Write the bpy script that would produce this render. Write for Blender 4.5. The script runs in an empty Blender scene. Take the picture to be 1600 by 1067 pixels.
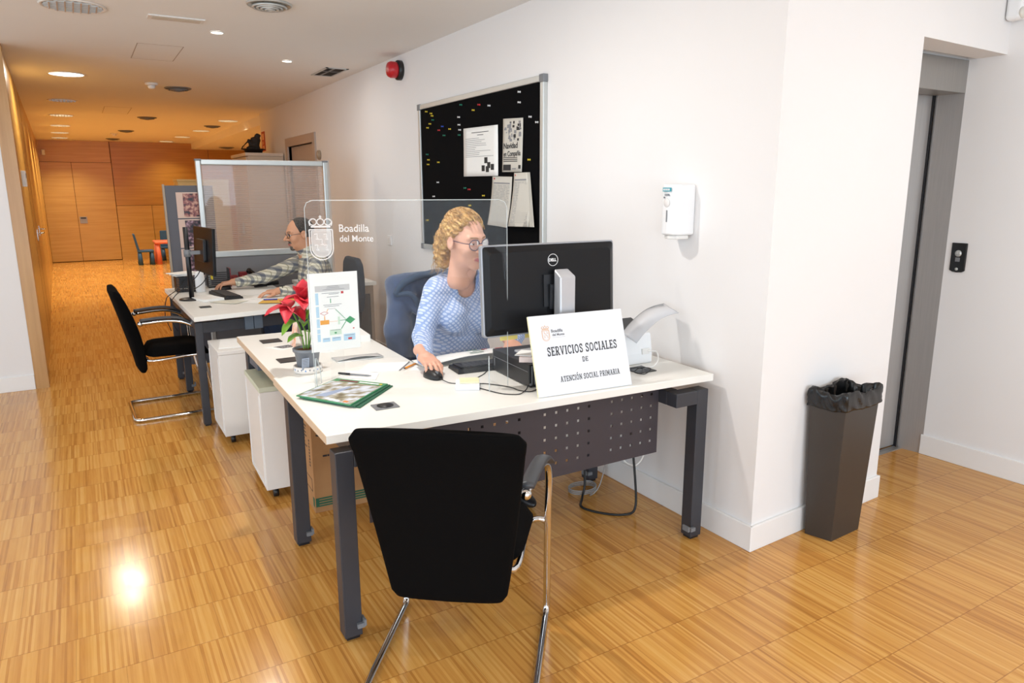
import bpy, math, random
import numpy as np
from mathutils import Vector, Matrix, Euler
PI = math.pi
random.seed(7)
S = bpy.context.scene
C = S.collection

# ------------------------------------------------------------------ camera
CAMZ = 1.52
cam = bpy.data.cameras.new('camera')
cam.sensor_width = 36.0
cam.lens = 1116.8 / 1600 * 36.0
cam.clip_start = 0.02
camo = bpy.data.objects.new('camera', cam)
C.objects.link(camo)
yaw, pitch, roll = 0.53714, 0.21081, 0.00403
fwd = Vector((math.sin(yaw) * math.cos(pitch), math.cos(yaw) * math.cos(pitch), -math.sin(pitch)))
rgt = Vector((math.cos(yaw), -math.sin(yaw), 0))
dwn = fwd.cross(rgt)
r2 = rgt * math.cos(roll) + dwn * math.sin(roll)
d2 = -rgt * math.sin(roll) + dwn * math.cos(roll)
R3 = Matrix((r2, -d2, -fwd)).transposed()
camo.matrix_world = Matrix.Translation((0, 0, CAMZ)) @ R3.to_4x4()
S.camera = camo

# ------------------------------------------------------------------ colour management / world
S.view_settings.view_transform = 'Standard'
S.view_settings.look = 'None'
S.view_settings.gamma = 1
S.view_settings.use_curve_mapping = False
S.view_settings.exposure = -0.45
W = bpy.data.worlds.new('world')
S.world = W
W.use_nodes = True
W.node_tree.nodes['Background'].inputs[0].default_value = (0.75, 0.88, 1.0, 1)
W.node_tree.nodes['Background'].inputs[1].default_value = 1.0

# ------------------------------------------------------------------ lights
def area(name, loc, rot, sx, sy, power, col, spread=PI):
    l = bpy.data.lights.new(name, 'AREA')
    l.shape = 'RECTANGLE' if sx != sy else 'DISK'
    l.size = sx
    if sx != sy:
        l.size_y = sy
    l.energy = power
    l.color = col
    l.spread = spread
    o = bpy.data.objects.new(name, l)
    C.objects.link(o)
    o.location = loc
    o.rotation_euler = rot
    return o
DAY = (0.70, 0.85, 1.0)
NEUT = (1.0, 0.97, 0.93)
WARM = (1.0, 0.86, 0.60)
CH = 2.55
# daylight through the windows behind the camera and on the left
for wx in (-2.6, -0.3, 2.0):
    area('window_daylight', (wx, -3.88, 1.35), (PI / 2 + 0.15, 0, 0), 2.0, 2.1, 112, DAY)
for wy, p in ((-1.6, 85), (1.6, 85), (4.4, 60)):
    area('window_daylight', (-4.36, wy, 1.35), (PI / 2 + 0.30, 0, -PI / 2), 2.0, 2.1, p, DAY)
LEFT_ROW = [(0.10, 5.05), (0.04, 7.93), (-0.02, 10.2), (-0.06, 12.2), (-0.105, 14.1), (-0.14, 15.8), (-0.165, 17.3)]
RIGHT_ROW = [(2.11, 12.0), (2.03, 14.2), (1.93, 16.0), (1.795, 17.6)]
for (x, y), p, c in zip(LEFT_ROW, (5, 26, 5, 30, 30, 26, 22), (NEUT, (1, 0.88, 0.70), WARM, WARM, WARM, WARM, WARM)):
    area('downlight_lamp', (x, y, CH - 0.015), (0, 0, 0), 0.26, 0.26, p, c, PI if y < 8 else 2.0)
for (x, y), p in zip(RIGHT_ROW, (34, 32, 24, 9)):
    area('downlight_lamp', (x, y, CH - 0.015), (0, 0, 0), 0.26, 0.26, p, WARM, 2.0)
for x, y, p in ((0.925, 5.39, 6), (1.60, 6.27, 5), (0.92, 2.85, 30), (-0.3, 2.6, 10), (3.2, 0.6, 14), (1.2, 0.0, 14)):
    area('spot_lamp', (x, y, CH - 0.012), (0, 0, 0), 0.09, 0.09, p, NEUT)

# ------------------------------------------------------------------ materials
def lin(c):
    if isinstance(c, str):
        c = tuple(int(c[i:i + 2], 16) for i in (0, 2, 4))
    o = []
    for v in c[:3]:
        v = v / 255.0
        o.append(v / 12.92 if v <= 0.04045 else ((v + 0.055) / 1.055) ** 2.4)
    return (o[0], o[1], o[2], 1)
MC = {}
def mat(name, col, rough=0.5, metal=0.0, noise=0.04, scale=30, bump=0.0, bscale=200, spec=None, trans=0, alpha=1, emit=None, estr=0, sheen=0, aniso=None):
    if name in MC:
        return MC[name]
    m = bpy.data.materials.new(name)
    m.use_nodes = True
    nt = m.node_tree
    b = nt.nodes['Principled BSDF']
    c = lin(col)
    b.inputs['Base Color'].default_value = c
    b.inputs['Roughness'].default_value = rough
    b.inputs['Metallic'].default_value = metal
    if spec is not None:
        b.inputs['Specular IOR Level'].default_value = spec
    b.inputs['Transmission Weight'].default_value = trans
    b.inputs['Alpha'].default_value = alpha
    if sheen:
        b.inputs['Sheen Weight'].default_value = sheen
    if emit:
        b.inputs['Emission Color'].default_value = lin(emit)
        b.inputs['Emission Strength'].default_value = estr
    tc = nt.nodes.new('ShaderNodeTexCoord')
    if noise:
        n = nt.nodes.new('ShaderNodeTexNoise')
        n.inputs['Scale'].default_value = scale
        n.inputs['Detail'].default_value = 3
        mr = nt.nodes.new('ShaderNodeMapRange')
        mr.inputs['To Min'].default_value = 1 - noise
        mr.inputs['To Max'].default_value = 1 + noise
        mx = nt.nodes.new('ShaderNodeVectorMath')
        mx.operation = 'SCALE'
        mx.inputs[0].default_value = c[:3]
        mp = nt.nodes.new('ShaderNodeMapping')
        if aniso:
            mp.inputs['Scale'].default_value = aniso
        nt.links.new(tc.outputs['Object'], mp.inputs['Vector'])
        nt.links.new(mp.outputs[0], n.inputs['Vector'])
        nt.links.new(n.outputs[0], mr.inputs[0])
        nt.links.new(mr.outputs[0], mx.inputs['Scale'])
        nt.links.new(mx.outputs[0], b.inputs['Base Color'])
    if bump:
        n2 = nt.nodes.new('ShaderNodeTexNoise')
        n2.inputs['Scale'].default_value = bscale
        n2.inputs['Detail'].default_value = 2
        bp = nt.nodes.new('ShaderNodeBump')
        bp.inputs['Strength'].default_value = bump
        bp.inputs['Distance'].default_value = 0.002
        nt.links.new(tc.outputs['Object'], n2.inputs['Vector'])
        nt.links.new(n2.outputs[0], bp.inputs['Height'])
        nt.links.new(bp.outputs[0], b.inputs['Normal'])
    MC[name] = m
    return m

class G:
    """small node-graph helper"""
    def __init__(s, name, rough=0.5):
        s.m = bpy.data.materials.new(name); s.m.use_nodes = True
        s.t = s.m.node_tree; s.b = s.t.nodes['Principled BSDF']
        s.b.inputs['Roughness'].default_value = rough
        s.tc = s.t.nodes.new('ShaderNodeTexCoord')
    def n(s, ty, **k):
        x = s.t.nodes.new('ShaderNode' + ty)
        for a, v in k.items():
            setattr(x, a, v)
        return x
    def l(s, a, b):
        s.t.links.new(a, b)
    def set(s, sock, v):
        if isinstance(v, (int, float)):
            sock.default_value = v
        else:
            s.l(v, sock)
    def math(s, op, a, b=0.0, c=0.0):
        x = s.n('Math', operation=op)
        s.set(x.inputs[0], a); s.set(x.inputs[1], b); s.set(x.inputs[2], c)
        return x.outputs[0]
    def xyz(s, out='Object'):
        x = s.n('SeparateXYZ'); s.l(s.tc.outputs[out], x.inputs[0]); return x.outputs
    def comb(s, a, b, c=0.0):
        x = s.n('CombineXYZ')
        for i, v in enumerate((a, b, c)):
            s.set(x.inputs[i], v)
        return x.outputs[0]
    def mix(s, f, a, b):
        x = s.n('Mix', data_type='RGBA')
        s.set(x.inputs[0], f)
        for i, v in ((6, a), (7, b)):
            if isinstance(v, tuple):
                x.inputs[i].default_value = v
            else:
                s.l(v, x.inputs[i])
        return x.outputs[2]
    def white(s, vec):
        x = s.n('TexWhiteNoise', noise_dimensions='3D'); s.l(vec, x.inputs['Vector']); return x.outputs[0]
    def noise(s, vec, scale, detail=3):
        x = s.n('TexNoise'); x.inputs['Scale'].default_value = scale; x.inputs['Detail'].default_value = detail
        s.l(vec, x.inputs['Vector']); return x.outputs[0]
    def ramp(s, f, stops):
        x = s.n('ValToRGB'); e = x.color_ramp.elements
        e[0].position, e[0].color = stops[0]; e[1].position, e[1].color = stops[-1]
        for p, c in stops[1:-1]:
            k = e.new(p); k.color = c
        s.l(f, x.inputs[0]); return x.outputs[0]

def floor_material():
    g = G('bamboo_strip_parquet', 0.16)
    o = g.xyz()
    X, Y = o[0], o[1]
    row = g.math('FLOOR', g.math('DIVIDE', g.math('ADD', Y, 0.085), 0.25))
    off = g.math('MULTIPLY', g.white(g.comb(row, 3.3)), 0.4)
    xs = g.math('ADD', X, off)
    pan = g.math('FLOOR', g.math('DIVIDE', xs, 0.11))
    strip = g.math('FLOOR', g.math('DIVIDE', xs, 0.0085))
    w1 = g.white(g.comb(strip, row, 1.0))
    w2 = g.white(g.comb(pan, row, 2.0))
    w3 = g.white(g.comb(row, 7.0, 2.0))
    gr = g.noise(g.comb(g.math('MULTIPLY', X, 60), g.math('MULTIPLY', Y, 3)), 2.0)
    v = g.math('ADD', g.math('MULTIPLY', w1, 0.44), g.math('MULTIPLY', w2, 0.17))
    v = g.math('ADD', v, g.math('MULTIPLY', gr, 0.36))
    col = g.ramp(v, [(0.05, lin('98622a')), (0.33, lin('bf853f')), (0.60, lin('d09a4f')), (1.0, lin('dfb26b'))])
    # seams
    fy = g.math('FRACT', g.math('DIVIDE', g.math('ADD', Y, 0.085), 0.25))
    s1 = g.math('LESS_THAN', fy, 0.012)
    fx = g.math('FRACT', g.math('DIVIDE', xs, 0.22))
    s2 = g.math('MULTIPLY', g.math('LESS_THAN', fx, 0.010), 0.6)
    s = g.math('MAXIMUM', s1, s2)
    col = g.mix(g.math('MULTIPLY', s, 0.55), col, lin('7a4518'))
    g.l(col, g.b.inputs['Base Color'])
    rn = g.noise(g.tc.outputs['Object'], 9.0)
    g.l(g.math('ADD', 0.10, g.math('MULTIPLY', rn, 0.14)), g.b.inputs['Roughness'])
    bp = g.n('Bump'); bp.inputs['Strength'].default_value = 0.12; bp.inputs['Distance'].default_value = 0.0012
    g.l(g.math('SUBTRACT', g.math('ADD', g.math('MULTIPLY', w2, 0.5), g.math('MULTIPLY', w3, 0.3)), s), bp.inputs['Height'])
    g.l(bp.outputs[0], g.b.inputs['Normal'])
    return g.m
def veneer_material(name='maple_veneer', a='d3a85c', b='c09142', vert=False):
    g = G(name, 0.3)
    o = g.xyz()
    if vert:
        v = g.comb(g.math('MULTIPLY', g.math('ADD', o[0], o[1]), 26), g.math('MULTIPLY', o[2], 1.6), 0.0)
    else:
        v = g.comb(g.math('MULTIPLY', g.math('ADD', o[0], o[1]), 1.2), g.math('MULTIPLY', o[2], 22), 0.0)
    n = g.noise(v, 1.0, 5)
    n2 = g.noise(g.tc.outputs['Object'], 0.8, 2)
    f = g.math('ADD', g.math('MULTIPLY', n, 0.7), g.math('MULTIPLY', n2, 0.3))
    g.l(g.ramp(f, [(0.3, lin(b)), (0.7, lin(a))]), g.b.inputs['Base Color'])
    return g.m
def dots_material():
    g = G('dotted_blue_cotton', 0.85)
    o = g.xyz()
    k = 0.7071 / 0.0155
    u = g.math('MULTIPLY', g.math('ADD', g.math('ADD', o[0], g.math('MULTIPLY', o[1], 0.3)), o[2]), k)
    v = g.math('MULTIPLY', g.math('SUBTRACT', g.math('ADD', o[0], g.math('MULTIPLY', o[1], 0.3)), o[2]), k)
    fu = g.math('SUBTRACT', g.math('FRACT', u), 0.5)
    fv = g.math('SUBTRACT', g.math('FRACT', v), 0.5)
    r = g.math('SQRT', g.math('ADD', g.math('MULTIPLY', fu, fu), g.math('MULTIPLY', fv, fv)))
    f = g.math('LESS_THAN', r, 0.36)
    n = g.noise(g.tc.outputs['Object'], 60)
    base = g.mix(n, lin('7a94c6'), lin('a3b6dc'))
    g.l(g.mix(g.math('MULTIPLY', f, 0.75), base, lin('d3dcef')), g.b.inputs['Base Color'])
    return g.m
def plaid_material():
    g = G('plaid_flannel', 0.9)
    o = g.xyz()
    def band(c, per, w, off=0.0):
        return g.math('LESS_THAN', g.math('FRACT', g.math('ADD', g.math('DIVIDE', c, per), off)), w)
    h = g.math('ADD', o[0], g.math('MULTIPLY', o[1], 0.75))
    z = g.math('ADD', o[2], g.math('MULTIPLY', o[0], 0.15))
    col = lin('d9d3bf')
    a = g.math('MULTIPLY', band(h, 0.06, 0.34), 0.62)
    b = g.math('MULTIPLY', band(z, 0.06, 0.34), 0.62)
    a2 = g.math('MULTIPLY', band(h, 0.06, 0.07, 0.35), 0.7)
    b2 = g.math('MULTIPLY', band(z, 0.06, 0.07, 0.35), 0.7)
    c = g.mix(a, col, lin('2e3b57'))
    c = g.mix(b, c, lin('2e3b57'))
    c = g.mix(a2, c, lin('8b8468'))
    c = g.mix(b2, c, lin('8b8468'))
    g.l(c, g.b.inputs['Base Color'])
    return g.m
def glass_material(name, tint=(1, 1, 1, 1), refl=0.06, haze=0.0, hazecol=(1, 1, 1, 1)):
    m = bpy.data.materials.new(name); m.use_nodes = True
    nt = m.node_tree; nt.nodes.clear()
    out = nt.nodes.new('ShaderNodeOutputMaterial')
    tr = nt.nodes.new('ShaderNodeBsdfTransparent'); tr.inputs[0].default_value = tint
    gl = nt.nodes.new('ShaderNodeBsdfGlossy'); gl.inputs['Roughness'].default_value = 0.02
    df = nt.nodes.new('ShaderNodeBsdfDiffuse'); df.inputs[0].default_value = hazecol
    fr = nt.nodes.new('ShaderNodeFresnel'); fr.inputs[0].default_value = 1.45
    m1 = nt.nodes.new('ShaderNodeMixShader'); m1.inputs[0].default_value = haze
    m2 = nt.nodes.new('ShaderNodeMixShader')
    ml = nt.nodes.new('ShaderNodeMath'); ml.operation = 'MULTIPLY'; ml.inputs[1].default_value = refl / 0.06
    nt.links.new(tr.outputs[0], m1.inputs[1]); nt.links.new(df.outputs[0], m1.inputs[2])
    nt.links.new(fr.outputs[0], ml.inputs[0]); nt.links.new(ml.outputs[0], m2.inputs[0])
    nt.links.new(m1.outputs[0], m2.inputs[1]); nt.links.new(gl.outputs[0], m2.inputs[2])
    nt.links.new(m2.outputs[0], out.inputs[0])
    return m
def ribbed_material():
    m = glass_material('ribbed_polycarbonate', (0.95, 0.92, 0.90, 1), 0.04, 0.16, lin('dccbc0'))
    nt = m.node_tree
    tc = nt.nodes.new('ShaderNodeTexCoord'); sp = nt.nodes.new('ShaderNodeSeparateXYZ')
    nt.links.new(tc.outputs['Object'], sp.inputs[0])
    a = nt.nodes.new('ShaderNodeMath'); a.operation = 'MULTIPLY'; a.inputs[1].default_value = 1 / 0.016
    f = nt.nodes.new('ShaderNodeMath'); f.operation = 'FRACT'
    l = nt.nodes.new('ShaderNodeMath'); l.operation = 'LESS_THAN'; l.inputs[1].default_value = 0.2
    s = nt.nodes.new('ShaderNodeMath'); s.operation = 'MULTIPLY_ADD'; s.inputs[1].default_value = 0.22; s.inputs[2].default_value = 0.26
    nt.links.new(sp.outputs[2], a.inputs[0]); nt.links.new(a.outputs[0], f.inputs[0]); nt.links.new(f.outputs[0], l.inputs[0]); nt.links.new(l.outputs[0], s.inputs[0])
    for n in nt.nodes:
        if n.type == 'MIX_SHADER' and not n.inputs[0].is_linked:
            nt.links.new(s.outputs[0], n.inputs[0])
    return m
def mottled(name, stops, scale=12, rough=0.5, detail=5, aniso=(1, 1, 1)):
    g = G(name, rough)
    mp = g.n('Mapping'); mp.inputs['Scale'].default_value = aniso
    g.l(g.tc.outputs['Object'], mp.inputs[0])
    g.l(g.ramp(g.noise(mp.outputs[0], scale, detail), [(p, lin(c)) for p, c in stops]), g.b.inputs['Base Color'])
    return g.m

M_WALL = mat('white_wall_paint', 'e9e6e4', 0.85, noise=0.012, scale=3)
M_CEIL = mat('white_ceiling_paint', 'f1efec', 0.9, noise=0.012, scale=3)
M_SKIRT = mat('white_skirting_paint', 'ece9e6', 0.5, noise=0.01)
M_FLOOR = floor_material()
M_VEN = veneer_material()
M_VEN2 = veneer_material('maple_veneer_darker', 'c8953f', 'ad7a2c')
M_VENV = veneer_material('maple_veneer_upright', 'c79a63', 'ad7f48', True)
M_SEAM = mat('dark_panel_gap', '5a3310', 0.8)
M_STEEL = mat('brushed_stainless_steel', 'b5b1ae', 0.38, 0.55, noise=0.10, scale=4, aniso=(40, 40, 1))
M_STEELD = mat('dark_brushed_steel', 'a3a09c', 0.38, 0.6, noise=0.10, scale=4, aniso=(40, 40, 1))
M_CHROME = mat('chrome', 'd8d8d8', 0.08, 1.0, noise=0.01)
M_ALU = mat('satin_aluminium', 'c9ccca', 0.35, 0.5, noise=0.03)
M_BLACKF = mat('black_chair_fabric', '0c0b0b', 0.95, noise=0.15, scale=400, bump=0.35, bscale=900, spec=0.06)
M_BLACKP = mat('black_plastic', '17171a', 0.4, noise=0.04)
M_BLACKG = mat('gloss_black_plastic', '0e0e10', 0.15, noise=0.02)
M_DGREY = mat('dark_grey_powder_coat', '34353b', 0.42, noise=0.04)
M_PANEL = mat('anthracite_perforated_steel', '39343a', 0.5, noise=0.04)
M_DESK = mat('white_desk_laminate', 'efede6', 0.35, noise=0.012, scale=5)
M_EDGE = mat('desk_edge_band', 'ded6cc', 0.45, noise=0.02)
M_WHITEM = mat('white_cabinet_steel', 'e6e3de', 0.4, noise=0.012)
M_WHITEP = mat('white_plastic', 'ececec', 0.35, noise=0.01)
M_PAPER = mat('white_paper', 'f4f3ef', 0.8, noise=0.015)
M_PAPERG = mat('recycled_form_paper', 'cfcabf', 0.85, noise=0.03)
M_INK = mat('black_print_ink', '2b2b2d', 0.7, noise=0.02)
M_INKG = mat('grey_print_ink', '8d8d90', 0.8, noise=0.03)
M_GREY = mat('grey_plastic', '77797c', 0.45, noise=0.03)
M_GREYF = mat('grey_screen_fabric', '7b7a7c', 0.9, noise=0.06, scale=300)
M_BOARD = mat('black_felt_board', '08080a', 0.95, noise=0.2, scale=300, spec=0.1)
M_CARD = mottled('brown_cardboard', [(0.3, 'a5784c'), (0.7, 'b98a5a')], 6, 0.85)
M_GREEN = mat('dark_green_print', '2a5f46', 0.7)
M_RED = mat('red_plastic', 'c01f28', 0.3, noise=0.03)
M_DRED = mat('dark_red_card', '7d1c1f', 0.5, noise=0.05)
M_YEL = mat('yellow_plastic', 'e3c93a', 0.4)
M_YPAPER = mat('yellow_sticky_paper', 'ecd77a', 0.8)
M_CREAM = mat('cream_note_paper', 'efe7bf', 0.8)
M_MANILA = mat('orange_manila_card', 'e2b04e', 0.8)
M_PIN = {'yellow': M_YEL, 'green': mat('green_pin_plastic', '1f7f64', 0.4), 'blue': mat('blue_pin_plastic', '2c55c4', 0.4),
         'red': mat('red_pin_plastic', 'd23339', 0.4), 'white': M_WHITEP}
M_SKINW = mat('light_skin', 'dba58c', 0.5, noise=0.05, scale=25)
M_SKINM = mat('warm_skin', 'cf9877', 0.5, noise=0.05, scale=25)
M_LIP = mat('lips', 'b4686a', 0.45)
M_HAIRW = mottled('curly_blonde_hair', [(0.3, '74522c'), (0.50, 'b3884f'), (0.72, 'dcb978')], 45, 0.5)
M_HAIRM = mottled('short_dark_hair', [(0.35, '2a2522'), (0.7, '57504a')], 90, 0.7)
M_DOT = dots_material()
M_PLAID = plaid_material()
M_JEAN = mat('blue_denim', '34486a', 0.9, noise=0.12, scale=200)
M_NAVY = mat('navy_fleece', '3c4a66', 1.0, noise=0.15, scale=60, bump=0.3, bscale=300, sheen=0.3)
M_NAVYD = mat('navy_fleece_lining', '35455a', 1.0, noise=0.2, scale=50)
M_EYE = mat('eye_white', 'eeeae6', 0.2)
M_IRIS = mat('iris_dark', '38322e', 0.2)
M_ACRYL = glass_material('clear_acrylic', (0.985, 0.99, 0.99, 1), 0.006, 0.012, (1, 1, 1, 1))
M_ACEDGE = mat('acrylic_polished_edge', 'dfe6e6', 0.2, alpha=0.55)
M_ETCH = mat('frosted_etching', 'f2efec', 0.8, alpha=0.62)
M_GLASS = glass_material('window_glass', (0.97, 1, 0.99, 1), 0.06)
M_LAMP = mat('lit_lamp_diffuser', 'ffffff', 0.5, emit='fff6e6', estr=9)
M_LAMPW = mat('warm_lit_lamp', 'fff3d8', 0.5, emit='ffe2ae', estr=4.5)
M_LAMPD = mottled('lamp_louvre_reflector', [(0.35, '6f6b66'), (0.6, 'f2eee6')], 40, 0.25)
M_CABLE = mat('black_cable', '121212', 0.5)
M_CABLEG = mat('grey_cable', '9a9692', 0.5)
M_CABLEW = mat('white_cable', 'ece9e4', 0.5)
M_LEAF = mottled('green_poinsettia_leaf', [(0.3, '4f8a24'), (0.7, '86b93c')], 18, 0.45)
M_BRACT = mottled('red_poinsettia_bract', [(0.3, 'a8182c'), (0.7, 'd8303c')], 18, 0.5)
M_STEM = mat('green_stem', '6d9a3a', 0.6)
M_SOIL = mottled('brown_soil', [(0.3, '3d2413'), (0.7, '7a4c26')], 60, 0.95)
M_BIN = mat('dark_bronze_bin_metal', '45403c', 0.38, 0.4, noise=0.04)
M_BAG = mat('black_bin_liner', '121213', 0.22, noise=0.05)
M_DOORP = mat('greige_door_paint', 'b8a79b', 0.5, noise=0.02)
M_CAB = mat('beige_cabinet_steel', 'cdbfae', 0.5, noise=0.02)
M_CREAMC = mat('cream_cabinet', 'e6cf94', 0.5)
M_TEAL = mat('teal_print', '3f9aa8', 0.5)
M_PINK = mat('salmon_plastic', 'ee7e62', 0.45)
M_BLUEP = mat('blue_plastic', '2c5a86', 0.45)
M_SCREEN = mat('dark_monitor_shell', '131315', 0.38, noise=0.03, spec=0.25)

# ------------------------------------------------------------------ mesh builder
class MB:
    def __init__(s):
        s.v = []; s.f = []; s.mi = []; s.M = Matrix.Identity(4); s.k = 0; s.sm = []
    def add(s, vs, fs, smooth=False):
        b = len(s.v)
        s.v += [tuple(s.M @ Vector(p)) for p in vs]
        for f in fs:
            s.f.append([i + b for i in f]); s.mi.append(s.k); s.sm.append(smooth)
        return s
    def box(s, x0, y0, z0, x1, y1, z1):
        vs = [(x, y, z) for z in (z0, z1) for y in (y0, y1) for x in (x0, x1)]
        return s.add(vs, [(0, 2, 3, 1), (4, 5, 7, 6), (0, 1, 5, 4), (2, 6, 7, 3), (0, 4, 6, 2), (1, 3, 7, 5)])
    def prism(s, poly, z0, z1):
        n = len(poly)
        a = sum(poly[i][0] * poly[(i + 1) % n][1] - poly[(i + 1) % n][0] * poly[i][1] for i in range(n))
        if a < 0:
            poly = poly[::-1]
        vs = [(p[0], p[1], z0) for p in poly] + [(p[0], p[1], z1) for p in poly]
        fs = [tuple(range(n - 1, -1, -1)), tuple(range(n, 2 * n))] + [(i, (i + 1) % n, (i + 1) % n + n, i + n) for i in range(n)]
        return s.add(vs, fs)
    def hull8(s, a, b):
        """bottom quad a, top quad b (ccw seen from above)"""
        return s.add(list(a) + list(b), [(3, 2, 1, 0), (4, 5, 6, 7), (0, 1, 5, 4), (1, 2, 6, 5), (2, 3, 7, 6), (3, 0, 4, 7)])
    def tube(s, pts, r, n=10, closed=False, cap=True):
        pts = [Vector(p) for p in pts]; m = len(pts)
        rs = r if isinstance(r, (list, tuple)) else [r] * m
        up = Vector((0, 0, 1)); vs = []; prev = None
        for i, p in enumerate(pts):
            if closed:
                t = pts[(i + 1) % m] - pts[i - 1]
            else:
                t = pts[min(i + 1, m - 1)] - pts[max(i - 1, 0)]
            t = t.normalized() if t.length > 1e-9 else Vector((0, 0, 1))
            if prev is None:
                a = t.cross(up)
                if a.length < 1e-3:
                    a = t.cross(Vector((1, 0, 0)))
            else:
                a = prev - t * prev.dot(t)
            a.normalize(); prev = a; b = t.cross(a)
            for j in range(n):
                q = 2 * PI * j / n
                vs.append(tuple(p + (a * math.cos(q) + b * math.sin(q)) * rs[i]))
        fs = []
        for i in range(m if closed else m - 1):
            for j in range(n):
                i2 = (i + 1) % m
                fs.append((i * n + j, i * n + (j + 1) % n, i2 * n + (j + 1) % n, i2 * n + j))
        if not closed and cap:
            fs += [tuple(range(n - 1, -1, -1)), tuple((m - 1) * n + j for j in range(n))]
        return s.add(vs, fs, True)
    def lathe(s, prof, n=32, c=(0, 0, 0)):
        vs = []; fs = []
        for r, z in prof:
            for j in range(n):
                q = 2 * PI * j / n
                vs.append((c[0] + r * math.cos(q), c[1] + r * math.sin(q), c[2] + z))
        for i in range(len(prof) - 1):
            for j in range(n):
                fs.append((i * n + j, i * n + (j + 1) % n, (i + 1) * n + (j + 1) % n, (i + 1) * n + j))
        fs += [tuple(range(n - 1, -1, -1)), tuple((len(prof) - 1) * n + j for j in range(n))]
        return s.add(vs, fs, True)
    def cyl(s, a, b, r, n=20):
        return s.tube([a, b], r, n)
    def ball(s, c, r, n=14):
        if not isinstance(r, tuple):
            r = (r, r, r)
        vs = []; fs = []
        for i in range(n + 1):
            th = PI * i / n
            for j in range(2 * n):
                q = PI * j / n
                vs.append((c[0] + r[0] * math.sin(th) * math.cos(q), c[1] + r[1] * math.sin(th) * math.sin(q), c[2] + r[2] * math.cos(th)))
        m = 2 * n
        for i in range(n):
            for j in range(m):
                fs.append((i * m + j, (i + 1) * m + j, (i + 1) * m + (j + 1) % m, i * m + (j + 1) % m))
        return s.add(vs, fs, True)
    def quad(s, a, b, c, d):
        return s.add([a, b, c, d], [(0, 1, 2, 3)])
    def poly(s, pts):
        return s.add(pts, [tuple(range(len(pts)))])
    def obj(s, name, mats, parent=None, bevel=0, seg=2, smooth=False, solid=0, sub=0):
        me = bpy.data.meshes.new(name)
        me.from_pydata(s.v, [], s.f)
        mats = mats if isinstance(mats, (list, tuple)) else [mats]
        for m in mats:
            me.materials.append(m)
        for p, k, q in zip(me.polygons, s.mi, s.sm):
            p.material_index = min(k, len(mats) - 1); p.use_smooth = q or smooth
        me.update()
        o = bpy.data.objects.new(name, me)
        C.objects.link(o)
        if parent is not None:
            o.parent = parent
        if solid:
            md = o.modifiers.new('solid', 'SOLIDIFY'); md.thickness = solid; md.offset = 0
        if bevel:
            md = o.modifiers.new('bevel', 'BEVEL'); md.width = bevel; md.segments = seg; md.limit_method = 'ANGLE'; md.angle_limit = 0.6
            md.harden_normals = False
        if sub:
            md = o.modifiers.new('sub', 'SUBSURF'); md.levels = sub; md.render_levels = sub
        return o
def smooth(pts, k=6, closed=False):
    P = [Vector(p) for p in pts]; n = len(P); out = []
    rng = n if closed else n - 1
    for i in range(rng):
        p0 = P[i - 1] if (closed or i > 0) else P[0]
        p1 = P[i]; p2 = P[(i + 1) % n]
        p3 = P[(i + 2) % n] if (closed or i + 2 < n) else P[-1]
        for j in range(k):
            t = j / k
            out.append(0.5 * ((2 * p1) + (-p0 + p2) * t + (2 * p0 - 5 * p1 + 4 * p2 - p3) * t * t + (-p0 + 3 * p1 - 3 * p2 + p3) * t ** 3))
    if not closed:
        out.append(P[-1])
    return out
def tag(o, label=None, cat=None, group=None, kind=None):
    if label: o['label'] = label
    if cat: o['category'] = cat
    if group: o['group'] = group
    if kind: o['kind'] = kind
    return o
def thing(name, label, cat, loc=(0, 0, 0), rz=0, group=None):
    o = bpy.data.objects.new(name, None); C.objects.link(o)
    o.empty_display_size = 0.1
    o.location = loc; o.rotation_euler = (0, 0, rz)
    return tag(o, label, cat, group)
def struct(o):
    o['kind'] = 'structure'; return o
def dup(root, loc=None, rz=None, label=None, group=None):
    r = root.copy(); C.objects.link(r)
    if loc is not None: r.location = loc
    if rz is not None: r.rotation_euler = (0, 0, rz)
    if label: r['label'] = label
    if group: r['group'] = group
    for ch in list(root.children):
        c = ch.copy(); C.objects.link(c); c.parent = r
        for g in list(ch.children):
            d = g.copy(); C.objects.link(d); d.parent = c
    return r
def frame(origin, xdir, ydir):
    """matrix whose local x,y lie along the two given directions"""
    x = Vector(xdir).normalized(); y = Vector(ydir); y = (y - x * y.dot(x)).normalized(); z = x.cross(y)
    m = Matrix((x, y, z)).transposed().to_4x4()
    return Matrix.Translation(origin) @ m
def text(body, name, m, parent, M, size, depth=0.0006, bold=0.0, align='LEFT', slab=False, width=1.0):
    cu = bpy.data.curves.new(name, 'FONT')
    cu.body = body; cu.size = size; cu.extrude = depth; cu.offset = bold; cu.align_x = align
    cu.space_character = 1.0 + bold * 4
    o = bpy.data.objects.new(name, cu); C.objects.link(o)
    bpy.context.view_layer.update()
    me = bpy.data.meshes.new_from_object(o.evaluated_get(bpy.context.evaluated_depsgraph_get()))
    C.objects.unlink(o); bpy.data.objects.remove(o)
    me.transform(Matrix.Diagonal((width, 1, 1, 1)))
    me.transform(M)
    me.materials.clear(); me.materials.append(m)
    t = bpy.data.objects.new(name, me); C.objects.link(t)
    if parent: t.parent = parent
    return t
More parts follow.
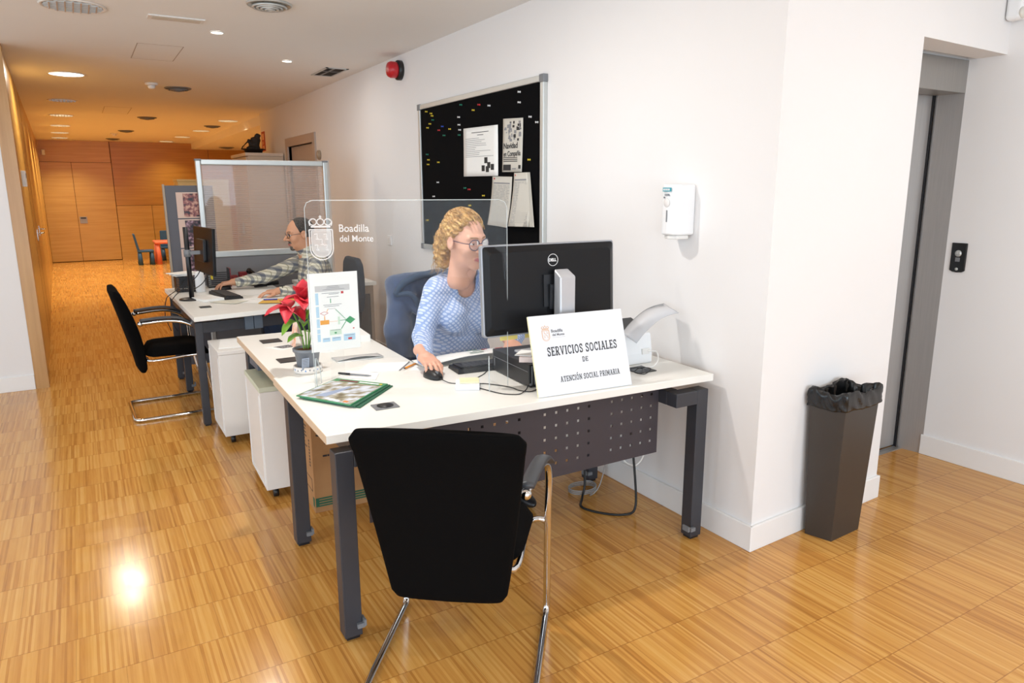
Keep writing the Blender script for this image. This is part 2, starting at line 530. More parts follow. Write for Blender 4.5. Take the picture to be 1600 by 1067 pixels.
def lines(mb, x0, y0, x1, y1, n, h, rnd, t=0.0006, seedv=1, z=0.0):
    """rows of short printed words between two corners in the local xy plane of mb"""
    rr = random.Random(seedv)
    for i in range(n):
        y = y1 + (y0 - y1) * (i + 0.5) / n
        x = x0; end = x1 - (x1 - x0) * rr.random() * rnd
        while x < end:
            w = min((x1 - x0) * (0.05 + 0.12 * rr.random()), end - x)
            mb.box(x, y - h / 2, z, x + w, y + h / 2, z + t)
            x += w + (x1 - x0) * 0.018
def slab_text(body, name, m_, parent, M, size, fit, depth=0.0005, track=0.13):
    """bold slab-serif capitals built stroke by stroke"""
    T = 0.20 if size > 0.03 else 0.165; SV = 0.12 if size > 0.03 else 0.10
    WD = dict(E=.66, L=.66, R=.74, P=.74, D=.8, O=.82, C=.74, S=.66, I=.36, V=.82, A=.86, N=.86, T=.76, M=1.02); WD['Ó'] = .82
    M = M @ Matrix.Scale(fit / (size * (sum(.42 if c == ' ' else WD[c] + track for c in body) - track)), 4, (1, 0, 0))
    mb = MB(); mb.M = M
    def bar(x0, y0, x1, y1, w=T):
        dx, dy = x1 - x0, y1 - y0; L = math.hypot(dx, dy); nx, ny = -dy / L * w / 2, dx / L * w / 2
        mb.prism([((ox + a) * size, b * size) for a, b in ((x0 + nx, y0 + ny), (x0 - nx, y0 - ny), (x1 - nx, y1 - ny), (x1 + nx, y1 + ny))], 0, depth)
    def ser(x, y, a=0.16, b=0.16): bar(x - a, y, x + b, y, SV)
    def curve(pts, w=T):
        P = smooth([(p[0], p[1], 0) for p in pts], 5); n = len(P); L_, R_ = [], []
        for i, p in enumerate(P):
            t = (P[min(i + 1, n - 1)] - P[max(i - 1, 0)]).normalized(); q = Vector((-t.y, t.x, 0)) * w / 2
            L_.append(p + q); R_.append(p - q)
        vs = [((ox + v.x) * size, v.y * size, z) for z in (0, depth) for v in L_ + R_]; N = 2 * n
        fs = []
        for i in range(n - 1):
            fs += [(i, i + 1, n + i + 1, n + i), (N + i, N + n + i, N + n + i + 1, N + i + 1), (i, N + i, N + i + 1, i + 1), (n + i, n + i + 1, N + n + i + 1, N + n + i)]
        mb.add(vs, fs)
    lo, hi = SV / 2, 1 - SV / 2
    ox = 0.0
    for ch in body:
        if ch == ' ': ox += 0.42; continue
        if ch in 'EL':
            w = 0.66; bar(0.15, 0, 0.15, 1); ser(0.15, lo); bar(0.15, lo, w, lo, SV); bar(w - 0.05, 0, w - 0.05, 0.27, 0.1); ser(0.15, hi)
            if ch == 'E': bar(0.15, hi, w - 0.02, hi, SV); bar(w - 0.07, 0.75, w - 0.07, 1, 0.1); bar(0.15, 0.5, 0.47, 0.5, SV); bar(0.47, 0.38, 0.47, 0.62, 0.09)
        elif ch in 'RP':
            w = 0.74; bar(0.16, 0, 0.16, 1); ser(0.16, lo, 0.16, 0.18); ser(0.16, hi)
            curve([(0.16, hi), (0.42, hi), (0.62, 0.74), (0.42, 0.48), (0.16, 0.48)], 0.13)
            if ch == 'R': bar(0.38, 0.48, 0.62, 0.03); ser(0.66, lo, 0.10, 0.12)
        elif ch == 'D':
            w = 0.80; bar(0.16, 0, 0.16, 1); ser(0.16, lo); ser(0.16, hi); curve([(0.16, hi), (0.45, hi), (0.72, 0.5), (0.45, lo), (0.16, lo)], 0.14)
        elif ch in 'OÓ':
            w = 0.82; c_ = [(0.41 + 0.32 * math.cos(q), 0.5 + 0.43 * math.sin(q)) for q in [2 * PI * i / 12 for i in range(13)]]; curve(c_, 0.15)
            if ch == 'Ó': bar(0.34, 1.12, 0.58, 1.38, 0.16)
        elif ch == 'C':
            w = 0.74; curve([(0.66, 0.72), (0.52, 0.90), (0.36, 0.93), (0.16, 0.78), (0.09, 0.5), (0.16, 0.22), (0.36, 0.07), (0.54, 0.10), (0.68, 0.26)], 0.15); bar(0.66, 0.66, 0.66, 0.98, 0.1)
        elif ch == 'S':
            w = 0.66; curve([(0.56, 0.74), (0.46, 0.90), (0.30, 0.94), (0.13, 0.82), (0.15, 0.62), (0.34, 0.51), (0.52, 0.38), (0.54, 0.18), (0.36, 0.06), (0.18, 0.10), (0.08, 0.26)], 0.15); bar(0.57, 0.68, 0.57, 0.98, 0.09); bar(0.07, 0.02, 0.07, 0.32, 0.09)
        elif ch == 'I':
            w = 0.36; bar(0.18, 0, 0.18, 1); ser(0.18, lo); ser(0.18, hi)
        elif ch == 'V':
            w = 0.82; bar(0.14, 1, 0.41, 0.02, 0.16); bar(0.68, 1, 0.41, 0.02, 0.12); ser(0.13, hi); ser(0.68, hi)
        elif ch == 'A':
            w = 0.86; bar(0.15, 0, 0.43, 1, 0.12); bar(0.71, 0, 0.43, 1, 0.17); bar(0.24, 0.32, 0.62, 0.32, SV); ser(0.14, lo, 0.15, 0.15); ser(0.72, lo, 0.15, 0.15); bar(0.28, hi, 0.48, hi, SV)
        elif ch == 'N':
            w = 0.86; bar(0.16, 0, 0.16, 1, 0.12); bar(0.72, 0, 0.72, 1, 0.12); bar(0.14, 0.97, 0.72, 0.05, 0.17); ser(0.16, lo); ser(0.14, hi, 0.14, 0.1); ser(0.72, hi)
        elif ch == 'T':
            w = 0.76; bar(0.38, 0, 0.38, 1); ser(0.38, lo, 0.2, 0.2); bar(0.04, hi, 0.72, hi, SV); bar(0.08, 0.72, 0.08, 1, 0.1); bar(0.68, 0.72, 0.68, 1, 0.1)
        elif ch == 'M':
            w = 1.02; bar(0.16, 0, 0.16, 1, 0.12); bar(0.86, 0, 0.86, 1, 0.16); bar(0.17, 0.97, 0.51, 0.2, 0.16); bar(0.85, 0.97, 0.51, 0.2, 0.13); ser(0.16, lo); ser(0.86, lo); ser(0.12, hi, 0.12, 0.08); ser(0.90, hi, 0.08, 0.12)
        else:
            w = 0.6
        ox += w + track
    o = mb.obj(name, m_, parent); return o
# ------------------------------------------------------------------ crest of the town: shield and crown as line work
def crest(mb, cx, cy, s, z=0.0, t=0.0006, fill=False):
    """shield 1.0 s wide with a crown above, local xy plane"""
    def pl(pts, w, closed=False):
        q = pts + ([pts[0]] if closed else [])
        for (a, b), (c, d) in zip(q[:-1], q[1:]):
            dx, dy = c - a, d - b; L = math.hypot(dx, dy) or 1e-6
            nx, ny = -dy / L * w / 2, dx / L * w / 2
            P = [(a + nx, b + ny), (a - nx, b - ny), (c - nx, d - ny), (c + nx, d + ny)]
            mb.prism([(cx + s * x, cy + s * y) for x, y in P], z, z + t)
    sh = [(-0.5, 0.55), (0.5, 0.55), (0.5, -0.25)] + [(0.5 * math.cos(a), -0.25 - 0.5 * math.sin(a)) for a in [PI * i / 12 for i in range(1, 12)]] + [(-0.5, -0.25)]
    if fill:
        mb.prism([(cx + s * x, cy + s * y) for x, y in sh], z, z + t * 0.5)
    pl(sh, 0.05, True)
    pl([(x * 0.84, y * 0.86 + 0.02) for x, y in sh], 0.03, True)
    for qx, qy in ((-0.2, 0.25), (0.2, 0.25), (-0.2, -0.22), (0.2, -0.22), (0.0, 0.02)):
        pl([(qx - 0.1, qy + 0.1), (qx + 0.04, qy + 0.12), (qx + 0.02, qy - 0.04), (qx + 0.1, qy - 0.12), (qx - 0.04, qy - 0.1)], 0.04)
    pl([(-0.42, 0.68), (0.42, 0.68)], 0.08)
    for a in (-0.32, 0.0, 0.32):
        pl([(a + 0.15 * math.cos(q), 0.88 + 0.14 * math.sin(q)) for q in [2 * PI * i / 12 for i in range(13)]], 0.045)
    pl([(0, 1.0), (0, 1.16)], 0.05); pl([(-0.06, 1.09), (0.06, 1.09)], 0.05)
    pl([(-0.46, 0.72), (-0.5, 0.9), (-0.36, 1.0)], 0.045); pl([(0.46, 0.72), (0.5, 0.9), (0.36, 1.0)], 0.045)

# ------------------------------------------------------------------ the room shell
HX = -0.35
WX = 2.306                 # long white wall with the noticeboard
YB = 18.2                  # back wall of the hall
struct(MB().box(-4.6, -4.1, -0.12, 7.2, 18.6, 0.0).obj('floor', M_FLOOR))
m = MB(); m.box(-4.6, -4.1, CH, 2.36, 18.6, CH + 0.2); m.box(2.36, -4.1, CH, 7.2, 10.72, CH + 0.2); m.box(2.36, 10.72, 2.42, 7.2, 18.6, CH + 0.2)
struct(m.obj('ceiling', M_CEIL))
# noticeboard wall with the door opening, its near end turning the corner
m = MB()
D0, D1, DH = 8.13, 9.22, 2.03
m.box(WX, 2.1001, 0, WX + 0.12, D0, CH); m.box(WX, D1, 0, WX + 0.12, 10.72, CH); m.box(WX, D0, DH, WX + 0.12, D1, CH)
m.box(WX + 0.121, 10.6, 0, 7.0, 10.72, CH)
struct(m.obj('wall_right', M_WALL))
m = MB()
m.prism([(WX, 1.892), (3.271, 1.945), (3.271, 2.10), (WX, 2.10)], 0, 2.165)
m.prism([(WX, 1.892), (3.271, 1.945), (4.20, 1.996), (4.20, 2.13), (WX, 2.10)], 2.165, CH)
m.prism([(3.10, 2.101), (3.271, 2.10), (3.271, 2.176), (3.10, 2.176)], 0, 2.165)
struct(m.obj('wall_front', M_WALL))
m = MB(); m.prism([(4.20, -4.1), (4.32, -4.1), (4.32, 3.2), (4.066, 3.2), (4.066, 2.18)], 0, CH)
struct(m.obj('wall_lift_side', M_WALL))
m = MB()
m.box(3.0, 2.301, 2.166, 4.066, 2.42, CH); m.box(2.45, 2.9, 0, 4.06, 3.0, CH)
m.box(3.0, 2.18, 2.166, 4.066, 2.30, CH)
struct(m.obj('wall_lift', M_WALL))
# white wall at the left with the wooden end and the wooden corridor wall
struct(MB().box(-4.6, 6.55, 0, -0.44, 6.68, CH).obj('wall_left', M_WALL))
m = MB(); m.box(-0.439, 6.545, 0, HX, 6.70, CH)
struct(m.obj('trim_1', M_VENV))
m = MB(); m.prism([(-0.44, 6.70), (HX - 0.012, 6.70), (-0.60, YB), (-0.80, YB)], 0, CH)
struct(m.obj('wall_left_corridor', M_VEN))
# seams and doors of the corridor wall
def leftx(y): return HX - 0.012 - (y - 6.70) * (0.60 + HX - 0.012) / (YB - 6.70)
m = MB()
for y in (8.6, 9.6, 12.4, 13.4, 16.0):
    m.box(leftx(y) - 0.004, y - 0.004, 0, leftx(y) + 0.001, y + 0.004, CH)
struct(m.obj('trim_2', M_SEAM))
# back wall: wood panels with thin shadow gaps, and the double door
m = MB()
g_ = 0.008
X0, XD0, XD1, XD2, XR = -0.80, -0.58, -0.03, 0.72, 7.0
m.k = 0
m.box(X0, YB, 2.10 + g_, XD2 - g_, YB + 0.1, CH)
m.k = 1
m.box(XD2 + g_, YB, 1.18 + g_, 2.7, YB + 0.1, CH); m.box(2.7 + g_, YB, 1.18 + g_, XR, YB + 0.1, CH)
m.k = 0
m.box(XD2 + g_, YB, 0, 1.42, YB + 0.1, 1.18); m.box(1.42 + g_, YB, 0, 2.7, YB + 0.1, 1.18); m.box(2.7 + g_, YB, 0, XR, YB + 0.1, 1.18)
m.k = 2
m.box(X0, YB + 0.02, 0, XR, YB + 0.12, CH)
struct(m.obj('wall_back', [M_VEN, M_VEN2, M_SEAM]))
for i, (a, b) in enumerate(((XD0 - 0.02, XD1), (XD1, XD2))):
    d = struct(MB().box(a + g_ / 2, YB - 0.002, 0.015, b - g_ / 2, YB + 0.019, 2.10).obj('door_%d' % (i + 2), M_VEN))
    if i == 1:
        q = MB().box(XD1 + 0.03, YB - 0.012, 0.82, XD1 + 0.17, YB - 0.003, 0.96).obj('lock_plate', M_STEELD, d)
        MB().box(XD1 + 0.05, YB - 0.03, 0.92, XD1 + 0.15, YB - 0.013, 0.945).obj('latch', M_BLACKP, q)
struct(MB().box(6.9, 10.72, 0, 7.0, YB, 2.42).obj('wall_right_far', M_VEN))
# walls behind the camera with the windows
m = MB()
for a, b in ((-4.6, -3.6), (-1.6, -1.3), (0.7, 1.0), (3.0, 4.3)):
    m.box(a, -4.1, 0, b, -4.0, CH)
for a, b in ((-3.6, -1.6), (-1.3, 0.7), (1.0, 3.0)):
    m.box(a, -4.1, 0, b, -4.0, 0.3); m.box(a, -4.1, 2.4, b, -4.0, CH)
struct(m.obj('wall_behind', M_WALL))
m = MB()
for a, b in ((-4.0, -2.6), (-0.6, 0.6), (2.6, 3.4), (5.4, 6.55)):
    m.box(-4.6, a, 0, -4.5, b, CH)
for a, b in ((-2.6, -0.6), (0.6, 2.6), (3.4, 5.4)):
    m.box(-4.6, a, 0, -4.5, b, 0.3); m.box(-4.6, a, 2.4, -4.5, b, CH)
struct(m.obj('wall_left_far', M_WALL))
wn = 1
for kind_, a, b in (('y', -3.6, -1.6), ('y', -1.3, 0.7), ('y', 1.0, 3.0), ('x', -2.6, -0.6), ('x', 0.6, 2.6), ('x', 3.4, 5.4)):
    m = MB(); gl = MB()
    c = (a + b) / 2
    for u0, u1, z0, z1 in ((a, b, 0.3, 0.35), (a, b, 2.35, 2.4), (a, a + 0.05, 0.35, 2.35), (b - 0.05, b, 0.35, 2.35), (c - 0.02, c + 0.02, 0.35, 2.35)):
        if kind_ == 'y': m.box(u0, -4.08, z0, u1, -4.02, z1)
        else: m.box(-4.58, u0, z0, -4.52, u1, z1)
    if kind_ == 'y': gl.box(a + 0.05, -4.055, 0.35, b - 0.05, -4.045, 2.35)
    else: gl.box(-4.555, a + 0.05, 0.35, -4.545, b - 0.05, 2.35)
    w = struct(m.obj('window_%d' % wn, M_ALU)); gl.obj('pane', M_GLASS, w); wn += 1
# skirting boards
def skirt(name, pts, side, h=0.115, t=0.013):
    m = MB()
    for (a, b) in zip(pts[:-1], pts[1:]):
        d = Vector((b[0] - a[0], b[1] - a[1])).normalized(); nrm = Vector((-d.y, d.x)) * side * t
        m.prism([a, b, (b[0] + nrm.x, b[1] + nrm.y), (a[0] + nrm.x, a[1] + nrm.y)], 0, h)
    return struct(m.obj(name, M_SKIRT, bevel=0.003))
skirt('baseboard_right', [(WX, D0 - 0.11), (WX, 1.879)], -1)
skirt('baseboard_right_far', [(WX, 10.72), (WX, D1 + 0.11)], -1)
skirt('baseboard_front', [(WX - 0.012, 1.891), (3.284, 1.9455)], -1)
skirt('baseboard_front_return', [(3.271, 1.946), (3.271, 2.17)], -1)
skirt('baseboard_lift_side', [(4.20, -4.0), (4.067, 2.175)], 1)
skirt('baseboard_left', [(-4.5, 6.55), (-0.44, 6.55)], -1)
# corridor door and frame
m = MB()
m.box(WX - 0.02, D0 - 0.10, 0, WX + 0.10, D0, DH + 0.10); m.box(WX - 0.02, D1, 0, WX + 0.10, D1 + 0.10, DH + 0.10); m.box(WX - 0.02, D0, DH, WX + 0.10, D1, DH + 0.10)
d = struct(m.obj('door_1', M_DOORP, bevel=0.004))
MB().box(WX + 0.03, D0 + 0.004, 0.01, WX + 0.07, D1 - 0.004, DH - 0.004).obj('door_leaf', M_DOORP, d)
# lift portal
t = struct(MB().box(3.26, 2.165, 2.0, 4.068, 2.305, 2.163).obj('trim_3', M_STEELD, bevel=0.002))
m = MB(); m.prism([(4.046, 2.305), (4.068, 2.305), (4.071, 2.168), (4.064, 2.165), (4.042, 2.29)], 0, 2.0)
struct(m.obj('trim_4', M_STEEL))
m = MB(); m.box(3.0, 2.318, 0.01, 4.036, 2.36, 2.05)
struct(m.obj('door_4', M_STEEL, bevel=0.002))
struct(MB().box(4.037, 2.308, 0.0, 4.046, 2.36, 2.05).obj('trim_6', M_BLACKP))
m = MB(); m.box(3.2, 2.27, 0, 4.045, 2.295, 0.006); m.box(3.2, 2.300, 0, 4.030, 2.314, 0.006)
struct(m.obj('trim_5', M_STEELD))

# ------------------------------------------------------------------ ceiling fittings
def recessed(name, x, y, r, lit, label, cat='ceiling light', group=None, louvre=True):
    t = thing(name, label, cat, (x, y, CH), 0, group)
    m = MB(); m.lathe([(r * 0.9, 0.0), (r, -0.001), (r * 1.1, -0.006), (r * 1.1, 0.0)], 40)
    m2 = MB()
    for i in range(40):
        pass
    # ring
    ring = MB(); vs = []; fs = []
    n = 40
    for rr, z in ((r * 1.1, -0.001), (r * 1.08, -0.008), (r, -0.008), (r * 0.98, -0.001)):
        for j in range(n):
            vs.append((rr * math.cos(2 * PI * j / n), rr * math.sin(2 * PI * j / n), z))
    for i in range(3):
        for j in range(n):
            fs.append((i * n + j, i * n + (j + 1) % n, (i + 1) * n + (j + 1) % n, (i + 1) * n + j))
    ring.add(vs, fs, True); ring.obj('trim_ring', M_WHITEM, t)
    d = MB().lathe([(r * 0.97, -0.003), (r * 0.97, -0.001)], 40); d.obj('diffuser', lit, t)
    if louvre:
        lv = MB()
        for i in range(-3, 4):
            h = r * 0.25 * i; w = math.sqrt(max(0, (r * 0.95) ** 2 - h * h))
            lv.box(-w, h - 0.003, -0.012, w, h + 0.003, -0.0035); lv.box(h - 0.003, -w, -0.012, h + 0.003, w, -0.0035)
        lv.obj('louvre', M_ALU, t)
    return t
recessed('downlight', *LEFT_ROW[0], 0.155, M_LAMPD, 'large round louvred ceiling light at the top left edge, unlit')
recessed('downlight', *LEFT_ROW[1], 0.14, M_LAMP, 'brightest round ceiling light, glaring white at the corridor mouth', louvre=False)
recessed('downlight', *LEFT_ROW[2], 0.14, M_LAMPD, 'dark unlit round ceiling light just behind the brightest one')
for (x, y), lab in zip(LEFT_ROW[3:], ('nearest lit round light of the left corridor row, behind the unlit one', 'second lit round light of the left corridor row',
                              'third lit round light of the left corridor row', 'last round light of the left corridor row, nearest the back wall')):
    recessed('downlight', x, y, 0.14, M_LAMPW, lab, group='left row of corridor lights')
for (x, y), lab in zip(RIGHT_ROW, ('nearest lit round light of the right corridor row', 'second lit round light of the right corridor row',
                              'third lit round light of the right corridor row', 'last round light of the right corridor row, nearest the back wall')):
    recessed('downlight', x, y, 0.14, M_LAMPW, lab, group='right row of corridor lights')
for x, y, lab in ((0.925, 5.39, 'small bright ceiling spotlight beside the white air grille'), (1.60, 6.27, 'small bright ceiling spotlight near the square ceiling hole')):
    recessed('spotlight', x, y, 0.04, M_LAMP, lab, louvre=False)
def round_vent(x, y, r, lab, z=CH, sq=1.0):
    t = thing('ceiling_vent', lab, 'vent', (x, y, z), 0)
    m = MB(); m.lathe([(r, -0.001), (r, -0.006), (r * 0.93, -0.012), (r * 0.9, -0.006)], 36)
    m.obj('rim', M_GREY if z < 2.5 or y > 8 else M_ALU, t)
    c = MB()
    for k in range(1, 5):
        rr = r * 0.9 * k / 5
        pts = [(rr * math.cos(q), rr * math.sin(q), -0.014 - 0.004 * (5 - k)) for q in [2 * PI * i / 28 for i in range(28)]]
        c.tube(pts, 0.007, 6, closed=True)
    c.obj('cone_rings', M_ALU if y < 8 else M_GREY, t)
    return t
round_vent(1.06, 4.46, 0.125, 'round silver air diffuser at the top edge above the corridor mouth')
round_vent(1.02, 8.45, 0.13, 'dark round ceiling vent beside the smoke detector')
round_vent(1.00, 12.0, 0.13, 'dark round ceiling vent in the corridor, second from the camera')
round_vent(0.875, 14.8, 0.13, 'dark round ceiling vent in mid corridor, third from the camera')
round_vent(0.76, 17.2, 0.13, 'farthest dark round ceiling vent, close to the back wall')
round_vent(2.05, 13.1, 0.13, 'dark round ceiling vent between the right corridor lights')
round_vent(2.915, 17.0, 0.16, 'dark round vent in the lowered ceiling at the right', z=2.42)
t = thing('air_grille', 'long white slotted air grille in the ceiling near the camera', 'vent', (0.645, 5.10, CH))
MB().box(-0.16, -0.055, -0.008, 0.16, 0.055, 0).obj('frame', M_WHITEM, t, bevel=0.002)
m = MB()
for k in range(5): m.box(-0.135, -0.036 + k * 0.016, -0.011, 0.135, -0.030 + k * 0.016, -0.0085)
m.obj('slats', mat('grille_slat_beige', 'c9b6a0', 0.6), t)
for x0, y0, x1, y1, lab in ((0.49, 6.05, 0.80, 6.75, 'square flush access hatch in the ceiling nearest the camera'), (0.42, 10.7, 0.73, 11.6, 'flush access hatch in the ceiling beyond the smoke detector')):
    t = thing('access_hatch', lab, 'hatch', ((x0 + x1) / 2, (y0 + y1) / 2, CH))
    w, h = (x1 - x0) / 2, (y1 - y0) / 2
    m = MB()
    for a in ((-w, -h, w, -h + .006), (-w, h - .006, w, h), (-w, -h, -w + .006, h), (w - .006, -h, w, h)):
        m.box(a[0], a[1], -0.0012, a[2], a[3], -0.0002)
    m.obj('joint', mat('hatch_joint', 'b9aca0', 0.9), t)
    MB().box(-w + .007, -h + .007, -0.001, w - .007, h - .007, -0.0002).obj('panel', M_CEIL, t)
# square opening with a metal frame
t = thing('ceiling_opening', 'open square ceiling hole with a bare metal frame beside the white wall', 'hatch', (2.07, 6.66, CH))
m = MB(); w, h = 0.10, 0.24
for a in ((-w, -h, w, -h + .02), (-w, h - .02, w, h), (-w, -h, -w + .02, h), (w - .02, -h, w, h)):
    m.box(a[0], a[1], -0.006, a[2], a[3], -0.0005)
m.obj('frame', M_ALU, t)
MB().box(-w + .02, -h + .02, -0.003, w - .02, h - .02, -0.001).obj('dark_void', mat('hole_darkness', '1a1714', 0.9), t)
m = MB(); m.box(-w + .021, -0.05, -0.005, w - .021, -0.03, -0.0032); m.box(-0.03, -h + .03, -0.005, -0.01, h - .03, -0.0032)
m.obj('rails', M_GREY, t)
def detector(x, y, z, lab):
    t = thing('smoke_detector', lab, 'smoke detector', (x, y, z))
    MB().lathe([(0.0, -0.022), (0.055, -0.022), (0.06, -0.012), (0.06, 0)], 28).obj('base', M_WHITEP, t)
    MB().lathe([(0.0, -0.055), (0.02, -0.055), (0.032, -0.045), (0.036, -0.023)], 28).obj('sensor_head', M_WHITEP, t)
detector(0.752, 8.2, CH, 'white smoke detector on the ceiling in front of the dark vent')
detector(0.72, 15.6, CH, 'small smoke detector on the far corridor ceiling')
t = thing('motion_sensor', 'white motion sensor in the top right corner above the lift', 'sensor', (4.02, 1.955, 2.36))
MB().box(-0.035, -0.05, -0.05, 0.03, 0.028, 0.10).obj('housing', M_WHITEP, t, bevel=0.02, seg=4)
MB().ball((-0.012, -0.045, -0.02), (0.028, 0.014, 0.028), 10).obj('lens', mat('sensor_lens', 'd6d2c8', 0.4), t)
t = thing('motion_sensor', 'small white motion sensor high in the left corner of the back wall', 'sensor', (-0.5, YB - 0.03, 2.30))
MB().box(-0.03, -0.03, -0.06, 0.03, 0.028, 0.05).obj('housing', M_WHITEP, t, bevel=0.012, seg=3)

# ------------------------------------------------------------------ things on the long white wall
t = thing('fire_siren', 'red round fire siren with a black base high on the white wall', 'siren', (WX, 5.573, 2.435))
m = MB(); m.M = Matrix.Rotation(-PI / 2, 4, 'Y'); m.lathe([(0.075, 0.0), (0.075, 0.03), (0.066, 0.038)], 28); m.obj('base', M_BLACKP, t)
m = MB(); m.M = Matrix.Rotation(-PI / 2, 4, 'Y'); m.lathe([(0.058, 0.036), (0.062, 0.05), (0.062, 0.085), (0.052, 0.105), (0.03, 0.112)], 28); m.obj('cover', M_RED, t)
m = MB(); m.M = Matrix.Rotation(-PI / 2, 4, 'Y'); m.lathe([(0.018, 0.111), (0.016, 0.118)], 16); m.obj('sounder_cap', mat('pale_red_plastic', 'd98a80', 0.4), t)

t = thing('wall_dial', 'small round beige dial on the white wall beside the door', 'thermostat', (WX, 7.91, 1.883))
m = MB(); m.M = Matrix.Rotation(-PI / 2, 4, 'Y'); m.lathe([(0.05, 0.0), (0.05, 0.02), (0.042, 0.026)], 24); m.obj('body', mat('beige_plastic', 'a8957f', 0.5), t)
m = MB(); m.M = Matrix.Rotation(-PI / 2, 4, 'Y'); m.lathe([(0.03, 0.0262), (0.03, 0.030)], 20); m.obj('face', mat('dial_face', 'c2b19c', 0.5), t)
t = thing('wall_socket', 'small white socket plate low on the white wall left of the noticeboard', 'socket', (WX, 5.94, 1.083))
MB().box(-0.012, -0.042, -0.042, 0, 0.042, 0.042).obj('plate', M_WHITEP, t, bevel=0.004)
MB().box(-0.016, -0.022, -0.022, -0.0125, 0.022, 0.022).obj('insert', M_WHITEM, t, bevel=0.002)
t = thing('wall_conduit', 'thin white conduit running down the white wall beside the glazed screen', 'conduit', (WX, 7.62, 0.118))
MB().box(-0.022, -0.012, 0, 0, 0.012, 1.70).obj('tube', M_WHITEM, t, bevel=0.003)
MB().box(-0.03, -0.018, 1.60, -0.0225, 0.018, 1.64).obj('clip', M_GREY, t)
# hand sanitiser dispenser
t = thing('soap_dispenser', 'white hand sanitiser dispenser with a teal label on the white wall', 'dispenser', (WX, 2.365, 1.30))
m = MB()
m.prism([(0, -0.058), (0, 0.058), (-0.085, 0.055), (-0.108, 0.035), (-0.112, 0), (-0.108, -0.035), (-0.085, -0.055)], 0.018, 0.235)
m.obj('housing', M_WHITEP, t, bevel=0.010, seg=4)
m = MB(); m.prism([(-0.02, -0.045), (-0.02, 0.045), (-0.085, 0.042), (-0.102, 0.0), (-0.085, -0.042)], 0.0, 0.0175); m.obj('nozzle_base', M_WHITEM, t, bevel=0.005)
MB().box(-0.1165, -0.024, 0.205, -0.1125, 0.026, 0.221).obj('brand_label', M_TEAL, t)
MB().box(-0.1155, -0.0035, 0.075, -0.1125, 0.0005, 0.125).obj('level_slot', M_GREY, t)
m = MB(); m.box(-0.1155, -0.012, 0.192, -0.1125, 0.014, 0.195); m.box(-0.1155, -0.016, 0.187, -0.1125, 0.014, 0.190)
m.box(-0.1155, 0.014, 0.176, -0.1125, 0.020, 0.183); m.obj('small_print', M_GREY, t)
m = MB(); m.M = Matrix.Translation((-0.1125, 0.002, 0.157)) @ Matrix.Rotation(-PI / 2, 4, 'Y'); m.lathe([(0.019, 0), (0.017, 0.002)], 24); m.obj('push_mark', mat('soft_white_plastic', 'e2dedb', 0.4), t)
for pt, M_ in (('CLEAN', M_WHITEP),):
    pass
m = MB()
for k in range(7): m.box(-0.1172, -0.018 + k * 0.006, 0.209, -0.1168, -0.014 + k * 0.006, 0.217)
m.obj('label_letters', M_WHITEP, t)
# exit sign (fire equipment) beyond the door
t = thing('fire_sign', 'narrow red fire equipment sign on the wall above the tall cabinet', 'sign', (WX, 10.56, 2.17))
MB().box(-0.008, -0.09, -0.13, 0, 0.09, 0.13).obj('plate', mat('red_sign_plate', 'b0381c', 0.5), t)
m = MB(); m.box(-0.010, -0.05, 0.02, -0.0085, 0.05, 0.10); m.box(-0.010, -0.06, -0.11, -0.0085, 0.03, -0.06); m.box(-0.010, 0.0, -0.04, -0.0085, 0.03, 0.0); m.obj('pictogram', mat('sign_cream', 'e3b48c', 0.6), t)

# ------------------------------------------------------------------ noticeboard
BY0, BY1, BZ0, BZ1 = 3.474, 5.20, 1.068, 2.135
BX = WX - 0.022
t = thing('notice_board', 'large black felt noticeboard in an aluminium frame on the white wall', 'noticeboard', (WX, (BY0 + BY1) / 2, BZ0))
yc = (BY0 + BY1) / 2
MB().box(-0.020, BY0 - yc + 0.03, 0.03, -0.001, BY1 - yc - 0.03, BZ1 - BZ0 - 0.03).obj('felt_panel', M_BOARD, t)
m = MB(); a, b, hh = BY0 - yc, BY1 - yc, BZ1 - BZ0
for q in ((a, 0.0, b, 0.035), (a, hh - 0.035, b, hh), (a, 0.0352, a + 0.035, hh - 0.0352), (b - 0.035, 0.0352, b, hh - 0.0352)):
    m.box(-0.030, q[0], q[1], -0.0005, q[2], q[3])
m.obj('frame', M_ALU, t, bevel=0.004)
for y_, z_ in ((a, 0), (b, 0), (a, hh), (b, hh)):
    MB().box(-0.034, y_ - 0.005 if y_ < 0 else y_ - 0.04, z_ - 0.004 if z_ == 0 else z_ - 0.04, 0.0, y_ + 0.04 if y_ < 0 else y_ + 0.005, z_ + 0.04 if z_ == 0 else z_ + 0.004).obj('corner_cap', M_GREY, t, bevel=0.004)
PINS = dict(yellow=[(5.046, 2.076), (4.965, 2.056), (4.947, 2.038), (4.988, 1.985), (5.031, 1.96), (4.662, 1.926), (4.308, 2.02), (5.031, 1.731), (5.04, 1.698), (4.86, 1.708), (4.183, 1.475), (4.377, 1.409), (5.081, 1.286), (3.624, 1.683)],
            green=[(4.937, 2.008), (4.753, 1.889), (4.484, 2.07), (4.517, 1.877), (5.051, 1.771), (4.445, 1.524)],
            blue=[(4.779, 1.952)], red=[(4.837, 1.93), (4.228, 2.046), (4.384, 1.515)],
            white=[(4.52, 1.994), (4.517, 1.944), (4.508, 1.91), (3.733, 2.07), (3.733, 2.012), (3.613, 1.921), (3.542, 1.886), (4.877, 1.566), (4.955, 1.465), (4.096, 2.028)])
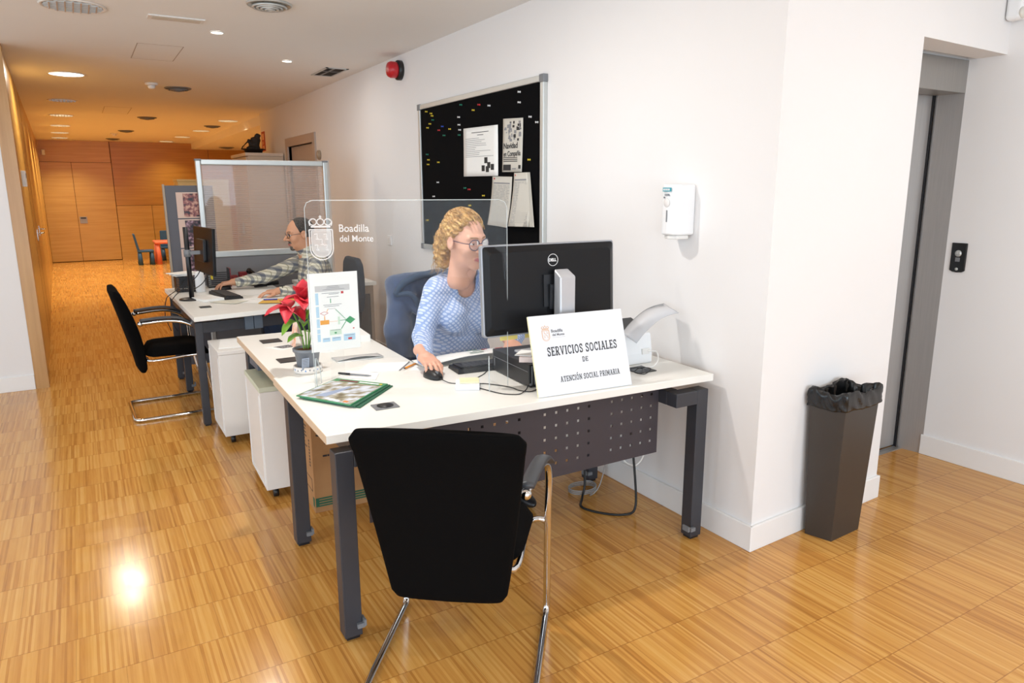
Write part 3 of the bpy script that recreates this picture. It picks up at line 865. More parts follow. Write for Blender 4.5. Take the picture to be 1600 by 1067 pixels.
for col, ps in PINS.items():
    pm = MB(); pm.M = Matrix.Rotation(-PI / 2, 4, 'Y')
    pm.lathe([(0.0062, 0.0), (0.0062, 0.003), (0.004, 0.005), (0.0042, 0.013), (0.0065, 0.016)], 10)
    first = pm.obj('push_pin', M_PIN[col])
    for i, (y_, z_) in enumerate(ps):
        o = first if i == 0 else first.copy()
        if i: C.objects.link(o)
        o.location = (BX + 0.0025, y_, z_)
        tag(o, ('%s push pin stuck in the black noticeboard' % col) if len(ps) > 1 else 'the only blue push pin on the black noticeboard', 'push pin', '%s push pins on the noticeboard' % col if len(ps) > 1 else None)
def board_sheet(name, lab, corners, paper, draw, bulge=0.012, group=None, dx=0.0):
    """corners: tl, tr, br, bl as (y, z)"""
    tl, tr, br, bl = corners
    oy = (tl[0] + tr[0]) / 2; oz = tl[1]
    t = thing(name, lab, 'paper notice', (BX - 0.001 - dx, oy, oz))
    def P(u, v):
        y = (tl[0] * (1 - u) + tr[0] * u) * (1 - v) + (bl[0] * (1 - u) + br[0] * u) * v
        z = (tl[1] * (1 - u) + tr[1] * u) * (1 - v) + (bl[1] * (1 - u) + br[1] * u) * v
        return (-0.002 - bulge * v * v * (0.6 + 0.4 * abs(2 * u - 1)), y - oy, z - oz)
    m = MB(); n = 8; vs = [P(i / n, j / n) for j in range(n + 1) for i in range(n + 1)]
    m.add(vs, [(j * (n + 1) + i, (j + 1) * (n + 1) + i, (j + 1) * (n + 1) + i + 1, j * (n + 1) + i + 1) for j in range(n) for i in range(n)], True)
    m.obj('sheet', paper, t, solid=0.0012)
    ink = MB(); inks = draw(lambda u0, v0, u1, v1, k=0: (setattr(ink, 'k', k), ink.add([tuple(Vector(P(u, v)) + Vector((-0.0014, 0, 0))) for u, v in ((u0, v0), (u0, v1), (u1, v1), (u1, v0))], [(0, 1, 2, 3)])))
    ink.obj('print', [M_INKG, M_INK, M_RED, M_WHITEP], t)
    return t
def d_a(q):
    rr = random.Random(3)
    q(0.25, 0.10, 0.75, 0.112, 1); q(0.42, 0.155, 0.6, 0.166, 1)
    for k in range(11):
        q(0.06, 0.22 + k * 0.037, 0.06 + 0.82 * (0.35 + 0.65 * rr.random()), 0.228 + k * 0.037)
    for a_, b_ in ((0.62, 0.62), (0.70, 0.72), (0.54, 0.78), (0.80, 0.76), (0.66, 0.80)):
        q(a_, b_, a_ + 0.09, b_ + 0.12, 1)
def d_b(q):
    rr = random.Random(5)
    for k in range(38):
        a_, b_ = 0.05 + 0.8 * rr.random(), 0.04 + 0.34 * rr.random(); q(a_, b_, a_ + 0.05 + 0.08 * rr.random(), b_ + 0.02 + 0.05 * rr.random(), rr.choice((0, 0, 1)))
    for k in range(3): q(0.05, 0.72 + k * 0.035, 0.8 - 0.1 * rr.random(), 0.735 + k * 0.035, 1)
    q(0.05, 0.86, 0.44, 0.97, 1); q(0.5, 0.93, 0.7, 0.95); q(0.82, 0.87, 0.94, 0.94, 1)
def d_form(q):
    rr = random.Random(11)
    q(0.08, 0.03, 0.14, 0.06, 2); q(0.08, 0.12, 0.9, 0.145, 0)
    for k in range(26):
        y_ = 0.17 + k * 0.03
        q(0.07, y_, 0.9, y_ + 0.002)
        x_ = 0.08
        while x_ < 0.85:
            w_ = 0.05 + 0.2 * rr.random(); q(x_, y_ + 0.008, min(0.9, x_ + w_), y_ + 0.014); x_ += w_ + 0.08 * rr.random() + 0.02
def d_form2(q):
    d_form(q)
board_sheet('typed_notice', 'white typed notice with small figures drawn at its foot, on the noticeboard', [(4.456, 1.914), (3.991, 1.906), (3.985, 1.598), (4.455, 1.601)], M_PAPER, d_a, 0.004)
tb = board_sheet('event_poster', 'narrow grey poster with a crowd picture, top right on the noticeboard', [(3.924, 1.935), (3.693, 1.923), (3.702, 1.616), (3.933, 1.620)], M_PAPERG, d_b, 0.004)
Mb = frame((-0.0045, 3.918 - 3.8085, 1.757 - 1.935), (0, -1, 0), (0, 0.0, 1))
text('Navidad', 'poster_title', M_INK, tb, Mb, 0.048, 0.0004, 0.0008, width=1.05)
Mb = frame((-0.0045, 3.918 - 3.8085, 1.712 - 1.935), (0, -1, 0), (0, 0.0, 1))
text('en Compañía', 'poster_title', M_INK, tb, Mb, 0.042, 0.0004, 0.0008, width=0.88)
board_sheet('printed_form', 'grey printed form hanging lower left of the pair on the noticeboard', [(4.063, 1.596), (3.82, 1.590), (3.838, 1.283), (4.085, 1.292)], M_PAPERG, d_form, 0.03)
tsf = board_sheet('sheaf_of_forms', 'thick fanned sheaf of grey forms at the lower right of the noticeboard', [(3.776, 1.612), (3.630, 1.612), (3.565, 1.301), (3.805, 1.294)], M_PAPERG, d_form2, 0.03, dx=0.012)
for k in range(3):
    sh = 0.013 * (3 - k)
    m = MB(); oy = (3.776 + 3.630) / 2
    m.M = Matrix.Translation((0.0095 - 0.003 * k, 0, 0))
    m.add([(-0.002, 3.70 - oy, 0), (-0.002, 3.630 - sh * 0.4 - oy, 0), (-0.028, 3.565 - sh - oy, -0.311), (-0.028, 3.75 - oy, -0.316)], [(0, 1, 2, 3)])
    m.obj('rear_sheet', M_PAPERG, tsf, solid=0.001)

# ------------------------------------------------------------------ desks
DZ = 0.741
def desk_top(m, poly, t=0.03):
    m.prism(poly, DZ - t, DZ)
def grommet(parent, x, y, name='cable_port', a=0.045, b=0.035, rz=0.0, round_=True):
    m = MB(); m.M = Matrix.Translation((x, y, DZ)) @ Matrix.Rotation(rz, 4, 'Z')
    m.box(-a, -b, 0.0002, a, b, 0.004)
    o = m.obj(name, M_GREY if round_ else M_BLACKP, parent, bevel=0.001)
    if round_:
        m = MB(); m.M = Matrix.Translation((x, y, DZ)) @ Matrix.Rotation(rz, 4, 'Z')
        m.lathe([(0.0305, 0.0042), (0.0305, 0.0052)], 28); m.obj('hole', M_BLACKP, o)
def leg_post(parent, x0, y0, x1, y1, z1, clip=None):
    """square steel post with a levelling foot and a small grey cable clip"""
    o = MB().box(x0, y0, 0.012, x1, y1, z1).obj('leg', M_DGREY, parent, bevel=0.003)
    MB().box(x0 + 0.008, y0 + 0.008, 0.0, x1 - 0.008, y1 - 0.008, 0.0118).obj('foot', M_BLACKP, o)
    if clip:
        cx, s = clip
        m = MB(); m.box(cx - 0.004, y0 - 0.012, 0.045, cx + 0.022, y0 - 0.0005, 0.062); m.box(cx + 0.022 * s - 0.004 + (0 if s > 0 else 0), y0 - 0.016, 0.052, cx + 0.022 * s + 0.004, y0 + 0.02, 0.075)
        m.obj('clip', M_GREY, o)
    return o
desk = thing('desk', 'white L-shaped office desk with dark steel legs where the woman works', 'desk', (0, 0, 0))
m = MB(); desk_top(m, [(0.605, 2.191), (2.257, 2.104), (2.285, 2.90), (0.630, 3.030)])
m.obj('desktop', [M_DESK], desk, bevel=0.002)
m = MB(); desk_top(m, [(0.637, 3.032), (1.245, 2.985), (1.275, 4.00), (0.662, 4.024)])
m.obj('return_top', [M_DESK], desk, bevel=0.002)
# coloured edge band along the open left edge
m = MB(); m.prism([(0.6035, 2.192), (0.605, 2.192), (0.6285, 3.030), (0.627, 3.030)], DZ - 0.0295, DZ - 0.0008)
m.prism([(0.6345, 3.033), (0.6365, 3.033), (0.6615, 4.023), (0.6595, 4.023)], DZ - 0.0295, DZ - 0.0008)
m.obj('edge_band', mat('tan_edge_band', 'd8bfa2', 0.5), desk)
leg_post(desk, 0.622, 2.165, 0.684, 2.225, 0.685, (0.668, 1))
leg_post(desk, 2.155, 2.090, 2.217, 2.150, 0.685, (2.150, -1))
leg_post(desk, 2.150, 2.83, 2.212, 2.89, 0.685, (2.145, -1))
leg_post(desk, 0.655, 2.925, 0.717, 2.985, 0.705, (0.700, 1))
leg_post(desk, 0.685, 3.90, 0.745, 3.96, 0.705)
leg_post(desk, 1.195, 3.90, 1.255, 3.96, 0.705)
m = MB(); m.box(0.6845, 2.165, 0.625, 0.755, 2.225, 0.685); m.box(0.70, 2.2255, 0.625, 0.755, 2.88, 0.685)
m.obj('support_frame', M_DGREY, desk, bevel=0.003)
m = MB(); m.box(2.037, 2.090, 0.625, 2.155, 2.150, 0.685); m.box(2.037, 2.151, 0.625, 2.097, 2.88, 0.685); m.box(2.098, 2.83, 0.625, 2.15, 2.88, 0.685)
m.obj('support_frame', M_DGREY, desk, bevel=0.003)
m = MB(); m.box(0.756, 2.46, 0.64, 2.036, 2.50, 0.685); m.box(0.756, 2.80, 0.64, 2.036, 2.84, 0.685); m.box(0.746, 3.91, 0.66, 1.194, 3.95, 0.705)
for x, y in ((0.73, 2.4), (0.73, 2.75), (2.067, 2.4), (2.067, 2.75)):
    m.cyl((x, y, 0.685), (x, y, 0.711), 0.012, 12)
m.obj('cross_rail', M_DGREY, desk)
MB().box(0.68, 3.62, 0.635, 0.73, 3.82, 0.71).obj('bracket', mat('blue_grey_metal', '5e6a78', 0.45, 0.3), desk)
# perforated front panel with real holes
m = MB(); PX0, PX1, PZ0, PZ1 = 0.74, 2.036, 0.40, 0.70
cols = []
for g0 in (0.802, 1.128, 1.456, 1.784): cols += [g0 + 0.053 * k for k in range(5)]
rows = [0.459 + 0.052 * k for k in range(5)]
hs = 0.0058
xs = [PX0] + sorted([c - hs for c in cols] + [c + hs for c in cols]) + [PX1]
zs = [PZ0] + sorted([c - hs for c in rows] + [c + hs for c in rows]) + [PZ1]
vs = [(x, 2.2, z) for z in zs for x in xs]; nx = len(xs)
fs = []
for j in range(len(zs) - 1):
    for i in range(nx - 1):
        if i % 2 == 1 and j % 2 == 1: continue
        fs.append((j * nx + i, j * nx + i + 1, (j + 1) * nx + i + 1, (j + 1) * nx + i))
m.add(vs, fs); m.obj('modesty_panel', M_PANEL, desk, solid=0.0025)
grommet(desk, 0.885, 2.396, rz=-0.05)
grommet(desk, 0.765, 3.318, a=0.05, b=0.045, rz=0.0, round_=False)
grommet(desk, 0.79, 3.80, a=0.05, b=0.045, rz=0.0, round_=False)
grommet(desk, 2.033, 2.318, a=0.05, b=0.05, rz=0.0, round_=False)

desk2 = thing('desk', 'white office desk with dark legs where the man in plaid works', 'desk', (0, 0, 0))
m = MB(); desk_top(m, [(0.544, 4.791), (1.300, 4.895), (1.325, 6.40), (0.525, 6.36)])
m.obj('desktop', M_DESK, desk2, bevel=0.002)
leg_post(desk2, 0.553, 4.875, 0.600, 4.922, 0.69)
leg_post(desk2, 0.560, 5.80, 0.61, 5.85, 0.69, (0.60, 1))
leg_post(desk2, 0.55, 6.26, 0.60, 6.31, 0.69, (0.59, 1))
leg_post(desk2, 1.22, 4.93, 1.27, 4.98, 0.69)
leg_post(desk2, 1.24, 6.26, 1.29, 6.31, 0.69)
m = MB(); m.prism([(0.60, 4.875), (1.22, 4.93), (1.22, 4.97), (0.60, 4.92)], 0.62, 0.69); m.box(0.561, 4.923, 0.63, 0.60, 5.799, 0.69); m.box(0.561, 5.851, 0.63, 0.60, 6.259, 0.69)
m.box(0.601, 6.27, 0.63, 1.239, 6.30, 0.69); m.cyl((0.7, 4.9, 0.69), (0.7, 4.9, 0.711), 0.012); m.cyl((0.7, 6.28, 0.69), (0.7, 6.28, 0.711), 0.012); m.cyl((1.1, 4.95, 0.69), (1.1, 4.95, 0.711), 0.012)
m.obj('cross_rail', M_DGREY, desk2, bevel=0.002)
m = MB(); m.M = Matrix.Translation((0.86, 4.888, 0)) @ Matrix.Rotation(0.088, 4, 'Z'); m.box(0, -0.003, 0.615, 0.055, 0.03, 0.7); m.box(0.06, -0.003, 0.615, 0.115, 0.03, 0.7)
m.obj('bracket', mat('blue_grey_metal', '5e6a78', 0.45, 0.3), desk2)
grommet(desk2, 0.665, 5.18, a=0.036, b=0.036, round_=False)

# side table behind the man
t = thing('side_cabinet', 'white topped low cabinet with a dark front beside the white wall', 'cabinet', (0, 0, 0))
MB().box(1.55, 5.865, DZ - 0.03, 2.135, 6.40, DZ).obj('top', M_DESK, t, bevel=0.002)
m = MB(); m.box(1.62, 5.88, 0.0, 1.65, 6.38, DZ - 0.031); m.box(2.08, 5.88, 0.0, 2.11, 6.38, DZ - 0.031); m.box(1.651, 6.35, 0.0, 2.079, 6.38, DZ - 0.031); m.box(1.651, 5.88, 0.64, 2.079, 5.90, DZ - 0.031)
m.obj('body', mat('taupe_laminate', 'a08e7c', 0.6), t)
MB().box(1.6505, 5.885, 0.02, 2.0795, 5.90, 0.638).obj('door', M_GREY if 0 else mat('dark_taupe_front', '5f5750', 0.5), t)

# ------------------------------------------------------------------ mobile pedestals
def pedestal(lab, x0, y0, x1, y1, h, rz, topcol):
    t = thing('drawer_pedestal', lab, 'drawer unit', (x0, y0, 0), rz, None)
    w, d = x1 - x0, y1 - y0
    MB().box(0.0, 0.0, 0.055, w, d, h - 0.025).obj('body', M_WHITEM, t, bevel=0.003)
    m = MB(); m.box(-0.001, 0.02, 0.08, -0.0005, d - 0.02, h - 0.05)
    MB().box(-0.003, -0.003, h - 0.0245, w + 0.003, d + 0.003, h).obj('top', topcol, t, bevel=0.003)
    m = MB(); m.box(-0.0035, 0.018, 0.075, -0.0004, 0.024, h - 0.045); m.box(-0.0035, d - 0.024, 0.075, -0.0004, d - 0.018, h - 0.045); m.box(-0.0035, 0.0245, 0.075, -0.0004, d - 0.0245, 0.081)
    m.obj('side_seam', M_WHITEP, t)
    for cx, cy in ((0.05, 0.05), (w - 0.05, 0.05), (0.05, d - 0.05), (w - 0.05, d - 0.05)):
        m = MB(); m.cyl((cx - 0.012, cy, 0.024), (cx + 0.012, cy, 0.024), 0.024, 18); m.box(cx - 0.015, cy - 0.015, 0.049, cx + 0.015, cy + 0.015, 0.0545)
        m.obj('caster', M_BLACKP, t)
    return t
pedestal('white drawer pedestal on casters under the left end of the near desk', 0.650, 3.475, 1.05, 3.885, 0.585, -0.03, mat('pale_green_grey_top', 'cfd3bd', 0.5))
pedestal('white drawer pedestal on casters in front of the farther desk', 0.613, 4.42, 1.00, 4.80, 0.585, 0.0, M_WHITEM)
t = tag(MB().add([(0.63, 4.50, 0.5875), (0.86, 4.46, 0.5875), (0.93, 4.70, 0.5875), (0.68, 4.76, 0.5875)], [(0, 1, 2, 3)]).obj('loose_papers', M_PAPER, solid=0.004), 'white papers lying on the farther drawer pedestal', 'paper')
t = tag(MB().lathe([(0.0, 0.0), (0.038, 0.0), (0.04, 0.004), (0.036, 0.007)], 28).obj('paper_disc', M_WHITEP), 'small white disc lying on the nearer drawer pedestal', 'disc'); t.location = (0.86, 3.60, 0.586)

# ------------------------------------------------------------------ cardboard box
t = thing('cardboard_box', 'brown cardboard box with green stripes standing under the desk corner', 'box', (0.816, 3.215, 0), -0.04)
MB().box(0, 0, 0, 0.40, 0.235, 0.53).obj('carton', M_CARD, t, bevel=0.002)
m = MB(); m.box(0.004, -0.0012, 0.03, 0.396, -0.0003, 0.075); m.box(-0.0012, 0.004, 0.03, -0.0003, 0.03, 0.075)
m.obj('green_stripe', M_GREEN, t)
m = MB()
for k in range(3): m.box(0.02, -0.002, 0.038 + k * 0.013, 0.39, -0.0013, 0.041 + k * 0.013)
m.obj('stripe_lines', M_CARD, t)
m = MB(); m.M = frame((0.305, -0.0006, 0.115), (1, 0, 0), (0, 0, 1)); m.lathe([(0.024, 0), (0.024, 0.0008)], 28); m.obj('green_badge', M_GREEN, t)
text('3L', 'box_logo', M_INK, t, frame((0.02, -0.0006, 0.385), (1, 0, 0), (0.25, 0, 1)), 0.05, 0.0004, 0.0015, width=1.3)
m = MB(); m.M = frame((0.0, -0.0004, 0.0), (1, 0, 0), (0, 0, 1)); lines(m, 0.06, 0.335, 0.17, 0.375, 2, 0.010, 0.2, seedv=4); lines(m, 0.05, 0.275, 0.17, 0.29, 1, 0.009, 0.1, seedv=8)
m.obj('box_print', M_INK, t)
m = MB(); m.M = frame((-0.0004, 0.23, 0.0), (0, -1, 0), (0, 0, 1)); lines(m, 0.02, 0.30, 0.14, 0.42, 7, 0.006, 0.4, seedv=14); lines(m, 0.17, 0.22, 0.19, 0.36, 9, 0.008, 0.2, seedv=15)
for a in ((0.02, 0.10, 0.20, 0.103), (0.02, 0.16, 0.20, 0.163), (0.02, 0.103, 0.023, 0.16), (0.197, 0.103, 0.20, 0.16)): m.box(a[0], a[1], 0, a[2], a[3], 0.0006)
m.obj('side_print', M_INK, t)

# ------------------------------------------------------------------ visitor chair (cantilever)
def visitor_chair(lab, loc, rz):
    t = thing('visitor_chair', lab, 'chair', loc, rz)
    # chrome frame: one bent tube
    def side(s):
        return [(s * 0.232, -0.185, 0.660), (s * 0.250, -0.05, 0.668), (s * 0.262, 0.05, 0.655), (s * 0.27, 0.125, 0.615), (s * 0.272, 0.155, 0.55), (s * 0.270, 0.16, 0.46), (s * 0.268, 0.175, 0.33),
                (s * 0.264, 0.21, 0.14), (s * 0.262, 0.235, 0.045), (s * 0.26, 0.215, 0.0135), (s * 0.26, 0.17, 0.0135), (s * 0.26, 0.0, 0.0135), (s * 0.26, -0.20, 0.0135), (s * 0.255, -0.265, 0.0135), (s * 0.225, -0.285, 0.0135)]
    pts = smooth(side(-1), 5) + smooth(side(1)[::-1], 5)
    MB().tube(pts, 0.0125, 12).obj('frame', M_CHROME, t)
    for s in (-1, 1):
        q = smooth([(s * 0.232, -0.195, 0.680), (s * 0.250, -0.05, 0.689), (s * 0.262, 0.05, 0.676), (s * 0.272, 0.125, 0.632)], 6)
        m = MB(); vs = []; fs = []
        for i, p in enumerate(q):
            w = 0.024
            for dx, dz in ((-w, -0.004), (-w * 0.8, 0.008), (0, 0.012), (w * 0.8, 0.008), (w, -0.004), (0, -0.006)):
                vs.append((p.x + dx, p.y, p.z + dz))
        for i in range(len(q) - 1):
            for j in range(6): fs.append((i * 6 + j, (i + 1) * 6 + j, (i + 1) * 6 + (j + 1) % 6, i * 6 + (j + 1) % 6))
        fs += [tuple(range(6)), tuple((len(q) - 1) * 6 + j for j in range(5, -1, -1))]
        m.add(vs, fs, True); a = m.obj('armrest', mat('grey_armrest_rubber', '3c3d40', 0.45), t)
        MB().ball((s * 0.232, -0.196, 0.658), 0.017, 10).obj('end_cap', M_CHROME, a)
        # seat rail
    for s in (-1, 1):
        m = MB()
        m.tube(smooth([(s * 0.268, 0.17, 0.40), (s * 0.23, 0.16, 0.408), (s * 0.205, 0.10, 0.41), (s * 0.20, -0.14, 0.395), (s * 0.15, -0.175, 0.41)], 4), 0.010, 8)
        m.obj('seat_rail', M_CHROME, t)
    # seat cushion
    m = MB(); nu, nv = 12, 12; vs = []
    for lay in (0, 1):
        for j in range(nv + 1):
            for i in range(nu + 1):
                u = i / nu * 2 - 1; v = j / nv * 2 - 1
                hw = 0.225 - 0.012 * (1 - v) / 2
                x = u * hw * (1 - 0.10 * v ** 6); y = 0.025 + v * 0.200 * (1 - 0.10 * u ** 6)
                e = (1 - abs(u) ** 6) * (1 - abs(v) ** 6)
                z = (0.425 + 0.06 * max(0, e) ** 0.5 - 0.02 * max(0, v) ** 3 + 0.006 * u * u) if lay else (0.425 - 0.012 * max(0, e) ** 0.3 - 0.02 * max(0, v) ** 3)
                vs.append((x, y, z))
    K = (nu + 1) * (nv + 1); fs = []
    for j in range(nv):
        for i in range(nu):
            a = j * (nu + 1) + i
            fs.append((a + K, a + 1 + K, a + nu + 2 + K, a + nu + 1 + K)); fs.append((a, a + nu + 1, a + nu + 2, a + 1))
    for i in range(nu):
        fs.append((i, i + 1, i + 1 + K, i + K)); b = nv * (nu + 1) + i; fs.append((b + 1, b, b + K, b + 1 + K))
    for j in range(nv):
        a = j * (nu + 1); fs.append((a + nu + 1, a, a + K, a + nu + 1 + K)); b = a + nu; fs.append((b, b + nu + 1, b + nu + 1 + K, b + K))
    m.add(vs, fs, True); m.obj('seat', M_BLACKF, t)
    # back cushion: superellipse sections from bottom to top
    m = MB(); vs = []; fs = []; ns = 22; n = 40
    for i in range(ns + 1):
        u = i / ns; z = 0.310 + 0.580 * u
        e = 1.0
        if u < 0.05: e = 0.93 + 0.07 * max(0, 1 - (1 - u / 0.05) ** 2) ** 0.5
        if u > 0.95: e = 0.90 + 0.10 * max(0, 1 - ((u - 0.95) / 0.05) ** 2) ** 0.5
        hw = (0.172 + 0.078 * u ** 0.85) * e
        ht = 0.041 * (0.55 + 0.45 * math.sin(PI * min(1, max(0, u * 0.9 + 0.05)))) * (1 if 0.03 < u < 0.97 else 0.6)
        yc = -0.205 - 0.130 * u ** 1.6
        for j in range(n):
            q = 2 * PI * j / n; cx_, sx_ = math.cos(q), math.sin(q)
            x = hw * math.copysign(abs(cx_) ** 0.30, cx_); y = ht * math.copysign(abs(sx_) ** 0.55, sx_)
            vs.append((x, yc + y - 0.016 * (x / 0.24) ** 2 * -1, z - 0.010 * (x / 0.23) ** 2 * (1 if u > 0.9 else 0)))
    for i in range(ns):
        for j in range(n): fs.append((i * n + j, i * n + (j + 1) % n, (i + 1) * n + (j + 1) % n, (i + 1) * n + j))
    fs += [tuple(range(n - 1, -1, -1)), tuple(ns * n + j for j in range(n))]
    m.add(vs, fs, True); o = m.obj('backrest', M_BLACKF, t, bevel=0.008, seg=3)
    return t
vc = visitor_chair('black visitor chair seen from behind, nearest the camera before the desk', (0.955, 1.93, 0), -math.atan2(0.615, 0.788))
dup(vc, (0.455, 5.455, 0), -PI / 2 + 0.02, 'black visitor chair seen from the side, left of the farther desk')

# ------------------------------------------------------------------ monitor, pc, sign, scanner
def rounded(w, h, r, n=6):
    out = []
    for cx, cy, a0 in ((w / 2 - r, h / 2 - r, 0), (-w / 2 + r, h / 2 - r, PI / 2), (-w / 2 + r, -h / 2 + r, PI), (w / 2 - r, -h / 2 + r, 1.5 * PI)):
        for i in range(n + 1):
            a = a0 + PI / 2 * i / n; out.append((cx + r * math.cos(a), cy + r * math.sin(a)))
    return out
mon = thing('monitor', 'large black desktop monitor seen from behind on a silver stand', 'monitor', (1.625, 2.43, 0.842), -0.03)
BM = frame((0, 0, 0.282), (1, 0, 0), (0, 0.05, 1))     # local z points towards the camera (-y)
m = MB(); m.M = BM; m.prism(rounded(0.63, 0.362, 0.012), -0.006, 0.018); m.obj('bezel', mat('silver_bezel', '9b9da2', 0.35, 0.4), mon, bevel=0.003)
m = MB(); m.M = BM
a = [(p[0], p[1], 0.0185) for p in rounded(0.622, 0.354, 0.012)]; b = [(p[0], p[1], 0.034) for p in rounded(0.575, 0.30, 0.02)]
n = len(a); m.add(a + b, [(i, (i + 1) % n, (i + 1) % n + n, i + n) for i in range(n)] + [tuple(range(n, 2 * n)), tuple(range(n - 1, -1, -1))], False)
m.obj('rear_shell', M_SCREEN, mon, bevel=0.004)
m = MB(); m.M = BM; m.prism([(x, y) for x, y in rounded(0.60, 0.33, 0.006)], -0.008, -0.0062); m.obj('screen', M_BLACKG, mon)
m = MB(); m.M = BM; m.box(-0.285, 0.156, 0.0262, 0.285, 0.162, 0.0272); m.box(-0.05, -0.075, 0.0342, 0.05, 0.055, 0.042); m.obj('vent_slot', M_BLACKP, mon)
m = MB(); m.M = BM @ Matrix.Translation((0.0, 0.112, 0.0345)); R_ = 0.0235
m.tube([(R_ * math.cos(q), R_ * math.sin(q), 0) for q in [2 * PI * i / 32 for i in range(32)]], 0.0013, 6, closed=True)
lg = m.obj('logo_ring', M_WHITEP, mon)
text('DELL', 'logo_letters', M_WHITEP, mon, BM @ Matrix.Translation((-0.0205, 0.1065, 0.0345)), 0.0165, 0.0006, 0.0006, width=0.98)
m = MB(); m.box(-0.034 + 0.02, -0.100, 0.005, 0.034 + 0.02, -0.052, 0.325)
# tapered column with a slanted top
m = MB(); x_ = 0.022
m.hull8([(x_ - 0.036, -0.112, 0.012), (x_ + 0.036, -0.112, 0.012), (x_ + 0.036, -0.06, 0.012), (x_ - 0.036, -0.06, 0.012)],
        [(x_ - 0.038, -0.108, 0.335), (x_ + 0.038, -0.108, 0.335), (x_ + 0.034, -0.055, 0.362), (x_ - 0.034, -0.055, 0.362)])
m.obj('stand_column', mat('silver_plastic', 'c3c3c6', 0.3, 0.45), mon, bevel=0.007, seg=3)
m = MB(); m.box(x_ - 0.05, -0.0545, 0.20, x_ + 0.05, -0.046, 0.30); m.obj('mount_plate', M_BLACKP, mon)
m = MB(); m.box(-0.11, -0.14, 0.0, 0.14, 0.10, 0.0115); m.obj('stand_base', mat('silver_plastic', 'c3c3c6', 0.3, 0.45), mon, bevel=0.005)
# note strips under the screen edge
for k, (x0, x1) in enumerate(((-0.235, -0.155), (-0.12, -0.04))):
    m = MB(); m.M = BM; m.box(x0, -0.200, 0.0, x1, -0.150, 0.0008)
    m.M = BM @ Matrix.Translation((0, 0, -0.0105))
    tag(m.obj('sticky_note', M_YPAPER, None), ('yellow sticky note hanging below the monitor edge, nearer the woman' if k == 0 else 'yellow sticky note hanging below the monitor edge, half behind the sign'), 'sticky note').matrix_world = mon.matrix_basis if False else Matrix.Translation((1.625, 2.43, 0.842)) @ Matrix.Rotation(-0.03, 4, 'Z')
pc = thing('desktop_computer', 'black small form desktop computer lying under the monitor', 'computer', (1.463, 2.325, DZ), 0.0)
PM = Matrix.Rotation(-0.065, 4, 'Z')
m = MB(); m.M = PM; m.box(0.0, 0.0, 0.006, 0.29, 0.335, 0.096); m.obj('case', M_BLACKP, pc, bevel=0.003)
m = MB(); m.M = PM; m.box(-0.0012, 0.01, 0.064, -0.0004, 0.33, 0.066); m.box(-0.0012, 0.31, 0.025, -0.0004, 0.318, 0.06); m.obj('case_trim', M_GREY, pc)
m = MB(); m.M = PM
for k in range(8): m.box(0.01 + k * 0.013, -0.0012, 0.012, 0.015 + k * 0.013, -0.0004, 0.09)
m.cyl((0.006, -0.004, 0.015), (0.006, -0.0005, 0.015), 0.005, 10); m.obj('rear_ports', M_GREY, pc)
m = MB(); m.M = PM
for x, y in ((0.02, 0.02), (0.27, 0.02), (0.02, 0.31), (0.27, 0.31)): m.box(x - 0.01, y - 0.01, 0, x + 0.01, y + 0.01, 0.0058)
m.obj('rubber_feet', M_BLACKP, pc)
zt = DZ + 0.097
def slab(name, lab, cat, x, y, z, w, d, h, rz, m_, group=None, bevel=0.001):
    o = MB().box(-w / 2, -d / 2, 0, w / 2, d / 2, h).obj(name, m_, bevel=bevel); o.location = (x, y, z); o.rotation_euler = (0, 0, rz)
    return tag(o, lab, cat, group)
slab('card_box', 'small pale pink box of cards lying on the black computer', 'box', 1.497, 2.395, zt, 0.085, 0.055, 0.022, 0.9, mat('pale_pink_card', 'e6d3cc', 0.7))
slab('white_card', 'white card resting on the pale pink box', 'card', 1.505, 2.415, zt + 0.023, 0.10, 0.07, 0.003, 0.75, M_PAPER)
# shared: the announcement board leaning against the monitor stand
sg = thing('sign_board', 'white SERVICIOS SOCIALES sign board leaning on the desk before the monitor', 'sign', (1.421, 2.187, DZ))
xd = Vector((0.445, -0.040, 0.0)); up = Vector((0.012, 0.095, 0.300))
SM = frame((0, 0, 0.002), xd, up)    # local z = towards camera
wS, hS = 0.425, 0.312
m = MB(); m.M = SM; m.box(0, 0, -0.010, wS, hS, 0.0); m.obj('board', [mat('sign_white', 'e9ebf0', 0.45, noise=0.005)], sg, bevel=0.0012)
m = MB(); m.M = SM; m.box(-0.0012, 0.001, -0.009, -0.0003, hS - 0.001, -0.001); m.obj('foam_edge', M_CREAM, sg)
GI = mat('charcoal_letters', '3a3c40', 0.6)
slab_text('SERVICIOS SOCIALES', 'headline', GI, sg, SM @ Matrix.Translation((0.062, 0.152, 0.0004)) @ Matrix.Rotation(0.01, 4, 'Z'), 0.0345, 0.318)
slab_text('DE', 'headline', GI, sg, SM @ Matrix.Translation((0.212, 0.117, 0.0004)), 0.0190, 0.026)
slab_text('ATENCIÓN SOCIAL PRIMARIA', 'headline', GI, sg, SM @ Matrix.Translation((0.103, 0.048, 0.0004)) @ Matrix.Rotation(0.01, 4, 'Z'), 0.0215, 0.272)
m = MB(); m.M = SM; crest(m, 0.066, 0.236, 0.032, 0.0002, 0.0005); m.obj('crest', mat('pale_orange_print', 'e3b58a', 0.7), sg)
text('Boadilla', 'crest_name', mat('grey_letters', '77787c', 0.6), sg, SM @ Matrix.Translation((0.090, 0.243, 0.0004)), 0.0165, 0.0003, 0.0004)
text('del Monte', 'crest_name', mat('grey_letters', '77787c', 0.6), sg, SM @ Matrix.Translation((0.094, 0.229, 0.0004)), 0.0130, 0.0003, 0.0003)
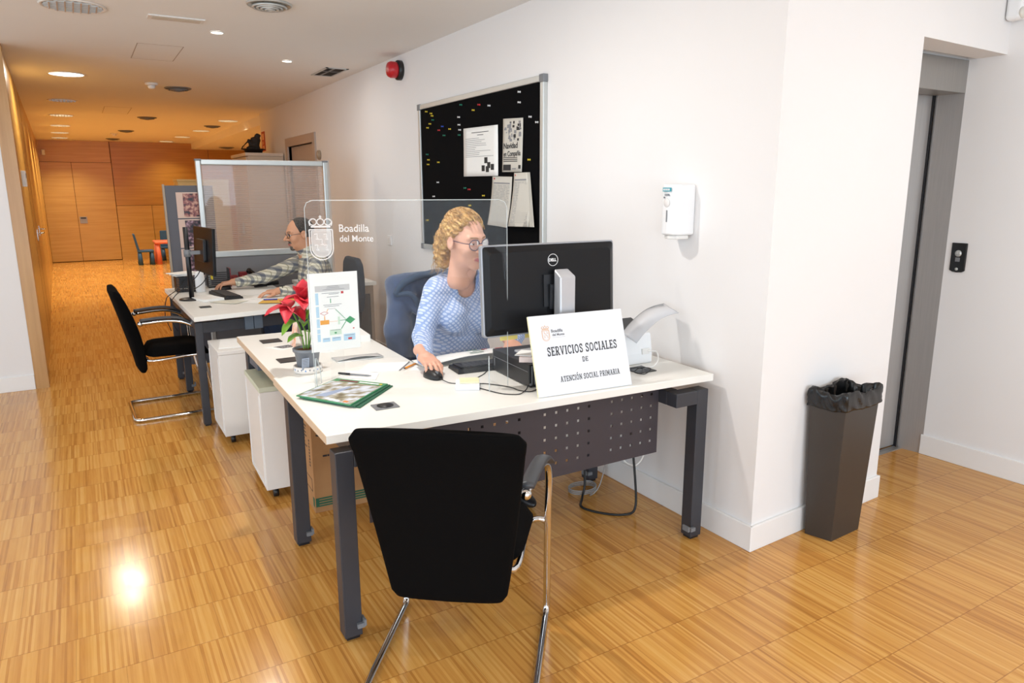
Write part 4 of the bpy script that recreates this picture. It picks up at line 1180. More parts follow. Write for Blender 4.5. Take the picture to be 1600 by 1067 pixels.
m = MB(); m.M = SM; m.box(0.094, 0.222, 0.0002, 0.150, 0.2235, 0.0006); m.obj('crest_rule', mat('faint_grey_print', 'c9c9cb', 0.7), sg)
# document scanner
sc = thing('document_scanner', 'white document scanner with a raised clear paper tray near the wall', 'scanner', (2.05, 2.47, DZ), 0.0)
m = MB(); m.M = frame((0, 0, 0), (0, 1, 0), (0, 0, 1))
prof = [(-0.07, 0.0), (0.09, 0.0), (0.075, 0.05), (0.105, 0.175), (0.085, 0.185), (0.02, 0.145), (-0.055, 0.135), (-0.07, 0.05)]
m = MB(); n = len(prof)
vs = [(x, y, z) for x in (-0.085, 0.125) for (y, z) in [(-p[0] if False else p[0], p[1]) for p in prof]]
m.add(vs, [tuple(range(n))[::-1], tuple(range(n, 2 * n))] + [(i, (i + 1) % n, (i + 1) % n + n, i + n) for i in range(n)])
m.obj('body', M_WHITEP, sc, bevel=0.008, seg=3)
m = MB(); m.M = Matrix.Translation((0, 0, 0)); m.hull8([(-0.07, -0.02, 0.142), (0.11, -0.02, 0.142), (0.11, 0.07, 0.17), (-0.07, 0.07, 0.17)], [(-0.07, -0.02, 0.160), (0.11, -0.02, 0.160), (0.11, 0.07, 0.19), (-0.07, 0.07, 0.19)])
m.obj('feeder', M_BLACKP, sc, bevel=0.003)
m = MB(); tr = [(0.02, 0.155), (0.055, 0.20), (0.11, 0.245), (0.20, 0.268)]
vs = []
for s_, z_ in tr:
    vs += [(-0.08 + s_, 0.03, z_), (-0.06 + s_ * 1.02, -0.06, z_ - 0.02)]
m = MB()
q = smooth([(-0.045, -0.055, 0.150), (0.005, -0.055, 0.195), (0.075, -0.055, 0.238), (0.135, -0.055, 0.256), (0.195, -0.055, 0.262)], 4)
vs = []
for i, p in enumerate(q):
    vs += [tuple(p), (p[0] + 0.012, p[1] - 0.085, p[2] - 0.03)]
m.add(vs, [(2 * i, 2 * i + 1, 2 * i + 3, 2 * i + 2) for i in range(len(q) - 1)], True)
m.obj('paper_tray', glass_material('smoky_clear_plastic', (0.9, 0.9, 0.92, 1), 0.04, 0.55, lin('f4f4f6')), sc, solid=0.003)
m = MB(); m.tube([(p[0], p[1], p[2]) for p in q], 0.002, 6); m.obj('tray_edge', M_GREY, sc)
m = MB(); m.box(0.06, -0.0765, 0.045, 0.10, -0.066, 0.07); m.obj('port', M_WHITEM, sc)
def cable(name, lab, pts, r, m_, k=8, group=None):
    o = MB().tube(smooth(pts, k), r, 8).obj(name, m_); return tag(o, lab, 'cable', group)
cable('cable', 'white cable with a fat plug curving from the scanner to the desk port', [(2.14, 2.392, 0.80), (2.16, 2.36, 0.80), (2.135, 2.32, 0.775), (2.09, 2.30, 0.755), (2.05, 2.31, 0.7505)], 0.0035, M_CABLEW)
cable('cable', 'tangled thin black cable on the desk beside the sign', [(2.04, 2.31, 0.749), (2.00, 2.29, 0.76), (1.96, 2.27, 0.752), (1.99, 2.24, 0.747), (2.04, 2.26, 0.76), (2.00, 2.31, 0.757), (1.95, 2.33, 0.745)], 0.002, M_CABLE)
cable('cable', 'black cable lying on the desk from the computer to the acrylic foot', [(1.45, 2.312, 0.757), (1.425, 2.29, 0.748), (1.38, 2.27, 0.7435), (1.33, 2.31, 0.7435), (1.30, 2.40, 0.7435), (1.29, 2.44, 0.7435)], 0.002, M_CABLE)
cable('cable', 'thin black cable on the desk running along the black computer', [(1.50, 2.302, 0.744), (1.44, 2.275, 0.744), (1.41, 2.31, 0.7445), (1.40, 2.38, 0.744), (1.345, 2.47, 0.7435), (1.30, 2.49, 0.7435)], 0.002, M_CABLE)

# ------------------------------------------------------------------ acrylic counter screen with etched crest
A = Vector((0.735, 2.770, DZ)); B = Vector((1.410, 2.402, DZ))
ac = thing('acrylic_screen', 'tall clear acrylic desk screen etched with a crest and Boadilla del Monte', 'screen', A)
L = (B - A).length; AM = frame((0, 0, 0), (B - A), (0, 0, 1)); AM_in = AM
hA = 0.738
outl = [(0, 0.001), (0.010, 0.001), (0.030, 0.10), (0.11, 0.125), (L - 0.23, 0.125), (L - 0.185, 0.10), (L - 0.16, 0.001), (L, 0.001)]
cr = 0.03
outl += [(L, hA - cr), (L - cr * 0.3, hA - cr * 0.3), (L - cr, hA), (cr, hA), (cr * 0.3, hA - cr * 0.3), (0, hA - cr)]
m = MB(); m.M = AM; m.prism(outl, -0.002, 0.002); m.obj('panel', M_ACRYL, ac)
m = MB(); m.M = AM
m.tube([(0, 0.002, 0), (0, hA - cr, 0), (cr * 0.3, hA - cr * 0.3, 0), (cr, hA, 0), (L - cr, hA, 0), (L - cr * 0.3, hA - cr * 0.3, 0), (L, hA - cr, 0), (L, 0.002, 0)], 0.0014, 6)
m.obj('polished_edge', M_ACEDGE, ac)
m = MB(); m.M = AM; crest(m, 0.058, hA - 0.158, 0.088, 0.0023, 0.0006, fill=False); m.obj('etched_crest', M_ETCH, ac)
m = MB(); m.M = AM
sh_ = [(-0.44, 0.49), (0.44, 0.49), (0.44, -0.25)] + [(0.44 * math.cos(a_), -0.25 - 0.42 * math.sin(a_)) for a_ in [PI * i / 12 for i in range(1, 12)]] + [(-0.44, -0.25)]
m.prism([(0.058 + 0.088 * x, hA - 0.158 + 0.088 * y) for x, y in sh_], 0.0021, 0.0024); m.obj('etched_shield', mat('faint_etching', 'efeae6', 0.8, alpha=0.35), ac)
text('Boadilla', 'etched_name', M_ETCH, ac, AM @ Matrix.Translation((0.125, hA - 0.118, 0.0023)), 0.040, 0.0003, 0.0004, width=0.92)
text('del Monte', 'etched_name', M_ETCH, ac, AM @ Matrix.Translation((0.127, hA - 0.155, 0.0023)), 0.034, 0.0003, 0.0003, width=0.92)
for u in (0.006, L - 0.075):
    m = MB(); m.M = AM @ Matrix.Translation((u, 0, 0)) @ Matrix.Rotation(PI / 2, 4, 'Y')
    arc = [(-0.085 + 0.17 * i / 16, 0.002 + 0.12 * abs(math.sin(PI * i / 16)) ** 0.6) for i in range(17)]
    if u < 0.1: arc = [(0.0, 0.002)] + arc[8:]
    m.prism(arc, -0.0025, 0.0025); f_ = m.obj('foot', M_ACRYL, ac)
    m = MB(); m.M = AM @ Matrix.Translation((u, 0, 0)) @ Matrix.Rotation(PI / 2, 4, 'Y'); m.tube([(a_, b_, 0) for a_, b_ in arc], 0.0022, 6); m.obj('foot_edge', M_ACEDGE, f_)

# ------------------------------------------------------------------ leaflet holder with the flow chart
hd = thing('sign_holder', 'clear stand holding a white flow chart sheet beside the poinsettia', 'sign holder', (0.755, 2.865, DZ))
HM = frame((0, 0, 0), (1, 0.035, 0), (0.0, 0.0, 1))
w_, z0_, z1_ = 0.208, 0.125, 0.448
m = MB(); m.M = HM; m.box(0, z0_, -0.0012, w_, z1_, -0.0004); m.obj('sheet', M_PAPER, hd)
m = MB(); m.M = HM; m.box(-0.004, z0_ - 0.004, -0.0030, w_ + 0.004, z1_ + 0.001, -0.0014); m.box(0.075, 0.004, -0.001, 0.135, z0_ - 0.0045, 0.0012); m.box(0.0, 0.0, -0.05, w_, 0.0035, 0.035)
m.box(-0.004, z0_ - 0.004, 0.0003, -0.002, z1_, 0.003)
m.obj('acrylic_stand', M_ACRYL, hd)
cs = [mat('chart_grey', 'c9c7c6', 0.7), mat('chart_pale_blue', 'b5d3e6', 0.7), M_RED, mat('chart_orange', 'eca23c', 0.7), mat('chart_green', '3f9a63', 0.7), mat('chart_pale_green', 'cfe3cd', 0.7), M_INKG]
m = MB(); m.M = HM @ Matrix.Translation((0, z0_, -0.0003)); H_ = z1_ - z0_
def cb(k, a, b, c, d, t_=0.0004):
    m.k = k; m.box(a * w_, (1 - d) * H_, 0, c * w_, (1 - b) * H_, t_)
cb(0, 0.13, 0.16, 0.83, 0.235)
for a, b in ((0.25, 0.40), (0.42, 0.56), (0.58, 0.69), (0.71, 0.765), (0.775, 0.87)): cb(1, 0.13, a, 0.19, b)
cb(2, 0.65, 0.245, 0.70, 0.275); cb(3, 0.20, 0.60, 0.38, 0.655); cb(3, 0.285, 0.545, 0.30, 0.60)
m.k = 2
def ln(k, x0, y0, x1, y1, wd=0.0022):
    m.k = k; a = Vector((x0 * w_, (1 - y0) * H_)); b = Vector((x1 * w_, (1 - y1) * H_)); d_ = (b - a).normalized(); n_ = Vector((-d_.y, d_.x)) * wd / 2
    m.prism([tuple(a + n_), tuple(a - n_), tuple(b - n_), tuple(b + n_)], 0.0, 0.0005)
for a in ((0.21, 0.51, 0.29, 0.49), (0.29, 0.49, 0.37, 0.51), (0.37, 0.51, 0.29, 0.535), (0.29, 0.535, 0.21, 0.51)): ln(2, *a, wd=0.0014)
ln(4, 0.52, 0.47, 0.72, 0.61); ln(4, 0.60, 0.62, 0.74, 0.62); ln(4, 0.72, 0.64, 0.62, 0.73, 0.003); ln(4, 0.43, 0.33, 0.43, 0.385, 0.003); ln(3, 0.34, 0.495, 0.37, 0.46); ln(0, 0.37, 0.46, 0.52, 0.46); ln(3, 0.38, 0.625, 0.56, 0.625, 0.0008)
m.k = 4; m.prism([(0.70 * w_, (1 - 0.625) * H_), (0.81 * w_, (1 - 0.675) * H_), (0.92 * w_, (1 - 0.625) * H_), (0.81 * w_, (1 - 0.575) * H_)], 0, 0.0005)
cb(5, 0.56, 0.57, 0.60, 0.67); cb(5, 0.38, 0.73, 0.62, 0.80); cb(1, 0.23, 0.83, 0.38, 0.88); cb(1, 0.42, 0.83, 0.60, 0.88); cb(1, 0.66, 0.805, 0.90, 0.89)
cb(4, 0.475, 0.765, 0.52, 0.785, 0.0006); cb(2, 0.75, 0.855, 0.83, 0.88, 0.0006); cb(2, 0.86, 0.73, 0.89, 0.745)
m.k = 6
for y_, x0, x1 in ((0.175, 0.38, 0.6), (0.195, 0.36, 0.62), (0.215, 0.28, 0.72), (0.26, 0.26, 0.62), (0.275, 0.4, 0.6), (0.31, 0.36, 0.6), (0.41, 0.28, 0.65), (0.43, 0.3, 0.6), (0.74, 0.40, 0.6), (0.845, 0.25, 0.36), (0.845, 0.44, 0.58), (0.825, 0.68, 0.88)):
    m.box(x0 * w_, (1 - y_) * H_, 0.0004, x1 * w_, (1 - y_) * H_ + 0.0018, 0.0009)
m.obj('flow_chart', cs, hd)

# ------------------------------------------------------------------ potted poinsettia on a ring saucer
sa = thing('ring_saucer', 'white ceramic saucer with blue triangles under the poinsettia', 'saucer', (0.785, 3.06, DZ))
MB().lathe([(0.0, 0.0), (0.056, 0.0), (0.062, 0.006), (0.062, 0.030), (0.056, 0.031), (0.054, 0.008), (0.0, 0.007)], 40).obj('dish', mat('white_ceramic', 'e9e2da', 0.35), sa)
m = MB()
for k in range(22):
    q = 2 * PI * k / 22; c_, s_ = math.cos(q), math.sin(q); r_ = 0.0627; tx, ty = -s_, c_; hh_ = 0.009 * (1 if k % 2 else -1)
    m.k = k % 3
    m.add([(r_ * c_ + tx * -0.004, r_ * s_ + ty * -0.004, 0.018 - hh_ / 2), (r_ * c_ + tx * 0.004, r_ * s_ + ty * 0.004, 0.018 - hh_ / 2), (r_ * c_, r_ * s_, 0.018 + hh_ / 2)], [(0, 1, 2)])
m.obj('triangle_pattern', [mat('blue_glaze', '5c8fce', 0.4), M_GREY, mat('dark_glaze', '6a7486', 0.4)], sa)
po = thing('potted_poinsettia', 'red poinsettia in a grey plastic pot near the left desk edge', 'potted plant', (0.785, 3.06, DZ + 0.0085))
MB().lathe([(0.0, 0.0), (0.038, 0.0), (0.042, 0.004), (0.054, 0.084), (0.060, 0.085), (0.061, 0.098), (0.055, 0.099), (0.052, 0.088), (0.0, 0.087)], 40).obj('pot', mat('grey_pot_plastic', '7f838a', 0.45), po)
MB().lathe([(0.0, 0.094), (0.03, 0.0925), (0.0515, 0.0885), (0.0515, 0.0882)], 24).obj('soil', M_SOIL, po)
m = MB()
lab_ = frame((-0.012, -0.0515, 0.04), (1, 0.18, 0), (0, -0.16, 1)); m.M = lab_
m.k = 0; m.box(-0.028, -0.028, 0.0, 0.004, 0.026, 0.001)
m.k = 1
for k in range(7): m.box(-0.026, -0.024 + k * 0.007, 0.0011, 0.0, -0.021 + k * 0.007, 0.0016)
m.obj('barcode_label', [mat('pale_blue_label', 'aab4c6', 0.6), M_GREY], po)
def leaf(parent, name, m_, base, dirn, L_, W_, droop, up=(0, 0, 1), fold=0.25):
    d = Vector(dirn).normalized(); u = Vector(up); s = d.cross(u)
    if s.length < 0.05: s = Vector((1, 0, 0))
    s.normalize(); nn = s.cross(d)
    vs = []; n = 10
    for i in range(n + 1):
        t_ = i / n; w = W_ * (abs(math.sin(PI * min(1, t_ ** 0.8))) ** 0.8) * (1.0 if t_ < 0.97 else 0.1)
        c_ = Vector(base) + d * L_ * t_ - Vector((0, 0, 1)) * droop * t_ * t_ + nn * 0.0
        wob = 0.004 * math.sin(t_ * 9)
        for k, a in enumerate((-1, -0.5, 0, 0.5, 1)):
            vs.append(tuple(c_ + s * a * w * 0.5 + nn * (abs(a) * w * fold + wob * a)))
    fs = [(i * 5 + j, i * 5 + j + 1, (i + 1) * 5 + j + 1, (i + 1) * 5 + j) for i in range(n) for j in range(4)]
    mm = MB(); mm.add(vs, fs, True); return mm.obj(name, m_, parent, solid=0.0006)
tops = []
for b_, t_ in (((-0.012, 0.0, 0.09), (-0.055, 0.01, 0.275)), ((0.004, -0.005, 0.09), (0.0, 0.0, 0.31)), ((0.01, 0.008, 0.09), (0.03, 0.01, 0.29)), ((0.0, 0.01, 0.09), (-0.02, 0.03, 0.24))):
    b_ = Vector(b_); t_ = Vector(t_); md = (b_ + t_) / 2 + Vector((0.012, 0, 0))
    MB().tube(smooth([b_, md, t_], 6), [0.0032] * 13, 7).obj('stem', M_STEM, po); tops.append(t_)
rr = random.Random(21)
V_ = Vector
for base, dr, L_, W_, dp in ((tops[0], (-1, -0.2, 0.25), 0.12, 0.05, 0.06), (tops[0], (-0.5, -0.9, 0.3), 0.10, 0.055, 0.10), (tops[0], (-0.2, 0.8, 0.5), 0.09, 0.05, 0.03),
                             (tops[0], (0.3, -0.9, 0.0), 0.10, 0.055, 0.06), (tops[1], (-0.6, -0.5, 0.9), 0.10, 0.05, 0.01), (tops[1], (0.5, -0.6, 0.9), 0.10, 0.055, 0.01),
                             (tops[1], (0.1, 0.3, 1.0), 0.09, 0.05, 0.0), (tops[1], (-0.8, 0.1, 0.25), 0.09, 0.05, 0.03), (tops[2], (0.9, -0.3, 0.5), 0.09, 0.05, 0.02), (tops[2], (0.2, -0.9, 0.6), 0.09, 0.055, 0.03),
                             (tops[1], (-0.25, -0.9, 0.15), 0.11, 0.06, 0.06), (tops[1], (0.15, -0.95, 0.1), 0.10, 0.055, 0.04), (tops[2], (0.4, 0.6, 0.8), 0.08, 0.045, 0.0)):
    leaf(po, 'red_bract', M_BRACT, base, dr, L_, W_ * 1.3, dp * 0.8)
for base, dr, L_, W_, dp in ((V_((-0.035, 0.005, 0.215)), (-0.95, -0.5, 0.05), 0.085, 0.058, 0.05), (V_((0.0, 0.0, 0.21)), (-0.3, -0.8, 0.3), 0.08, 0.05, 0.03), (V_((-0.015, 0.0, 0.15)), (-0.9, -0.5, 0.3), 0.09, 0.05, 0.035),
                             (V_((0.01, 0.0, 0.25)), (0.6, -0.6, 0.3), 0.07, 0.045, 0.02), (V_((0.0, 0.0, 0.17)), (0.3, -0.8, 0.25), 0.07, 0.045, 0.03), (V_((0.0, 0.0, 0.26)), (-0.2, -0.9, 0.3), 0.075, 0.05, 0.05)):
    leaf(po, 'green_leaf', M_LEAF, base, dr, L_, W_, dp)

# ------------------------------------------------------------------ papers and small things on the near desk
def sheet(name, lab, cat, pts, z, m_, th=0.0012, group=None):
    cx = sum(p[0] for p in pts) / len(pts); cy = sum(p[1] for p in pts) / len(pts)
    o = MB().prism([(p[0] - cx, p[1] - cy) for p in pts], 0, th).obj(name, m_); o.location = (cx, cy, z)
    return tag(o, lab, cat, group)
# magazines
GM = mottled('magazine_landscape', [(0.36, '6d6247'), (0.46, 'a39c84'), (0.56, 'cfd6e2'), (0.70, 'e3e7ee')], 16, 0.35, 4, (1, 1.6, 1))
mag = [(0.632, 2.690), (0.768, 2.462), (0.990, 2.665), (0.842, 2.855)]
for k, (dx, dy, rz_, lab) in enumerate(((0.020, -0.016, 0.05, 'green magazine at the bottom of the fanned pile on the desk'), (0.010, -0.008, 0.025, 'green magazine in the middle of the fanned pile on the desk'), (0, 0, 0, 'magazine with a rocky landscape cover on top of the pile'))):
    z_ = DZ + 0.0008 + k * 0.0045
    c0 = V_((0.80, 2.66))
    P_ = []
    for x, y in mag:
        v = V_((x, y)) - c0; v.rotate(Matrix.Rotation(rz_, 2)); P_.append(tuple(v))
    t = thing('magazine', lab, 'magazine', (c0.x + dx, c0.y + dy - 0.024, z_), 0)
    MB().prism(P_, 0, 0.004).obj('pages', M_GREEN if k < 2 else mat('magazine_green_cover', '3f8a5c', 0.35), t)
    if k == 2:
        q = [V_(p) for p in P_]
        def at(u, v): return (q[1] * (1 - u) + q[2] * u) * (1 - v) + (q[0] * (1 - u) + q[3] * u) * v
        def patch(u0, v0, u1, v1, z0, z1): return [tuple(at(u0, v0)), tuple(at(u1, v0)), tuple(at(u1, v1)), tuple(at(u0, v1))]
        MB().prism(patch(0.02, 0.02, 0.86, 0.98, 0, 0), 0.0041, 0.0044).obj('cover_photo', GM, t)
        MB().prism([tuple(at(0.1, 0.75)), tuple(at(0.14, 0.55)), tuple(at(0.66, 0.45)), tuple(at(0.68, 0.50))], 0.0045, 0.0047).obj('road_picture', mat('cover_blue_grey', '98a6c0', 0.5), t)
        m = MB(); m.k = 0; m.prism(patch(0.89, 0.52, 0.95, 0.88, 0, 0), 0.0041, 0.0044); m.k = 1; m.prism(patch(0.91, 0.12, 0.95, 0.50, 0, 0), 0.0041, 0.0044); m.k = 2; m.prism(patch(0.91, 0.06, 0.95, 0.11, 0, 0), 0.0041, 0.0045)
        m.k = 1; m.prism(patch(0.05, 0.25, 0.10, 0.50, 0, 0), 0.0046, 0.0049); m.k = 3; m.prism(patch(0.05, 0.10, 0.11, 0.18, 0, 0), 0.0046, 0.0049)
        m.obj('cover_title', [mat('maroon_print', '7c2f3a', 0.5), M_PAPER, M_YEL, mat('orange_print', 'd9823a', 0.5)], t)
        mt_ = frame((at(0.90, 0.86).x, at(0.90, 0.86).y, 0.0045), V_((*(at(0.9, 0.0) - at(0.9, 1.0)), 0)), V_((*(at(1, 0.5) - at(0, 0.5)), 0)))
sheet('note_pad', 'white note sheet under the pen on the desk', 'paper', [(0.862, 2.885), (0.985, 2.765), (1.035, 2.86), (0.93, 2.965)], DZ + 0.0004, M_PAPER, 0.004)
pn = thing('ballpoint_pen', 'black ballpoint pen lying on the white note sheet', 'pen', (0.878, 2.925, DZ + 0.0095))
dv = V_((0.105, -0.115, 0)); 
MB().cyl((0, 0, 0), tuple(dv * 0.35), 0.0048, 10).obj('cap', M_BLACKP, pn)
MB().tube([tuple(dv * 0.351), tuple(dv * 0.9), tuple(dv)], [0.0036, 0.0036, 0.0012], 10).obj('barrel', mat('clear_grey_pen', '8a8c90', 0.3), pn)
ng = thing('letter', 'white open letter lying flat in front of the woman, left of the pencil', 'paper', (1.085, 2.965, DZ + 0.0005))
MB().prism([(-0.13, -0.05), (0.04, -0.105), (0.14, 0.02), (-0.03, 0.085)], 0, 0.003).obj('sheets', M_PAPER, ng)
m = MB(); m.prism([(0.043, -0.104), (0.047, -0.105), (0.145, 0.02), (0.142, 0.022)], 0.0, 0.0042); m.obj('fold_line', M_INKG, ng)
sheet('paper_sheet', 'small white paper lying under the pencil tip', 'paper', [(1.17, 2.84), (1.235, 2.79), (1.30, 2.87), (1.235, 2.925)], DZ + 0.0004, M_PAPER, 0.0012)
nw = thing('leaflet', 'folded grey leaflet with a curled corner behind the flow chart stand', 'leaflet', (1.05, 3.20, DZ + 0.0005))
m = MB(); vs = []
for i in range(9):
    u = i / 8
    for j in range(5):
        v = j / 4; x = -0.11 + 0.22 * u; y = -0.055 + 0.09 * v - 0.02 * u; z = 0.004 + 0.012 * math.sin(PI * u) * (1 - v) ** 2 + 0.003
        vs.append((x, y, z))
m.add(vs, [(i * 5 + j, (i + 1) * 5 + j, (i + 1) * 5 + j + 1, i * 5 + j + 1) for i in range(8) for j in range(4)], True)
m.obj('cover', mat('leaflet_grey', 'c5c3c0', 0.5), nw, solid=0.001)
MB().box(-0.11, -0.06, 0, 0.11, 0.04, 0.0045).obj('pages', M_PAPER, nw)
pc_ = thing('pencil', 'orange pencil lying at the woman\'s right hand', 'pencil', (1.148, 2.862, DZ + 0.0065))
dv = V_((0.105, 0.075, 0))
MB().tube([tuple(dv * 0.1), tuple(dv)], 0.004, 6).obj('barrel', mat('orange_pencil_paint', 'e8922e', 0.4), pc_)
MB().tube([(0, 0, 0), tuple(dv * 0.099)], [0.0006, 0.0038], 6).obj('tip', M_INK, pc_)
# printed card with QR-free dark picture, folded pink card
lf = thing('flat_card', 'white card with a dark printed block lying by the desk port', 'card', (0.80, 3.62, DZ + 0.0005))
MB().prism([(-0.07, 0.03), (-0.02, -0.06), (0.085, -0.045), (0.05, 0.05)], 0, 0.0015).obj('card', M_PAPER, lf)
MB().prism([(-0.035, 0.02), (0.0, -0.04), (0.07, -0.03), (0.045, 0.035)], 0.0016, 0.0019).obj('print', mottled('dark_grey_print', [(0.4, '3b3c3e'), (0.6, '8b8c8e')], 90, 0.7), lf)
fc = thing('folded_card', 'small pink and orange folded card standing on the desk behind the pot', 'card', (0.865, 3.60, DZ + 0.001))
m = MB(); m.quad((-0.012, -0.05, 0), (-0.012, 0.05, 0), (0.012, 0.05, 0.125), (0.012, -0.035, 0.125)); m.obj('front', mottled('pink_card_print', [(0.35, 'e9966b'), (0.5, 'f0cdb8'), (0.65, 'e8dcd0')], 30, 0.6), fc, solid=0.001)
m = MB(); m.quad((0.045, -0.05, 0), (0.045, 0.05, 0), (0.0135, 0.05, 0.125), (0.0135, -0.035, 0.125)); m.obj('back', M_PAPER, fc, solid=0.001)
sheet('paper_stack', 'stack of white papers at the far right end of the return top', 'paper stack', [(1.02, 3.56), (1.235, 3.52), (1.26, 3.80), (1.05, 3.86)], DZ + 0.0004, M_PAPER, 0.035)
sheet('envelope', 'white and blue envelope lying behind the poinsettia', 'envelope', [(0.90, 3.40), (1.0, 3.38), (1.02, 3.52), (0.92, 3.54)], DZ + 0.0004, M_PAPER, 0.003)
# keyboard, mouse, large chart paper, note block
def keyboard(lab, x, y, z, rz, w=0.40, d=0.135, cols=15, rows=5):
    t = thing('keyboard', lab, 'keyboard', (x, y, z), rz)
    m = MB(); m.hull8([(-w / 2, -d / 2, 0), (w / 2, -d / 2, 0), (w / 2, d / 2, 0), (-w / 2, d / 2, 0)], [(-w / 2 + .003, -d / 2 + .003, 0.015), (w / 2 - .003, -d / 2 + .003, 0.015), (w / 2 - .003, d / 2 - .003, 0.022), (-w / 2 + .003, d / 2 - .003, 0.022)])
    m.obj('base', M_BLACKP, t, bevel=0.002)
    m = MB(); kw = (w - 0.03) / cols; kd = (d - 0.025) / rows
    for r in range(rows):
        for c in range(cols):
            if r == 0 and 3 < c < 9: continue
            x0 = -w / 2 + 0.015 + c * kw; y0 = -d / 2 + 0.012 + r * kd; z0 = 0.0155 + 0.007 * (r + 0.5) / rows
            m.box(x0 + 0.0015, y0 + 0.0015, z0, x0 + kw - 0.0015, y0 + kd - 0.0015, z0 + 0.006)
    x0 = -w / 2 + 0.015 + 4 * kw; m.box(x0, -d / 2 + 0.0135, 0.0163, x0 + 5 * kw, -d / 2 + 0.012 + kd - 0.0015, 0.0223)
    o = m.obj('keys', mat('dark_key_plastic', '2d2e31', 0.5), t); return t
keyboard('black keyboard on the near desk between the mouse and the computer', 1.605 - 0.08, 2.71, DZ + 0.0005, PI - 0.10, 0.40, 0.13)
def mouse(lab, x, y, rz):
    t = thing('mouse', lab, 'mouse', (x, y, DZ + 0.0005), rz)
    m = MB(); vs = []; fs = []; n = 24; R_ = [(1.0, 0.0), (1.0, 0.010), (0.93, 0.022), (0.7, 0.031), (0.35, 0.035), (0.02, 0.036)]
    for r, z in R_:
        for j in range(n):
            q = 2 * PI * j / n; x_ = 0.030 * r * math.copysign(abs(math.cos(q)) ** 0.8, math.cos(q)); y_ = 0.056 * r * math.copysign(abs(math.sin(q)) ** 0.8, math.sin(q))
            vs.append((x_, y_, z * (1 - 0.25 * max(0, y_ / 0.056) )))
    for i in range(len(R_) - 1):
        for j in range(n): fs.append((i * n + j, i * n + (j + 1) % n, (i + 1) * n + (j + 1) % n, (i + 1) * n + j))
    fs += [tuple(range(n - 1, -1, -1)), tuple((len(R_) - 1) * n + j for j in range(n))]
    m.add(vs, fs, True); m.obj('shell', M_BLACKP, t)
    MB().box(-0.0035, 0.022, 0.022, 0.0035, 0.040, 0.034).obj('wheel', M_GREY, t, bevel=0.002)
    return t
mouse('black mouse under the woman\'s right hand', 1.205, 2.675, PI + 0.12)
cable('cable', 'thin black mouse cable lying across the near desk', [(1.208, 2.612, 0.752), (1.225, 2.555, 0.7445), (1.27, 2.525, 0.7432), (1.32, 2.55, 0.7432), (1.40, 2.60, 0.7432), (1.46, 2.66, 0.7432)], 0.0018, M_CABLE)
cp = thing('printed_chart', 'large printed paper with green and red marks in front of the woman', 'paper', (1.46, 2.89, DZ + 0.026))
m = MB(); vs = []
for i in range(9):
    u = i / 8
    for j in range(5):
        v = j / 4; x = -0.23 + 0.44 * u; y = -0.065 - 0.0 * u + 0.14 * v; z = -0.014 + 0.022 * min(1, u * 2.2) * (1 - v * 0.6)
        vs.append((x, y, z))
m.add(vs, [(i * 5 + j, (i + 1) * 5 + j, (i + 1) * 5 + j + 1, i * 5 + j + 1) for i in range(8) for j in range(4)], True)
m.obj('sheet', M_PAPER, cp, solid=0.0012)
m = MB()
for k, (x, y, w, kk) in enumerate(((0.02, -0.03, 0.07, 0), (0.05, 0.0, 0.06, 0), (0.14, -0.03, 0.05, 0), (0.10, 0.01, 0.03, 1), (0.03, 0.02, 0.05, 0), (0.17, 0.0, 0.04, 1))):
    m.k = kk; m.box(x, y, 0.0095, x + w, y + 0.008, 0.0105)
m.obj('marks', [M_GREEN, M_RED], cp)
nb = slab('note_block', 'white block of note paper on the desk before the acrylic foot', 'note block', 1.262, 2.468, DZ + 0.0006, 0.095, 0.095, 0.020, -0.5, mat('bluish_white_paper', 'e9ecf4', 0.7))
slab('sticky_notes', 'pale yellow sticky notes lying on the white note block', 'sticky notes', 1.275, 2.478, DZ + 0.0212, 0.078, 0.07, 0.006, -0.45, M_CREAM)

# ------------------------------------------------------------------ under-desk cables and power strip
ps = thing('power_strip', 'white power strip on the floor behind the perforated panel', 'power strip', (2.05, 3.02, 0.0), 0.1)
MB().box(-0.10, -0.028, 0, 0.10, 0.028, 0.042).obj('body', M_WHITEP, ps, bevel=0.004)
m = MB()
for k in range(3): m.M = Matrix.Translation((-0.06 + 0.06 * k, 0, 0.0422)); m.lathe([(0.019, 0), (0.019, 0.0015)], 16)
m.obj('sockets', M_WHITEM, ps)
cable('cable', 'thick black cable looping down to the floor below the perforated panel', [(2.10, 2.50, 0.60), (2.12, 2.47, 0.40), (2.13, 2.44, 0.18), (2.12, 2.42, 0.03), (2.06, 2.43, 0.006), (1.98, 2.50, 0.006), (1.94, 2.60, 0.006), (2.00, 2.68, 0.008), (2.03, 2.70, 0.08), (2.03, 2.72, 0.3), (2.02, 2.74, 0.62)], 0.0058, M_CABLE)
cable('cable', 'white cable hanging in a loop below the desk beside the wall', [(2.16, 2.50, 0.62), (2.19, 2.47, 0.40), (2.20, 2.46, 0.28), (2.16, 2.48, 0.215), (2.11, 2.52, 0.26), (2.09, 2.55, 0.40), (2.09, 2.57, 0.62)], 0.0045, M_CABLEW)
pts = [(2.10, 2.62, 0.6), (2.11, 2.62, 0.3), (2.08, 2.64, 0.08), (2.05, 2.68, 0.01)]
for k in range(34): pts.append((2.06 + 0.075 * math.cos(k * 0.6), 2.76 + 0.06 * math.sin(k * 0.6), 0.006 + 0.0008 * k))
cable('cable', 'grey cable coiled on the floor behind the perforated panel', pts, 0.003, M_CABLEG, 4)
cable('cable', 'short black cable loop hanging just below the perforated panel', [(2.00, 2.56, 0.62), (2.01, 2.56, 0.42), (2.04, 2.55, 0.36), (2.07, 2.54, 0.42), (2.075, 2.54, 0.62)], 0.0045, M_CABLE)

